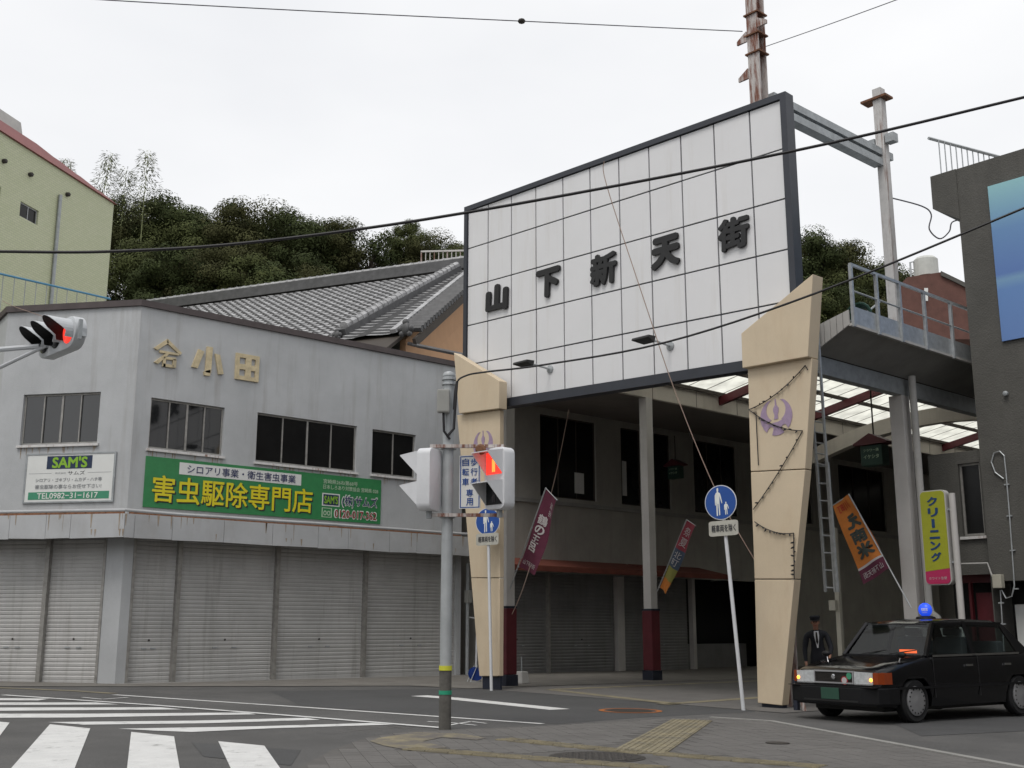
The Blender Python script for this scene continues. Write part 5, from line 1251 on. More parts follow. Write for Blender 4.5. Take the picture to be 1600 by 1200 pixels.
nt.links.new(cb_.outputs[0], bk.inputs['Vector']); nt.links.new(bk.outputs['Color'], nt.nodes['Principled BSDF'].inputs['Base Color'])
for k in range(4):                                      # ribbed red parapet cladding
    z0 = ztg - 0.05 + k * 0.17; ub = -0.1 + 1.3 * k; d0 = -0.10 + 0.12 * k; MB().hexa([GPt(ub, z0, d0), GPt(22, z0, d0), GPt(22, z0, 0.9), GPt(ub, z0, 0.9), GPt(ub + 1.1, z0 + 0.155, d0 + 0.08), GPt(22, z0 + 0.155, d0 + 0.08), GPt(22, z0 + 0.155, 0.9), GPt(ub + 1.1, z0 + 0.155, 0.9)]).build('parapet_rib', 'red_metal', gt)
window(gt, GPt, hole, 2, 'alu', 'glass_dull', sill=False); window(gt, GPt, hole2, 2, 'alu', 'glass_dull', sill=False)
u_, z_ = gu(92, 305); MB().tube([GPt(u_, z_, -0.08), GPt(u_, z_ - 10, -0.08)], 0.075, 8).build('drain_pipe', 'steel_grey', gt, smooth=True)
for px, py in ((5, 252), (46, 273), (104, 304)):
    u_, z_ = gu(px, py); MB().lathe(GPt(u_, z_, 0), gn, [(0.09, 0), (0.09, 0.12), (0.05, 0.16)], 8).build('vent_cap', 'iron', gt)
u_ = gu(62, 235)[0]; u9 = gu(8, 205)[0]; MB().hexa([GPt(u_, ztg + 0.8, 0.8), GPt(u9, ztg + 0.8, 0.8), GPt(u9, ztg + 0.8, 4.0), GPt(u_, ztg + 0.8, 4.0), GPt(u_, ztg + 1.45, 0.95), GPt(u9, ztg + 1.45, 0.95), GPt(u9, ztg + 1.45, 4.0), GPt(u_, ztg + 1.45, 4.0)]).build('roof_house', 'concrete_pale', gt)
u2_ = gu(27, 200)[0]; MB().tube([GPt(u2_, ztg + 1.5, 1.2), GPt(u2_ - 0.0, ztg + 4.0, 1.2)], [0.035, 0.02], 5).build('antenna', 'steel_grey', gt)
# blue roof railing between the two buildings
br = thing('blue_railing', 'thin blue railing on the roof of the grey corner building', 'railing', PD(80, 470, 36))
pa, pb = PD(-60, 414, 32), PD(172, 467, 38)
MB().tube([pa, pb], 0.035, 6).build('top_rail', 'rail_blue', br)
for k in range(14):
    p = pa.lerp(pb, (k + 0.5) / 14); MB().tube([p, p - Vector((0, 0, p.z - ZT))], 0.014, 5).build('baluster', 'steel_grey', br)
# ---- hill
m = MB(); nx, ny = 44, 22; hv = []
def hill_z(x, y):
    t = max(0.0, min(1.0, (y - 50) / 27.0)); t = t * t * (3 - 2 * t)
    crest_ = 20.0 + 1.2 * math.sin(x * 0.11 + 1) + (0.0 if x < 12 else -0.10 * (x - 12)) + (2.0 if x < -24 else 0)
    return crest_ * t - max(0, y - 86) * 0.4 + 0.5 * math.sin(x * 0.6) * math.sin(y * 0.5) - 0.6 * (1 - t)
for j in range(ny + 1):
    for i in range(nx + 1):
        x, y = -75 + 160 * i / nx, 49 + 60 * j / ny; hv.append(c2w(x, y, hill_z(x, y)))
m.add(hv, [(j * (nx + 1) + i, j * (nx + 1) + i + 1, (j + 1) * (nx + 1) + i + 1, (j + 1) * (nx + 1) + i) for j in range(ny) for i in range(nx)])
m.build('hill', 'hill_soil', kind='structure', smooth='all')
# ---- trees: tapered trunk, limbs, crown of leaf sprays
def make_tree(seed, H, W, nclump, nleaf, leaf, name='evergreen_tree', mat_leaf='leaf', open_=0.0):
    rnd = random.Random(seed)
    root = thing(name, 'evergreen tree', 'tree', (0, 0, 0))
    tr_ = MB(); top = Vector((rnd.uniform(-0.4, 0.4), rnd.uniform(-0.4, 0.4), H * 0.72))
    mid = Vector((rnd.uniform(-0.3, 0.3), rnd.uniform(-0.3, 0.3), H * 0.35))
    tr_.tube([(0, 0, -1.2), mid * 0.5, mid, top], [0.30, 0.24, 0.19, 0.06], 7)
    cl = []
    for k in range(nclump):
        for _ in range(30):
            p = Vector((rnd.uniform(-1, 1), rnd.uniform(-1, 1), rnd.uniform(-1, 1)))
            if 0.25 < p.length < 1: break
        c = Vector((p.x * W * 0.42, p.y * W * 0.42, (H * 0.60 + p.z * H * 0.36) if not open_ else (H * 0.80 + p.z * H * 0.17))); cl.append((c, rnd.uniform(0.55, 1.15) * W * 0.19))
        if k % 2 == 0 or open_:
            st = mid.lerp(top, rnd.uniform(-0.6 if open_ else 0.0, 0.9)); q = st.lerp(c, 0.5) + Vector((0, 0, 0.25))
            tr_.tube([st, q, c], [0.09, 0.055, 0.02], 5)
    tr_.build('trunk', 'bark', root, local=True)
    lm = MB(); vs, fs = [], []
    for k in range(nleaf):
        c, r = cl[rnd.randrange(nclump)]
        d = Vector((rnd.gauss(0, 1), rnd.gauss(0, 1), rnd.gauss(0, 1))).normalized(); rad = r * (rnd.random() ** 0.45)
        p = c + Vector((d.x, d.y, d.z * 0.72)) * rad
        n = (d * 1.7 + Vector((rnd.uniform(-1, 1), rnd.uniform(-1, 1), rnd.uniform(-0.1, 1.2))) * 0.6).normalized()
        a = n.orthogonal().normalized(); a.rotate(Matrix.Rotation(rnd.uniform(0, 6.28), 3, n)); b = n.cross(a)
        s = leaf * rnd.uniform(0.6, 1.35); i = len(vs)
        vs += [p + a * s, p + b * s * 0.42, p - a * s * 0.9, p - b * s * 0.42 + n * s * 0.15]; fs.append((i, i + 1, i + 2, i + 3))
    lm.v = vs; lm.f = fs
    lm.build('crown', mat_leaf, root, local=True, recalc=False)
    return root
def copy_tree(src, loc, rz, s, label):
    r_ = src.copy(); COL.objects.link(r_); r_.location = loc; r_.rotation_euler = (0, 0, rz); r_.scale = (s, s, s); r_['label'] = label
    for ch in src.children:
        c = ch.copy(); COL.objects.link(c); c.parent = r_
    return r_
protos = [make_tree(s, 9.0, w_, nc, nl, 0.105 if s < 4 else 0.12, mat_leaf=ml, open_=float(s == 4)) for s, w_, nc, nl, ml in ((1, 8.0, 44, 42000, 'leaf'), (2, 7.0, 38, 36000, 'leaf_light'), (3, 8.5, 46, 44000, 'leaf_brown'), (4, 6.5, 20, 3800, 'leaf'))]
tree_list = []          # (px of the crown top, py of the crown top, distance, scale, proto)
for q in ((252, 308, 79, 1.0, 0), (212, 322, 78, 0.85, 2), (290, 330, 77, 0.95, 1), (338, 318, 79, 1.0, 0), (388, 322, 78, 1.0, 2), (436, 338, 80, 0.95, 1), (482, 332, 78, 0.95, 0), (512, 343, 79, 0.8, 2), (572, 362, 80, 1.0, 3), (612, 380, 82, 0.85, 3),
          (645, 346, 82, 0.62, 1), (690, 372, 80, 0.75, 2), (735, 380, 79, 0.8, 0), (196, 306, 83, 0.6, 3),
          (215, 375, 70, 0.85, 1), (275, 392, 69, 0.85, 0), (335, 385, 70, 0.85, 2), (395, 400, 69, 0.8, 1), (455, 402, 70, 0.85, 0), (500, 418, 69, 0.6, 2), (676, 424, 68, 0.6, 1),
          (1240, 362, 62, 0.8, 0), (1278, 372, 63, 0.75, 2), (1318, 392, 62, 0.75, 1), (1362, 410, 63, 0.75, 0), (1400, 432, 62, 0.7, 2), (1262, 440, 55, 0.6, 1), (1310, 452, 55, 0.6, 0), (1356, 470, 54, 0.55, 2)):
    tree_list.append(q)
TOPF = 0.985
for i, (px, py, d, s, k) in enumerate(tree_list):
    p = PD(px, py, d); loc = Vector((p.x, p.y, p.z - 9.0 * s * TOPF))
    side = 'behind the tiled house' if 380 < px < 760 else 'beside the green building' if px < 380 else 'right of the gate sign above the service canopy'
    row = 'dark evergreen tree on the crest of the wooded hill ' if py < 374 or (px > 560 and py < 390) else 'dark evergreen tree lower on the wooded slope '
    if px > 1200: row = 'dark evergreen tree on the wooded hill '
    lab = row + side
    lab = {13: 'thin tree with sky showing through it at the foot of the bamboo', 8: 'thin-crowned tree with bare branches and sky showing through behind the tiled roof', 9: 'smaller thin-crowned tree with bare branches between the tiled roof and the lone rounded tree',
           10: 'lone rounded tree standing clear of the others above the terrace railing', 11: 'low dark tree rising directly behind the terrace railing', 12: 'dark tree half hidden by the dark frame of the gate sign', 20: 'small dark tree just under the terrace railing',
           21: 'tall dark tree touching the outer edge of the gate sign', 25: 'dark tree reaching up beside the white mast'}.get(i, lab)
    if i < 1:
        o = protos[0]; o.location = loc; o.rotation_euler = (0, 0, random.uniform(0, 6.28)); o.scale = (s, s, s); o['label'] = lab
    elif i in (1, 2, 8):
        o = protos[{1: 2, 2: 1, 8: 3}[i]]; o.location = loc; o.rotation_euler = (0, 0, random.uniform(0, 6.28)); o.scale = (s, s, s); o['label'] = lab
    else:
        o = copy_tree(protos[k], loc, random.uniform(0, 6.28), s, lab)
    o['group'] = 'evergreen trees on the hill ' + side; o['category'] = 'tree'
# understorey so the slope reads as thicket
m = MB(); rnd = random.Random(5)
for k in range(9000):
    x, y = rnd.uniform(-45, 8), rnd.uniform(58, 80)
    if rnd.random() < 0.25: x, y = rnd.uniform(14, 48), rnd.uniform(50, 66)
    p = c2w(x, y, hill_z(x, y) + abs(rnd.gauss(0, 1.1))); n = Vector((rnd.uniform(-1, 1), rnd.uniform(-1, 1), rnd.uniform(0, 1.2))).normalized()
    a = n.orthogonal().normalized(); b = n.cross(a); s = rnd.uniform(0.2, 0.5); m.face(p + a * s, p + b * s * 0.5, p - a * s, p - b * s * 0.5)
m.build('undergrowth', 'leaf', kind='stuff', label='dense dark undergrowth covering the wooded slope', cat='undergrowth', recalc=False)
# bamboo
def bamboo(px, py, d, H, lab, seed):
    rnd = random.Random(seed); p = PD(px, py, d); root = thing('bamboo', lab, 'bamboo', Vector((p.x, p.y, p.z - H)), group='bamboo on the hill')
    lean = rnd.uniform(-0.6, 0.6); L = [(lean * (t ** 2), 0.2 * t * t, H * t) for t in [k / 8 for k in range(9)]]
    MB().tube(L, [0.05 - 0.005 * k for k in range(9)], 5).build('culm', 'bamboo_leaf', root, local=True)
    m = MB()
    for k in range(900):
        t = rnd.uniform(0.45, 1.0); w_ = 1.9 * (1.12 - t) * 1.3 + 0.15; c = Vector((lean * t * t, 0.2 * t * t, H * t)); an = rnd.uniform(0, 6.28); r_ = w_ * rnd.random() ** 0.6
        q = c + Vector((math.cos(an) * r_, math.sin(an) * r_, 0.35 * r_ - 0.35 * r_ * r_ + rnd.uniform(-0.1, 0.1)))
        dr = Vector((math.cos(an), math.sin(an), rnd.uniform(-1.2, 0.1))).normalized(); sd = dr.cross(Vector((0, 0, 1))).normalized() * 0.035; ln = rnd.uniform(0.18, 0.34)
        m.face(q, q + dr * ln * 0.5 + sd, q + dr * ln, q + dr * ln * 0.5 - sd)
    for k in range(26):
        t = 0.45 + 0.54 * k / 26; c = Vector((lean * t * t, 0.2 * t * t, H * t)); an = k * 2.4; r_ = 1.7 * (1.12 - t) * 1.2; m.tube([c, c + Vector((math.cos(an) * r_, math.sin(an) * r_, 0.3 * r_))], 0.012, 3)
    m.build('leaves', 'bamboo_leaf', root, local=True, recalc=False)
bamboo(104, 246, 84, 9, 'faint wispy bamboo top just above the red parapet of the green building', 1); bamboo(163, 243, 74, 8.5, 'slender bamboo standing tightest against the corner of the green building', 2)
bamboo(196, 262, 75, 8.5, 'middle bamboo between two others on the hill crest', 3); bamboo(230, 235, 74, 9, 'tallest feathery bamboo standing clear against the sky on the hill', 4)

# ================================================================== SIGNALS, SIGNS, WIRES
def fdir(x, y): return c2w(x, y).normalized()
# ---- pedestrian signal pole
pb_ = PG(695, 1140); DP = -pb_.x * CA + pb_.y * SA
sp0 = thing('signal_pole', 'grey steel signal pole with dark wrapped foot on the paved corner', 'pole', pb_)
zt_ = PD(705, 588, DP).z; zw = PD(696, 1045, DP).z
MB().tube([pb_ - Vector((0, 0, 0.1)), Vector((pb_.x, pb_.y, zw))], 0.082, 14).build('foot_wrap', 'pole_wrap', sp0, smooth=True)
MB().tube([Vector((pb_.x, pb_.y, zw)), Vector((pb_.x, pb_.y, zt_))], 0.078, 14).build('shaft', 'pole_grey', sp0, smooth=True)
MB().lathe((pb_.x, pb_.y, zt_), (0, 0, 1), [(0.085, 0), (0.085, 0.02), (0.07, 0.05), (0.02, 0.07)], 14).build('cap', 'pole_grey', sp0, smooth=True)
MB().lathe((pb_.x, pb_.y, zw - 0.02), (0, 0, 1), [(0.088, 0), (0.088, 0.06)], 14).build('tape', 'tape_yellow', sp0); MB().lathe((pb_.x, pb_.y, PD(696, 1085, DP).z), (0, 0, 1), [(0.087, 0), (0.087, 0.05)], 14).build('tape', 'tape_green', sp0)
zbn = PD(703, 602, DP).z
for z in (zbn, zbn + 0.07): MB().lathe((pb_.x, pb_.y, z), (0, 0, 1), [(0.10, 0), (0.10, 0.03)], 14).build('band', 'galv', sp0)
bx = PD(693, 627, DP - 0.12); q = fdir(1, 0)
m = MB(); m.bar(bx - Vector((0, 0, 0.16)), bx + Vector((0, 0, 0.16)), 0.17, 0.13, up=fdir(0, -1)); m.build('control_box', 'box_grey', sp0, bevel=0.02)
MB().tube([bx + Vector((0, 0, -0.16)), bx + Vector((0.02, 0, -0.42)), Vector((pb_.x, pb_.y, bx.z - 0.52)) + fdir(0.3, -1) * 0.09], 0.018, 6).build('cable', 'cable', sp0, smooth=True)
MB().tube([PD(714, 596, DP - 0.1), PD(711, 640, DP - 0.1), PD(709, 670, DP - 0.1), PD(700, 680, DP - 0.1)], 0.02, 6).build('cable', 'cable', sp0, smooth=True)
zu, zl = PD(700, 699, DP).z, PD(700, 806, DP).z
for z in (zu, zl):
    a = PD(672, 700, DP - 0.1); b = PD(788, 697, DP - 0.1); a.z = b.z = z
    MB().bar(a, b, 0.05, 0.045).build('arm', 'steel_rusty', sp0); MB().lathe((pb_.x, pb_.y, z - 0.03), (0, 0, 1), [(0.11, 0), (0.11, 0.06)], 12).build('clamp', 'galv', sp0)
def ped_signal(c, face, lab, lit):
    t = thing('pedestrian_signal', lab, 'pedestrian signal', c - Vector((0, 0, 0.42)))
    F = face; S = Vector((-F.y, F.x, 0)); U = Vector((0, 0, 1))
    g = lambda s, f, u: c + S * s + F * f + U * u
    ring = rounded(-0.2, 0.2, -0.42, 0.42, 0.09, 4)
    MB().prism([g(a, -0.13, b) for a, b in ring], F * 0.20).build('housing', 'signal_white', t, bevel=0.02, smooth=True)
    for up in (0.205, -0.205):
        on = lit and up > 0
        w = 0.15
        MB().prism([g(-w, 0.0705, up - w), g(w, 0.0705, up - w), g(w, 0.0705, up + w), g(-w, 0.0705, up + w)], F * 0.008).build('lens', 'lens_red' if on else 'lens_dark', t)
        if lit:
            mm = 'man_orange' if on else 'glass_dark'
            MB().prism([g(a * 0.10, 0.080, up + b * 0.12) for a, b in ((-0.28, -1), (-0.05, -1), (0, -0.2), (0.05, -1), (0.28, -1), (0.30, 0.4), (0.12, 0.55), (0.16, 0.8), (0.0, 1), (-0.16, 0.8), (-0.12, 0.55), (-0.3, 0.4))], F * 0.004).build('figure', mm, t)
        h = MB()                                          # hood: top and two tapering cheeks
        L = 0.27
        h.prism([g(-w - 0.02, 0.07, up + w + 0.015), g(w + 0.02, 0.07, up + w + 0.015), g(w + 0.01, 0.07 + L, up + w - 0.03), g(-w - 0.01, 0.07 + L, up + w - 0.03)], U * 0.012)
        for s in (-1, 1): h.prism([g(s * (w + 0.012), 0.07, up - w), g(s * (w + 0.012), 0.07, up + w + 0.014), g(s * (w + 0.002), 0.07 + L, up + w - 0.031)], S * (0.008 * s))
        h.build('hood', 'signal_white', t)
    MB().tube([g(0.0, -0.03, -0.42), g(0.0, -0.03, -0.52)], 0.04, 8).build('mount', 'steel_grey', t)
    return t
ped_signal(PD(668, 750, DP - 0.12), fdir(-0.93, 0.37), 'white pedestrian signal head turned away on the signal pole', False)
ped_signal(PD(778, 748, DP - 0.14), fdir(-0.72, -0.69), 'white pedestrian signal head showing a red standing figure', True)
bb = [PD(718, 712, DP + 0.02), PD(750, 795, DP + 0.02)]
sb = thing('signal_board', 'narrow white board with blue characters between the two pedestrian signal heads', 'sign', bb[1])
rx = fdir(1, -0.25); wd = 0.30; ht = bb[0].z - bb[1].z
sB = flat_surf(Vector((bb[0].x, bb[0].y, bb[1].z)), rx * wd, Vector((0, 0, ht)))
rect('board', sB, 'sign_white', sb, 0, 1, 0, 1, -0.01, 0.0)
for a in ((0.04, 0.96, 0.015, 0.03), (0.04, 0.96, 0.97, 0.985), (0.04, 0.085, 0.03, 0.97), (0.915, 0.96, 0.03, 0.97)): rect('border', sB, 'sign_blue', sb, *a, 0.0, 0.003)
for col_, u0 in (("歩行者", 0.54), ("自転車", 0.14)):
    for i, ch in enumerate(col_): letter('lettering', ch, sB, 'sign_blue', sb, u0, u0 + 0.32, 0.80 - i * 0.185, 0.94 - i * 0.185, off=0.004, bold=0.012)
for i, ch in enumerate("専用"): letter('lettering', ch, sB, 'sign_blue', sb, 0.34, 0.66, 0.22 - i * 0.165, 0.36 - i * 0.165, off=0.004, bold=0.012)
MB().lathe(PD(752, 703, DP - 0.1), fdir(-0.2, -1), [(0.07, 0), (0.075, 0.05), (0.045, 0.09)], 12).build('speaker_horn', 'rust', label='small rusty loudspeaker horn on the upper arm of the signal pole', cat='speaker')
# ---- blue round pedestrian signs
ADULT = [(-0.16, -0.86), (-0.05, -0.86), (-0.03, -0.1), (0.03, -0.1), (0.09, -0.84), (0.19, -0.80), (0.16, 0.0), (0.17, 0.40), (0.32, 0.02), (0.38, -0.1), (0.43, -0.05), (0.30, 0.40), (0.22, 0.56), (0.06, 0.62), (0.05, 0.68), (0.08, 0.76), (0.06, 0.88), (-0.04, 0.9), (-0.10, 0.82), (-0.09, 0.7), (-0.06, 0.64), (-0.2, 0.56), (-0.30, 0.42), (-0.30, -0.18), (-0.22, -0.2), (-0.2, 0.2), (-0.18, -0.1)]
def round_sign(base_px, disc_px, rad, face, lab, d_off, plate_px, plate_h):
    b = PG(*base_px); d = -b.x * CA + b.y * SA + d_off
    if d_off: b = PD(base_px[0], base_px[1], d); b = on_ground((b.x, b.y), 0)
    t = thing('pedestrian_sign', lab, 'road sign', b)
    c = PD(*disc_px, d); F = face; S = Vector((-F.y, F.x, 0)); U = Vector((0, 0, 1))
    pt = PD(*plate_px, d)
    MB().tube([b - Vector((0, 0, 0.05)), pt - F * 0.03 + U * 0.1, c - F * 0.03 + U * rad * 0.6], 0.033, 10).build('post', 'signal_white', t, smooth=True)
    MB().lathe(c, F, [(rad, -0.008), (rad, 0.0)], 36).build('disc', 'signal_white', t); MB().lathe(c, F, [(rad * 0.955, 0.0005), (rad * 0.955, 0.004)], 36).build('face', 'sign_blue', t)
    k = rad
    m = MB().prism([c + S * (a * k * 0.62 - 0.16 * k) + U * (z * k * 0.92 + 0.02 * k) + F * 0.005 for a, z in ADULT], F * 0.003)
    m.prism([c + S * (a * k * 0.40 + 0.34 * k) + U * (z * k * 0.42 - 0.36 * k) + F * 0.005 for a, z in ADULT], F * 0.003); m.build('figures', 'text_white', t)
    w = rad * 0.92; h = plate_h
    tilt = 0.05
    sP = flat_surf(pt - S * w - U * h / 2 + F * 0.012, S * 2 * w + U * tilt * w, U * h)
    ring = rounded(0, 1, 0, 1, 0.12, 3)
    MB().prism([sP(a * 1.0, z, 0) for a, z in ring], F * 0.006).build('plate', 'plate_grey', t)
    letter('lettering', "軽車両を除く", sP, 'text_dark', t, 0.10, 0.92, 0.25, 0.75, off=0.008, bold=0.02)
    return t
round_sign((1162, 1110), (1126, 785), 0.30, fdir(-0.58, -0.80), 'leaning blue round pedestrian sign on a white post beside the flared column near the taxi', 0.0, (1131, 826), 0.26)
round_sign((768, 1070), (762, 815), 0.30, fdir(-0.45, -0.87), 'upright blue round pedestrian sign on a white post behind the signal pole', -2.6, (762, 843), 0.26)
# ---- vehicle signal on its arm (pole stands outside the picture)
DV = 17.0
F = fdir(-0.72, -0.69); S = fdir(0.69, -0.72); U = Vector((0, 0, 1))
tc = PD(92, 528, DV)
ts = thing('traffic_light', 'three lens traffic light showing red on a grey arm before the grey building', 'traffic light', tc - U * 0.25)
ring = []
for cx, s0 in ((0.46, -90), (-0.46, 90)): ring += [(cx + 0.25 * math.cos(R(s0 + 180 * k / 8)), 0.25 * math.sin(R(s0 + 180 * k / 8))) for k in range(9)]
MB().prism([tc + S * a + U * b - F * 0.14 for a, b in ring], F * 0.18).build('housing', 'traffic_grey', ts, bevel=0.025, smooth=True)
for k, mt in ((-1, 'lens_dark'), (0, 'lens_dark'), (1, 'lens_red')):
    c = tc + S * (0.45 * k)
    MB().lathe(c + F * 0.041, F, [(0.175, 0.0), (0.175, 0.01), (0.12, 0.035), (0.03, 0.05)], 18).build('lens', mt, ts, smooth=True)
    v = MB(); N = 18; L = 0.40                               # hooded visor: open at the bottom, longest on top
    for i in range(N):
        a0, a1 = R(-35 + 250 * i / N), R(-35 + 250 * (i + 1) / N)
        l0, l1 = L * (0.30 + 0.70 * max(0, math.sin(a0)) ** 0.7), L * (0.30 + 0.70 * max(0, math.sin(a1)) ** 0.7)
        P_ = lambda a, f, r: c + S * (r * math.cos(a)) + U * (r * math.sin(a)) + F * f
        v.hexa([P_(a0, 0.041, 0.190), P_(a1, 0.041, 0.190), P_(a1, 0.041, 0.197), P_(a0, 0.041, 0.197), P_(a0, 0.04 + l0, 0.190), P_(a1, 0.04 + l1, 0.190), P_(a1, 0.04 + l1, 0.197), P_(a0, 0.04 + l0, 0.197)])
    v.build('visor', 'traffic_grey', ts)
    inn = MB()
    for i in range(N):
        a0, a1 = R(-35 + 250 * i / N), R(-35 + 250 * (i + 1) / N)
        l0, l1 = L * (0.30 + 0.70 * max(0, math.sin(a0)) ** 0.7) - 0.004, L * (0.30 + 0.70 * max(0, math.sin(a1)) ** 0.7) - 0.004
        P_ = lambda a, f, r: c + S * (r * math.cos(a)) + U * (r * math.sin(a)) + F * f
        inn.face(P_(a0, 0.042, 0.1885), P_(a1, 0.042, 0.1885), P_(a1, 0.04 + l1, 0.1885), P_(a0, 0.04 + l0, 0.1885))
    inn.build('visor_lining', 'black', ts)
MB().bar(tc + S * 0.66 - U * 0.05 - F * 0.05, tc + S * 0.80 - U * 0.05 - F * 0.05, 0.10, 0.12).build('end_bracket', 'galv', ts); MB().bar(tc + S * 0.78 - U * 0.16, tc + S * 0.78 + U * 0.14, 0.05, 0.05).build('end_clamp', 'steel_grey', ts)
pv = PD(-330, 600, DV + 1.0); pvb = on_ground((pv.x, pv.y), 0)
tp = thing('traffic_light_pole', 'grey steel pole carrying the arm of the traffic light', 'pole', pvb)
MB().tube([pvb - U * 0.1, Vector((pv.x, pv.y, tc.z + 0.9))], [0.11, 0.085], 12).build('shaft', 'pole_grey', tp, smooth=True)
MB().tube([PD(62, 541, DV + 0.15), PD(0, 546, DV + 0.2), Vector((pv.x, pv.y, PD(-330, 575, DV + 1).z))], 0.042, 8).build('arm', 'traffic_grey', tp, smooth=True)
MB().tube([PD(72, 540, DV + 0.15), PD(0, 574, DV + 0.2), Vector((pv.x, pv.y, PD(-330, 720, DV + 1).z))], 0.032, 8).build('brace', 'traffic_grey', tp, smooth=True)
# ---- overhead cables
def cable(name, lab, pts, r, material='cable', sagv=0.0, n=6):
    P_ = [PD(*p) for p in pts]; out = []
    for i in range(len(P_) - 1):                      # Catmull-Rom through the sighted points
        p0, p1, p2, p3 = P_[max(i - 1, 0)], P_[i], P_[i + 1], P_[min(i + 2, len(P_) - 1)]
        for k in range(n):
            t = k / n; out.append(0.5 * ((2 * p1) + (p2 - p0) * t + (2 * p0 - 5 * p1 + 4 * p2 - p3) * t * t + (-p0 + 3 * p1 - 3 * p2 + p3) * t ** 3))
    out.append(P_[-1])
    return MB().tube(out, r, 6).build(name, material, label=lab, cat='cable', smooth=True)
cable('overhead_cable', 'thick black overhead cable crossing before the green building and the gate sign', [(-80, 393, 14), (0, 393, 14), (170, 393, 14), (400, 378, 14), (730, 332, 14), (1230, 238, 14), (1600, 152, 14), (1750, 115, 14)], 0.020)
cable('overhead_cable', 'black cable running from the signal pole top past the flood lamps to the dark building', [(709, 640, DP - 0.1), (713, 600, DP - 0.1), (728, 587, DP - 0.1), (760, 581, DP), (850, 570, 15), (1040, 535, 14), (1275, 458, 13), (1600, 325, 12), (1760, 255, 11.5)], 0.014)
cable('guy_wire', 'thin grey guy wire running to the rusty mast across the sky', [(-40, -16, 18), (150, -1, 18.5), (480, 17, 19), (815, 33, 20), (1160, 49, 22.1)], 0.010, 'wire_thin')
MB().ball(PD(815, 33, 20), 0.055, 8, 6, (1.4, 1.4, 0.9)).build('insulator', 'iron', label='small dark insulator on the thin guy wire', cat='insulator')
cable('guy_wire', 'thin grey wire leaving the rusty mast towards the upper sky', [(1184, 77, 22.1), (1290, 40, 20), (1400, 0, 18), (1480, -30, 17)], 0.008, 'wire_thin')
cable('stay_rope', 'thin pinkish rope slanting from the gate sign down behind the leaning blue sign', [(944, 252, 22.0), (948, 290, 22.0), (1010, 480, 21.3), (1055, 612, 21), (1118, 765, 20.8), (1182, 880, 20.6)], 0.009, 'rope')
cable('service_cable', 'black cable bundle looping from the white mast to the dark building', [(1392, 309, 24.2), (1440, 322, 24.2), (1455, 335, 24.2), (1452, 358, 24.2), (1468, 373, 24.2), (1483, 362, 24.2), (1488, 347, 24.2), (1508, 342, 24.2)], 0.016, 'wire_thin')
cable('tie_rope', 'thin pale cord above the purple banner', [(889, 640, 27), (864, 760, 26.5), (822, 905, 26), (800, 960, 26)], 0.010, 'rope')
cable('service_wire', 'thin brown wire slanting over the parapet wall behind the traffic light', [(4, 470, 27.5), (22, 479, 26.5), (60, 492, 25.8), (112, 512, 25.4)], 0.008, 'rope')

# ================================================================== BANNERS
def banner(name, lab, Y, pole, corners, stripes, texts, attach=None):
    # pole: two pixels; corners: TL, TR, BR, BL pixels of the cloth; stripes: (v0, v1, material)
    a, b = PYp(*pole[0], Y), PYp(*pole[1], Y); t = thing(name, lab, 'banner', a)
    MB().tube([a, b], 0.016, 6).build('pole', 'galv', t)
    TL, TR, BR, BL = [PYp(*c, Y) for c in corners]
    def surf(u, v, d=0.0):
        p = (TL.lerp(TR, u)).lerp(BL.lerp(BR, u), 1 - v)
        w = 0.055 * math.sin(u * 5 + v * 6.5) * (0.3 + 0.7 * abs(u - (0 if corners[0][0] < corners[1][0] else 1)))
        narrow = 0.0
        return p + Vector((0, -d + w, 0))
    for v0, v1, mt in stripes:
        m = MB(); nu, nv = 10, max(2, int((v1 - v0) * 22)); g = []
        for j in range(nv + 1):
            for i in range(nu + 1): g.append(surf(i / nu, v0 + (v1 - v0) * j / nv))
        m.add(g, [(j * (nu + 1) + i, j * (nu + 1) + i + 1, (j + 1) * (nu + 1) + i + 1, (j + 1) * (nu + 1) + i) for j in range(nv) for i in range(nu)])
        m.build('cloth', mt, t, smooth='all', recalc=False)
    for txt, u0, u1, v0, v1, mt, bold, mir in texts: letter('lettering', txt, surf, mt, t, u0, u1, v0, v1, bold=bold, off=0.012, mirror=mir)
    MB().tube([TL, TR], 0.010, 5).build('top_rod', 'galv', t)
    m = MB()
    for k in range(5):
        s = k / 4.0; p = TL.lerp(BL, s) if attach != 'R' else TR.lerp(BR, s); dd = b - a; q = a + dd * max(0, min(1, (p - a).dot(dd) / dd.dot(dd))); m.tube([p, q + Vector((0.001, 0, 0))], 0.014, 5)
    m.build('loops', 'galv', t)
    return t
banner('banner_flag', 'purple banner with white characters on the post next to the signal pole', 17.75, ((797, 920), (853, 762)), ((854, 764), (871, 782), (838, 899), (811, 886)),
       [(0, 1, 'banner_purple')], [("鶴", 0.18, 0.72, 0.60, 0.72, 'banner_pale', 0.02, False), ("の", 0.20, 0.72, 0.48, 0.59, 'banner_pale', 0.03, False), ("王", 0.22, 0.66, 0.37, 0.46, 'banner_pale', 0.03, False), ("呂", 0.14, 0.62, 0.25, 0.36, 'banner_pale', 0.03, False),
        ("山下新天街", 0.1, 0.9, 0.06, 0.12, 'banner_pale', 0, False), ("延岡", 0.6, 0.9, 0.84, 0.92, 'banner_pale', 0, False), ("名物", 0.6, 0.9, 0.74, 0.82, 'banner_pale', 0, False)])
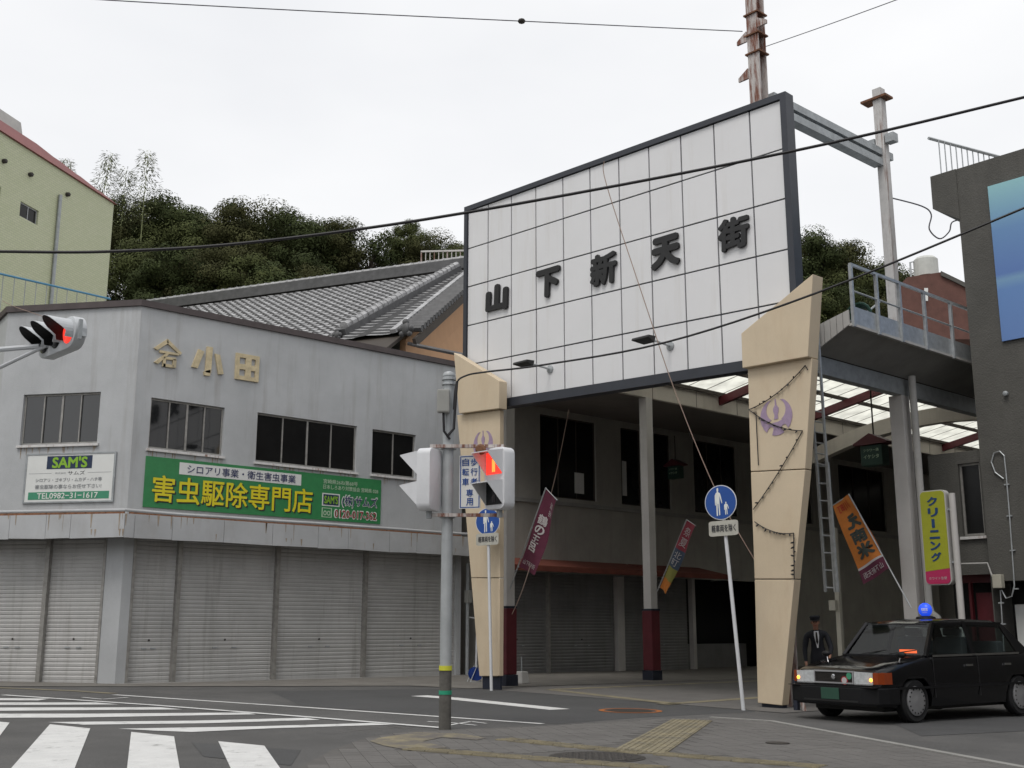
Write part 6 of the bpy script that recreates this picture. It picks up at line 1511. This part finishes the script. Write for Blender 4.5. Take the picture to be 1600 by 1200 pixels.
banner('banner_flag', 'faded rainbow banner running from red through blue to orange on the inner arcade post', 22.6, ((1027, 924), (1073, 812)), ((1073, 812), (1088, 822), (1042, 928), (1031, 918)),
       [(0, 0.16, 'banner_orange'), (0.16, 0.34, 'banner_yellow'), (0.34, 0.60, 'banner_blue'), (0.60, 1, 'banner_red')], [("祭", 0.2, 0.8, 0.80, 0.92, 'banner_pale', 0.0, False), ("夏", 0.2, 0.8, 0.65, 0.77, 'banner_pale', 0.0, False), ("北", 0.2, 0.8, 0.48, 0.57, 'banner_pale', 0.0, False), ("町", 0.2, 0.8, 0.37, 0.46, 'banner_pale', 0.0, False)])
banner('banner_flag', 'orange banner with dark brush characters and purple foot beside the ladder', 20.9, ((1424, 950), (1326, 772)), ((1301, 790), (1327, 773), (1391, 888), (1349, 913)),
       [(0, 0.16, 'banner_purple'), (0.16, 0.185, 'banner_pale'), (0.185, 1, 'banner_orange')], [("え", 0.28, 0.86, 0.62, 0.80, 'banner_ink', 0.06, True), ("南", 0.26, 0.84, 0.43, 0.60, 'banner_ink', 0.045, False), ("米", 0.24, 0.88, 0.24, 0.42, 'banner_ink', 0.06, False),
        ("山下新天街", 0.10, 0.90, 0.04, 0.11, 'banner_pale', 0.0, True), ("川町", 0.15, 0.8, 0.86, 0.96, 'banner_redtext', 0.02, True)], attach='R')

# ================================================================== SMALL THINGS AT THE KERB
rp_ = PG(743, 1066); rl_ = thing('cord_reel', 'small blue cord reel on a metal stand at the foot of the gate column', 'cord reel', rp_)
ax = fdir(0.35, -1); rc_ = rp_ + Vector((0, 0, 0.2))
MB().lathe(rc_ - ax * 0.10, ax, [(0.16, 0), (0.16, 0.02), (0.09, 0.022), (0.09, 0.18), (0.16, 0.182), (0.16, 0.20)], 18).build('drum', 'reel_blue', rl_, smooth=True)
sd_ = Vector((-ax.y, ax.x, 0))
MB().tube([rc_ - sd_ * 0.17 + ax * 0.12 - Vector((0, 0, 0.19)), rc_ + ax * 0.12 + Vector((0, 0, 0.20)), rc_ + sd_ * 0.17 + ax * 0.12 - Vector((0, 0, 0.19)), rc_ - sd_ * 0.17 + ax * 0.12 - Vector((0, 0, 0.188))], 0.012, 6).build('stand', 'galv', rl_)
MB().tube([rc_ - sd_ * 0.17 - ax * 0.12 - Vector((0, 0, 0.19)), rc_ - ax * 0.12 + Vector((0, 0, 0.20)), rc_ + sd_ * 0.17 - ax * 0.12 - Vector((0, 0, 0.19))], 0.012, 6).build('stand', 'galv', rl_)
wp = PG(815, 1068, 0.012); wt = thing('banner_weight', 'white plastic banner weight with a stub pole beside the maroon post sleeve', 'banner base', wp)
MB().hexa([wp + Vector(v) for v in ((-0.15, -0.13, 0), (0.15, -0.13, 0), (0.15, 0.13, 0), (-0.15, 0.13, 0), (-0.12, -0.10, 0.28), (0.12, -0.10, 0.28), (0.12, 0.10, 0.28), (-0.12, 0.10, 0.28))]).build('block', 'concrete_pale', wt, bevel=0.02)
MB().tube([wp + Vector((0, 0, 0.27)), wp + Vector((0, 0, 0.62))], 0.016, 6).build('stub', 'steel_grey', wt)
# bollard-like yellow guard at the foot of the column near the taxi
bgp = PYp(1250, 1105, 16.7); bgp = on_ground((bgp.x, 16.7), 0)
bg = thing('foot_guard', 'battered metal foot guard with a curved pipe beside the flared column at the taxi bumper', 'guard', bgp)
MB().tube([bgp + Vector((-0.10, 0, 0.42)), bgp + Vector((-0.02, -0.02, 0.35)), bgp + Vector((0.06, -0.02, 0.15)), bgp + Vector((0.1, 0, -0.02))], 0.035, 7).build('pipe', 'steel_rusty', bg, smooth=True)
MB().box(bgp.x - 0.13, bgp.x - 0.05, bgp.y, bgp.y + 0.08, bgp.z - 0.02, bgp.z + 0.5).build('stake', 'navy', bg, bevel=0.01)
# post with a lamp box behind the person
lp = PYp(1313, 990, 21.5); MB().box(lp.x - 0.05, lp.x + 0.05, 21.45, 21.55, gz(lp.x, 21.5) - 0.05, 3.4).build('side_post', 'beige_box', label='slim beige post behind the man beside the taxi', cat='post')
a, b = PYp(1296, 938, 21.4), PYp(1307, 954, 21.4); MB().box(a.x, b.x, 21.36, 21.44, b.z, a.z).build('post_box', 'beige_box', label='small beige box fixed on the slim post behind the man', cat='box', bevel=0.01)

# ================================================================== TAXI (built pointing along local +Y, front axle at the origin)
TX = thing('taxi', 'black sedan taxi with blue roof lamp and lit turn signals parked beside the gate column', 'car', on_ground((-9.68, 16.05), 0), R(173.2))
def tloc(x, y, z): return Vector((x, y, z))
WB, ZW = -2.72, 0.31
def zbot(y):
    z = 0.22
    for yc in (0.0, WB):
        d = abs(y - yc)
        if d < 0.39: z = max(z, 0.31 + math.sqrt(max(0, 0.39 ** 2 - d * d)) * 0.92)
    if y > 0.45: z = max(z, 0.24)
    return z
def ztop(y):
    pts = [(0.78, 0.70), (0.70, 0.765), (0.3, 0.845), (-0.35, 0.935), (-0.45, 0.95), (-2.9, 0.97), (-3.0, 0.98), (-3.6, 0.965), (-3.80, 0.90), (-3.84, 0.8)]
    for (a, za), (b, zb_) in zip(pts, pts[1:]):
        if b <= y <= a: return zb_ + (za - zb_) * (y - b) / (a - b)
    return pts[0][1] if y > 0.78 else pts[-1][1]
def hw(y):
    if y > 0.1: return 0.845 - 0.075 * ((y - 0.1) / 0.68) ** 2
    if y < -3.0: return 0.845 - 0.06 * ((-3.0 - y) / 0.84) ** 2
    return 0.845
ysn = [0.78, 0.74, 0.66, 0.55, 0.45]
for yc in (0.0, WB): ysn += [yc + 0.395 * math.cos(math.pi * k / 12) for k in range(13)]
ysn += [-0.55, -0.8, -1.1, -1.4, -1.7, -2.0, -2.2, -3.2, -3.4, -3.6, -3.74, -3.81, -3.84]
ysn = sorted(set(round(y, 3) for y in ysn), reverse=True)
m = MB(); rows = []
for y in ysn:
    zt, zb_, w = ztop(y), zbot(y), hw(y); sh_ = min(0.64, zt - 0.08); zb_ = min(zb_, sh_ - 0.02)
    half = [(0.0, zt + 0.012), (w * 0.55, zt + 0.008), (w - 0.10, zt - 0.004), (w - 0.045, zt - 0.03), (w - 0.02, zt - 0.075), (w, sh_), (w - 0.003, max(zb_ + 0.01, 0.5)), (w - 0.02, max(zb_ + 0.005, 0.36) if zb_ < 0.35 else zb_ + 0.004), (w - 0.05, zb_), (0.0, zb_ if zb_ < 0.3 else zb_)]
    rows.append([tloc(x, y, z) for x, z in half] + [tloc(-x, y, z) for x, z in half[-2:0:-1]])
n = len(rows[0])
m.add([p for r_ in rows for p in r_], [(a * n + i, a * n + (i + 1) % n, (a + 1) * n + (i + 1) % n, (a + 1) * n + i) for a in range(len(rows) - 1) for i in range(n)])
m.add(rows[0], [tuple(range(n))]); m.add(rows[-1], [tuple(range(n))])
body = m.build('body', 'taxi_black', TX, local=True, smooth=True)
# greenhouse
A0, A1 = (0.70, -0.40, 0.945), (0.56, -1.02, 1.44)           # windscreen pillar bottom, top
C0_, C1_ = (0.70, -3.02, 0.975), (0.57, -2.52, 1.43)
B0_, B1_ = (0.80, -1.62, 0.95), (0.60, -1.66, 1.455)
S0, S1 = (0.795, -0.55, 0.94), (0.795, -2.95, 0.97)
def bar_(p, q, w, h, name='pillar', mt='taxi_black', par=None):
    for s in (-1, 1): MB().bar((p[0] * s, p[1], p[2]), (q[0] * s, q[1], q[2]), w, h, up=(0, 1, 0)).build(name, mt, par or TX, local=True)
rf = MB(); rr_ = []
for y, z, w in ((-0.80, 1.425, 0.60), (-0.92, 1.465, 0.63), (-1.3, 1.497, 0.65), (-1.85, 1.505, 0.65), (-2.4, 1.492, 0.64), (-2.62, 1.462, 0.625), (-2.71, 1.42, 0.605)):
    rr_.append([tloc(x * w, y, z - dz) for x, dz in ((-1, 0.055), (-0.9, 0.015), (-0.5, 0.0), (0, -0.006), (0.5, 0.0), (0.9, 0.015), (1, 0.055))])
k7 = 7
rf.add([p for r_ in rr_ for p in r_] + [p - Vector((0, 0, 0.05)) for r_ in rr_ for p in r_],
       [(a * k7 + i, a * k7 + i + 1, (a + 1) * k7 + i + 1, (a + 1) * k7 + i) for a in range(6) for i in range(6)] + [(49 + a * k7 + i, 49 + a * k7 + i + 1, 49 + (a + 1) * k7 + i + 1, 49 + (a + 1) * k7 + i) for a in range(6) for i in range(6)] +
       [(i, i + 1, 50 + i, 49 + i) for i in range(6)] + [(42 + i, 43 + i, 92 + i, 91 + i) for i in range(6)] + [(a * 7, a * 7 + 7, 49 + a * 7 + 7, 49 + a * 7) for a in range(6)] + [(a * 7 + 6, a * 7 + 13, 49 + a * 7 + 13, 49 + a * 7 + 6) for a in range(6)])
roof_o = rf.build('roof', 'taxi_black', TX, local=True, smooth=True)
for s in (-1, 1):
    X_ = lambda p: (p[0] * s, p[1], p[2])
    MB().bar(X_((0.755, -0.40, 0.93)), X_((0.60, -0.83, 1.43)), 0.055, 0.05, up=(0, 1, 0)).build('pillar', 'taxi_black', TX, local=True)
    MB().bar(X_((0.80, -1.56, 0.94)), X_((0.635, -1.58, 1.46)), 0.02, 0.09, up=(0, 1, 0)).build('pillar', 'taxi_black', TX, local=True)
    MB().prism([X_((0.775, -3.18, 0.96)), X_((0.775, -2.80, 0.96)), X_((0.615, -2.56, 1.44)), X_((0.61, -2.71, 1.415))], (-0.03 * s, 0, 0)).build('pillar', 'taxi_black', TX, local=True)
    MB().bar(X_((0.62, -0.84, 1.425)), X_((0.63, -2.62, 1.43)), 0.03, 0.035).build('drip_rail', 'chrome' if False else 'taxi_black', TX, local=True)
    # side glass
    g1 = [X_((0.785, -0.52, 0.945)), X_((0.785, -1.515, 0.95)), X_((0.636, -1.535, 1.43)), X_((0.620, -0.89, 1.42))]
    g2 = [X_((0.785, -1.605, 0.95)), X_((0.775, -2.78, 0.965)), X_((0.625, -2.54, 1.425)), X_((0.638, -1.625, 1.43))]
    for g in (g1, g2): MB().face(*g).build('side_window', 'car_glass', TX, local=True)
    MB().bar(X_((0.800, -0.50, 0.945)), X_((0.800, -2.80, 0.965)), 0.014, 0.03).build('belt_trim', 'chrome', TX, local=True)
    for y in (-1.02, -2.05): MB().bar(X_((0.848, y - 0.42, 0.80)), X_((0.848, y - 0.25, 0.80)), 0.02, 0.03).build('door_handle', 'chrome', TX, local=True)
    for y0, y1 in ((-0.46, -0.46), (-1.60, -1.60)): MB().bar(X_((0.846, y0, 0.34)), X_((0.836, y1, 0.93)), 0.008, 0.012).build('door_seam', 'rubber', TX, local=True)
    MB().bar(X_((0.851, 0.42, 0.50)), X_((0.851, -3.05, 0.50)), 0.012, 0.035).build('side_moulding', 'bumper_black', TX, local=True)
    # fender mirror
    MB().tube([X_((0.66, 0.12, 0.86)), X_((0.68, 0.10, 0.93))], 0.010, 6).build('mirror_stalk', 'chrome', TX, local=True)
    MB().ball(X_((0.70, 0.10, 0.965)), 0.055, 10, 6, (1.45, 0.9, 0.85)).build('mirror', 'bumper_black', TX, local=True, smooth=True)
MB().face((-0.74, -0.42, 0.945), (0.74, -0.42, 0.945), (0.60, -0.82, 1.43), (-0.60, -0.82, 1.43)).build('windscreen', 'car_glass', TX, local=True)
MB().face((-0.74, -3.12, 0.975), (0.74, -3.12, 0.975), (0.605, -2.70, 1.42), (-0.605, -2.70, 1.42)).build('rear_window', 'car_glass', TX, local=True)
MB().bar((-0.74, -0.39, 0.945), (0.74, -0.39, 0.945), 0.10, 0.02).build('cowl', 'bumper_black', TX, local=True)
for s in (-0.35, 0.15): MB().tube([(s + 0.25, -0.40, 0.965), (s - 0.2, -0.50, 1.03)], 0.008, 4).build('wiper', 'black', TX, local=True)
# interior
MB().box(-0.72, 0.72, -0.95, -0.5, 0.80, 0.965).build('dashboard', 'bumper_black', TX, local=True, bevel=0.02)
for x in (-0.36, 0.36): MB().box(x - 0.24, x + 0.24, -1.72, -1.58, 0.7, 1.22).box(x - 0.13, x + 0.13, -1.70, -1.62, 1.24, 1.36).build('front_seat', 'seat_cloth', TX, local=True, bevel=0.03)
for x in (-0.36, 0.36): MB().box(x - 0.14, x + 0.14, -1.755, -1.725, 0.95, 1.34).build('seat_cover', 'cloth_shirt', TX, local=True, bevel=0.01)
MB().box(-0.66, 0.66, -2.62, -2.45, 0.7, 1.15).build('rear_seat', 'seat_cloth', TX, local=True, bevel=0.03)
MB().box(-0.55, -0.22, -0.56, -0.50, 0.97, 1.045).build('fare_display', 'bumper_black', TX, local=True); MB().box(-0.54, -0.23, -0.499, -0.495, 0.98, 1.035).build('display_light', 'display_orange', TX, local=True)
# front: bumper, grille, lamps
m = MB(); ring = [(-0.855, 0.40), (-0.86, 0.66), (-0.80, 0.82), (-0.55, 0.90), (0.55, 0.90), (0.80, 0.82), (0.86, 0.66), (0.855, 0.40), (0.80, 0.40), (0.76, 0.70), (-0.76, 0.70), (-0.80, 0.40)]
m.prism([(a, b, 0.27) for a, b in ring], (0, 0, 0.24)); m.build('front_bumper', 'bumper_black', TX, local=True, bevel=0.02)
MB().prism([(-0.85, -3.5, 0.3), (0.85, -3.5, 0.3), (0.84, -3.86, 0.3), (0.7, -3.95, 0.3), (-0.7, -3.95, 0.3), (-0.84, -3.86, 0.3)], (0, 0, 0.24)).build('rear_bumper', 'bumper_black', TX, local=True, bevel=0.02)
gr = MB()
for a in ((-0.366, 0.366, 0.718, 0.738), (-0.366, 0.366, 0.552, 0.572), (-0.366, -0.346, 0.572, 0.718), (0.346, 0.366, 0.572, 0.718)): gr.box(a[0], a[1], 0.781, 0.815, a[2], a[3])
gro = gr.build('grille_frame', 'hubcap', TX, local=True)
for k in range(8): MB().box(-0.346, 0.346, 0.784, 0.802, 0.574 + k * 0.0185, 0.583 + k * 0.0185).build('grille_bar', 'iron', gro, local=True)
MB().box(-0.346, 0.346, 0.7805, 0.7835, 0.568, 0.722).build('grille_back', 'black', gro, local=True)
MB().lathe((0, 0.803, 0.648), (0, 1, 0), [(0.04, 0), (0.04, 0.012), (0.025, 0.016)], 14).build('emblem', 'chrome', gro, local=True)
MB().lathe((-0.20, 0.804, 0.60), (0, 1, 0), [(0.062, 0), (0.062, 0.008)], 18).build('badge', 'text_red', gro, local=True, label='round red badge on the grille'); MB().lathe((-0.20, 0.813, 0.60), (0, 1, 0), [(0.045, 0), (0.045, 0.004)], 18).build('badge_face', 'banner_pale', gro, local=True)
MB().lathe((-0.285, 0.804, 0.665), (0, 1, 0), [(0.048, 0), (0.048, 0.008)], 16).build('badge', 'sign_green_dark', gro, local=True, label='round green badge on the grille')
for s in (-1, 1):
    MB().prism([(s * 0.372, 0.776, 0.56), (s * 0.70, 0.776, 0.56), (s * 0.70, 0.776, 0.722), (s * 0.372, 0.776, 0.732)], (0, 0.03, 0)).build('headlight', 'headlamp', TX, local=True)
    MB().prism([(s * 0.702, 0.80, 0.56), (s * 0.775, 0.785, 0.56), (s * 0.825, 0.70, 0.56), (s * 0.853, 0.56, 0.56), (s * 0.80, 0.56, 0.56), (s * 0.702, 0.74, 0.56)], (0, 0, 0.162)).build('turn_signal', 'turn_orange', TX, local=True)
    MB().ball((s * 0.672, 0.805, 0.62), 0.026, 8, 6).build('turn_bulb', 'bulb_lit', TX, local=True)
MB().box(-0.165, 0.165, 0.902, 0.912, 0.33, 0.495).build('number_plate', 'plate_green', TX, local=True, bevel=0.004)
for s_ in (-1, 1): MB().box(s_ * 0.536 - 0.165, s_ * 0.536 + 0.165, 0.78, 0.812, 0.545, 0.558).build('lamp_trim', 'chrome', TX, local=True)
MB().bar((-0.80, 0.80, 0.515), (0.80, 0.80, 0.515), 0.20, 0.008).build('bumper_strip', 'bumper_black', TX, local=True)
MB().box(-0.5, 0.5, 0.895, 0.905, 0.30, 0.325).build('air_slot', 'black', TX, local=True)
MB().bar((0.0, 0.70, 0.78), (0.0, -0.36, 0.958), 0.004, 0.004).build('hood_crease', 'black', TX, local=True)
for s in (-1, 1): MB().box(s * 0.62 - 0.12, s * 0.62 + 0.12, -3.86, -3.84, 0.62, 0.80).build('tail_light', 'text_red', TX, local=True)
# wheels
def wheel(x, y):
    s = 1 if x > 0 else -1
    w = MB().lathe((x - s * 0.09, y, ZW), (s, 0, 0), [(0.20, 0), (0.285, 0.0), (0.31, 0.03), (0.31, 0.15), (0.285, 0.175), (0.21, 0.162)], 28).build('wheel', 'rubber', TX, local=True, smooth=True)
    MB().lathe((x + s * 0.070, y, ZW), (s, 0, 0), [(0.212, 0), (0.210, 0.018), (0.18, 0.030), (0.10, 0.020), (0.06, 0.030), (0.0, 0.032)], 28).build('hubcap', 'hubcap', w, local=True, smooth=True)
    v = MB()
    for k in range(16):
        a = 2 * math.pi * k / 16; v.lathe((x + s * 0.090, y + 0.175 * math.cos(a), ZW + 0.175 * math.sin(a)), (s, 0, 0), [(0.014, 0), (0.014, 0.012)], 6)
    v.build('hubcap_slots', 'black', w, local=True, kind='stuff')
for x, y in ((-0.745, 0.0), (0.745, 0.0), (-0.745, WB), (0.745, WB)): wheel(x, y)
MB().box(-0.62, 0.62, -3.3, 0.5, 0.16, 0.5).build('underbody', 'black', TX, local=True)
# roof lamp
rl2 = MB().lathe((0, -1.55, 1.50), (0, 0, 1), [(0.16, 0.0), (0.15, 0.03), (0.09, 0.05)], 16).build('lamp_base', 'bumper_black', TX, local=True)
lampo = MB().ball((0, -1.55, 1.645), 0.118, 20, 12, (1, 0.75, 0.95)).build('roof_lamp', 'lamp_blue', TX, local=True, smooth='all')
def lsurf(u, v, d=0.0):
    a, e = (u - 0.5) * 1.3 + 0.40, (v - 0.5) * 1.3; r_ = 0.119 + d
    return WM[TX.name] @ Vector((-r_ * math.sin(a) * math.cos(e), -1.55 + r_ * 0.78 * math.cos(a) * math.cos(e), 1.645 + r_ * 0.95 * math.sin(e)))
letter('lamp_lettering', "SES", lsurf, 'text_white', lampo, 0.16, 0.84, 0.36, 0.66, bold=0.03, off=0.006)
letter('lamp_lettering', "−", lsurf, 'text_white', lampo, 0.2, 0.8, 0.18, 0.22, bold=0.03, off=0.006)

# ================================================================== MAN BESIDE THE TAXI
pm_ = PD(1281, 985, 21.2); mx, my = pm_.x, pm_.y
mf = fdir(-0.25, -0.97); MROT = math.atan2(mf.y, mf.x) + math.pi / 2      # local -Y is his front
PSC = 0.93
man = thing('person', 'person in dark suit and cap with white shirt standing behind the taxi bonnet', 'person', on_ground((mx, my), 0.008), MROT)
J = {'pel': (0, 0, 0.90, 0.135, 0.105), 'bel': (0, -0.005, 1.04, 0.135, 0.10), 'che': (0, -0.015, 1.24, 0.155, 0.11), 'clav': (0, -0.02, 1.36, 0.10, 0.08), 'nk': (0, -0.045, 1.425, 0.052, 0.055), 'nk2': (0, -0.06, 1.47, 0.052, 0.058),
     'jaw': (0, -0.088, 1.515, 0.058, 0.068), 'hd': (0, -0.085, 1.575, 0.074, 0.090), 'hd2': (0, -0.075, 1.635, 0.066, 0.080), 'hd3': (0, -0.07, 1.67, 0.035, 0.045)}
E_ = [('pel', 'bel'), ('bel', 'che'), ('che', 'clav'), ('clav', 'nk'), ('nk', 'nk2'), ('nk2', 'jaw'), ('jaw', 'hd'), ('hd', 'hd2'), ('hd2', 'hd3')]
for s, n_ in ((-1, 'l'), (1, 'r')):
    J.update({'hp' + n_: (s * 0.095, 0, 0.84, 0.095, 0.10), 'kn' + n_: (s * 0.10, -0.02, 0.47, 0.062, 0.065), 'an' + n_: (s * 0.105, 0.03, 0.09, 0.045, 0.05), 'he' + n_: (s * 0.105, 0.02, 0.045, 0.045, 0.045), 'to' + n_: (s * 0.115, -0.17, 0.035, 0.042, 0.035)})
    E_ += [('pel', 'hp' + n_), ('hp' + n_, 'kn' + n_), ('kn' + n_, 'an' + n_), ('an' + n_, 'he' + n_), ('he' + n_, 'to' + n_)]
    ex = 0.0 if s < 0 else 0.10
    J.update({'sh' + n_: (s * 0.185, -0.01, 1.335, 0.068, 0.07), 'el' + n_: (s * 0.25, -0.03 - ex, 1.07, 0.050, 0.052), 'wr' + n_: (s * (0.25 - ex * 0.4), -0.12 - 1.4 * ex, 0.86 + 1.2 * ex, 0.033, 0.036), 'pa' + n_: (s * (0.25 - ex * 0.5), -0.15 - 1.9 * ex, 0.80 + 1.2 * ex, 0.036, 0.022)})
    E_ += [('clav', 'sh' + n_), ('sh' + n_, 'el' + n_), ('el' + n_, 'wr' + n_), ('wr' + n_, 'pa' + n_)]
    for k in range(4):
        o_ = (-0.027 + 0.018 * k); L = (0.062, 0.072, 0.068, 0.052)[k]; b_ = J['pa' + n_]
        J['f%d%s' % (k, n_)] = (b_[0] + o_ * 0.4, b_[1] - 0.012 + o_, b_[2] - 0.04, 0.0095, 0.0095); J['g%d%s' % (k, n_)] = (b_[0] + o_ * 0.4 - s * 0.012, b_[1] - 0.022 + o_, b_[2] - 0.04 - L * 0.8, 0.008, 0.008)
        E_ += [('pa' + n_, 'f%d%s' % (k, n_)), ('f%d%s' % (k, n_), 'g%d%s' % (k, n_))]
    b_ = J['pa' + n_]; J['th' + n_] = (b_[0] - s * 0.02, b_[1] - 0.045, b_[2] - 0.015, 0.010, 0.010); J['ti' + n_] = (b_[0] - s * 0.03, b_[1] - 0.055, b_[2] - 0.06, 0.0085, 0.0085)
    E_ += [('pa' + n_, 'th' + n_), ('th' + n_, 'ti' + n_)]
keys = list(J); me = bpy.data.meshes.new('person_cage')
me.from_pydata([J[k][:3] for k in keys], [(keys.index(a), keys.index(b)) for a, b in E_], [])
tmp = bpy.data.objects.new('person_cage', me); COL.objects.link(tmp)
sk = tmp.modifiers.new('skin', 'SKIN'); sk.use_smooth_shade = True
for i, k in enumerate(keys):
    v = me.skin_vertices[0].data[i]; v.radius = (J[k][3], J[k][4]); v.use_root = (k == 'pel'); v.use_loose = False
sb_ = tmp.modifiers.new('sub', 'SUBSURF'); sb_.levels = 2; sb_.render_levels = 2
dg = bpy.context.evaluated_depsgraph_get(); dg.update()
bm_ = bpy.data.meshes.new_from_object(tmp.evaluated_get(dg)); bm_.name = 'body'
bpy.data.objects.remove(tmp)
for nm in ('cloth_suit', 'skin', 'rubber'): bm_.materials.append(MATS[nm])
for p in bm_.polygons:
    c = p.center; p.use_smooth = True
    hand = abs(c.x) > 0.16 and c.y < -0.05 and ((c.x < 0 and c.z < 0.855) or (c.x > 0 and c.z < 0.98 and c.y < -0.2)) and c.z > 0.6
    p.material_index = 1 if (c.z > 1.435 or hand) else 2 if c.z < 0.085 else 0
bo = bpy.data.objects.new('body', bm_); COL.objects.link(bo); bo.parent = man; WM[bo.name] = WM[man.name]
MB().prism([(-0.045, -0.135, 1.415), (0.045, -0.135, 1.415), (0.05, -0.145, 1.34), (0.012, -0.150, 1.10), (-0.012, -0.150, 1.10), (-0.05, -0.145, 1.34)], (0, 0.05, 0)).build('shirt', 'cloth_shirt', man, local=True)
MB().prism([(-0.014, -0.152, 1.40), (0.014, -0.152, 1.40), (0.024, -0.158, 1.22), (0.0, -0.160, 1.16), (-0.024, -0.158, 1.22)], (0, 0.006, 0)).build('tie', 'hair', man, local=True)
for s in (-1, 1): MB().prism([(s * 0.045, -0.140, 1.42), (s * 0.10, -0.125, 1.33), (s * 0.055, -0.152, 1.22), (s * 0.012, -0.156, 1.10), (s * 0.05, -0.150, 1.30)], (0, 0.012, 0)).build('lapel', 'cloth_suit', man, local=True)
MB().lathe((0, -0.075, 1.625), (0, 0.05, 1), [(0.088, 0), (0.092, 0.035), (0.105, 0.055), (0.09, 0.08), (0.0, 0.088)], 16).build('cap', 'cloth_suit', man, local=True, smooth=True)
MB().prism([(-0.07, -0.15, 1.625), (0.07, -0.15, 1.625), (0.05, -0.215, 1.608), (-0.05, -0.215, 1.608)], (0, 0, 0.008)).build('cap_peak', 'hair', man, local=True)
MB().ball((0, -0.045, 1.585), 0.083, 12, 8, (0.98, 0.98, 0.75)).build('hair', 'hair', man, local=True, smooth='all')
MB().prism([(-0.012, -0.168, 1.545), (0.012, -0.168, 1.545), (0.004, -0.175, 1.590), (-0.004, -0.175, 1.590)], (0, 0.02, 0)).prism([(-0.014, -0.192, 1.548), (0.014, -0.192, 1.548), (0.0, -0.172, 1.585)], (0, 0.025, 0)).build('nose', 'skin', man, local=True)
for s in (-1, 1):
    MB().ball((s * 0.03, -0.165, 1.592), 0.010, 8, 5).build('eye', 'hair', man, local=True); MB().ball((s * 0.076, -0.075, 1.575), 0.026, 8, 5, (0.4, 0.7, 1.1)).build('ear', 'skin', man, local=True)
MB().box(-0.024, 0.024, -0.166, -0.155, 1.522, 1.529).build('mouth', 'text_red', man, local=True)

man.scale = (PSC, PSC, PSC); man.rotation_euler = (R(6), R(-3), MROT)

# ================================================================== HOUSES ADDED OUT OF VIEW (darken reflections in panes and car paint, block low sky light)
def reflection_house(lab, x0, x1, y0, y1, h, wallm, faces):
    g = min(gz(x, y) for x in (x0, x1) for y in (y0, y1)) - 0.2
    t = thing('reflection_house', lab, 'house', ((x0 + x1) / 2, (y0 + y1) / 2, g))
    MB().box(x0, x1, y0, y1, g, h).build('wall', wallm, t)
    MB().box(x0 - 0.4, x1 + 0.4, y0 - 0.4, y1 + 0.4, h + 0.002, h + 0.25).build('roof', 'tile_dark', t)
    for f in faces:
        L = (x1 - x0) if f in 'NS' else (y1 - y0); n = int(L / 3.2)
        for k in range(n):
            c = (k + 0.5) * L / n
            for z0_, z1_ in ((0.6, 2.5), (4.2, 5.9), (7.4, 9.0)):
                if z1_ > h - 0.4: continue
                if f == 'N': b_ = (x0 + c - 0.9, x0 + c + 0.9, y1 + 0.001, y1 + 0.06)
                elif f == 'S': b_ = (x0 + c - 0.9, x0 + c + 0.9, y0 - 0.06, y0 - 0.001)
                elif f == 'W': b_ = (x0 - 0.06, x0 - 0.001, y0 + c - 0.9, y0 + c + 0.9)
                else: b_ = (x1 + 0.001, x1 + 0.06, y0 + c - 0.9, y0 + c + 0.9)
                MB().box(*b_, z0_, z1_).build('window', 'glass_dull', t)
reflection_house('unseen three storey brown house added opposite the grey corner building for its reflection', 11, 21, -9, 8, 10.5, 'brick_red', 'WS')
reflection_house('unseen long grey house added opposite the taxi to darken its paint reflections', 11, 21, 8.6, 21.0, 9.0, 'concrete_dark', 'WS')
reflection_house('unseen low beige house added behind the camera to block low sky light before the gate sign', -14, 5, -26, -15, 7.0, 'shop_wall', 'NW')
reflection_house('unseen dark house added behind the camera to darken reflections in the chamfered corner', -40, -17, -28, -17, 7.5, 'wood_dark', 'NE')
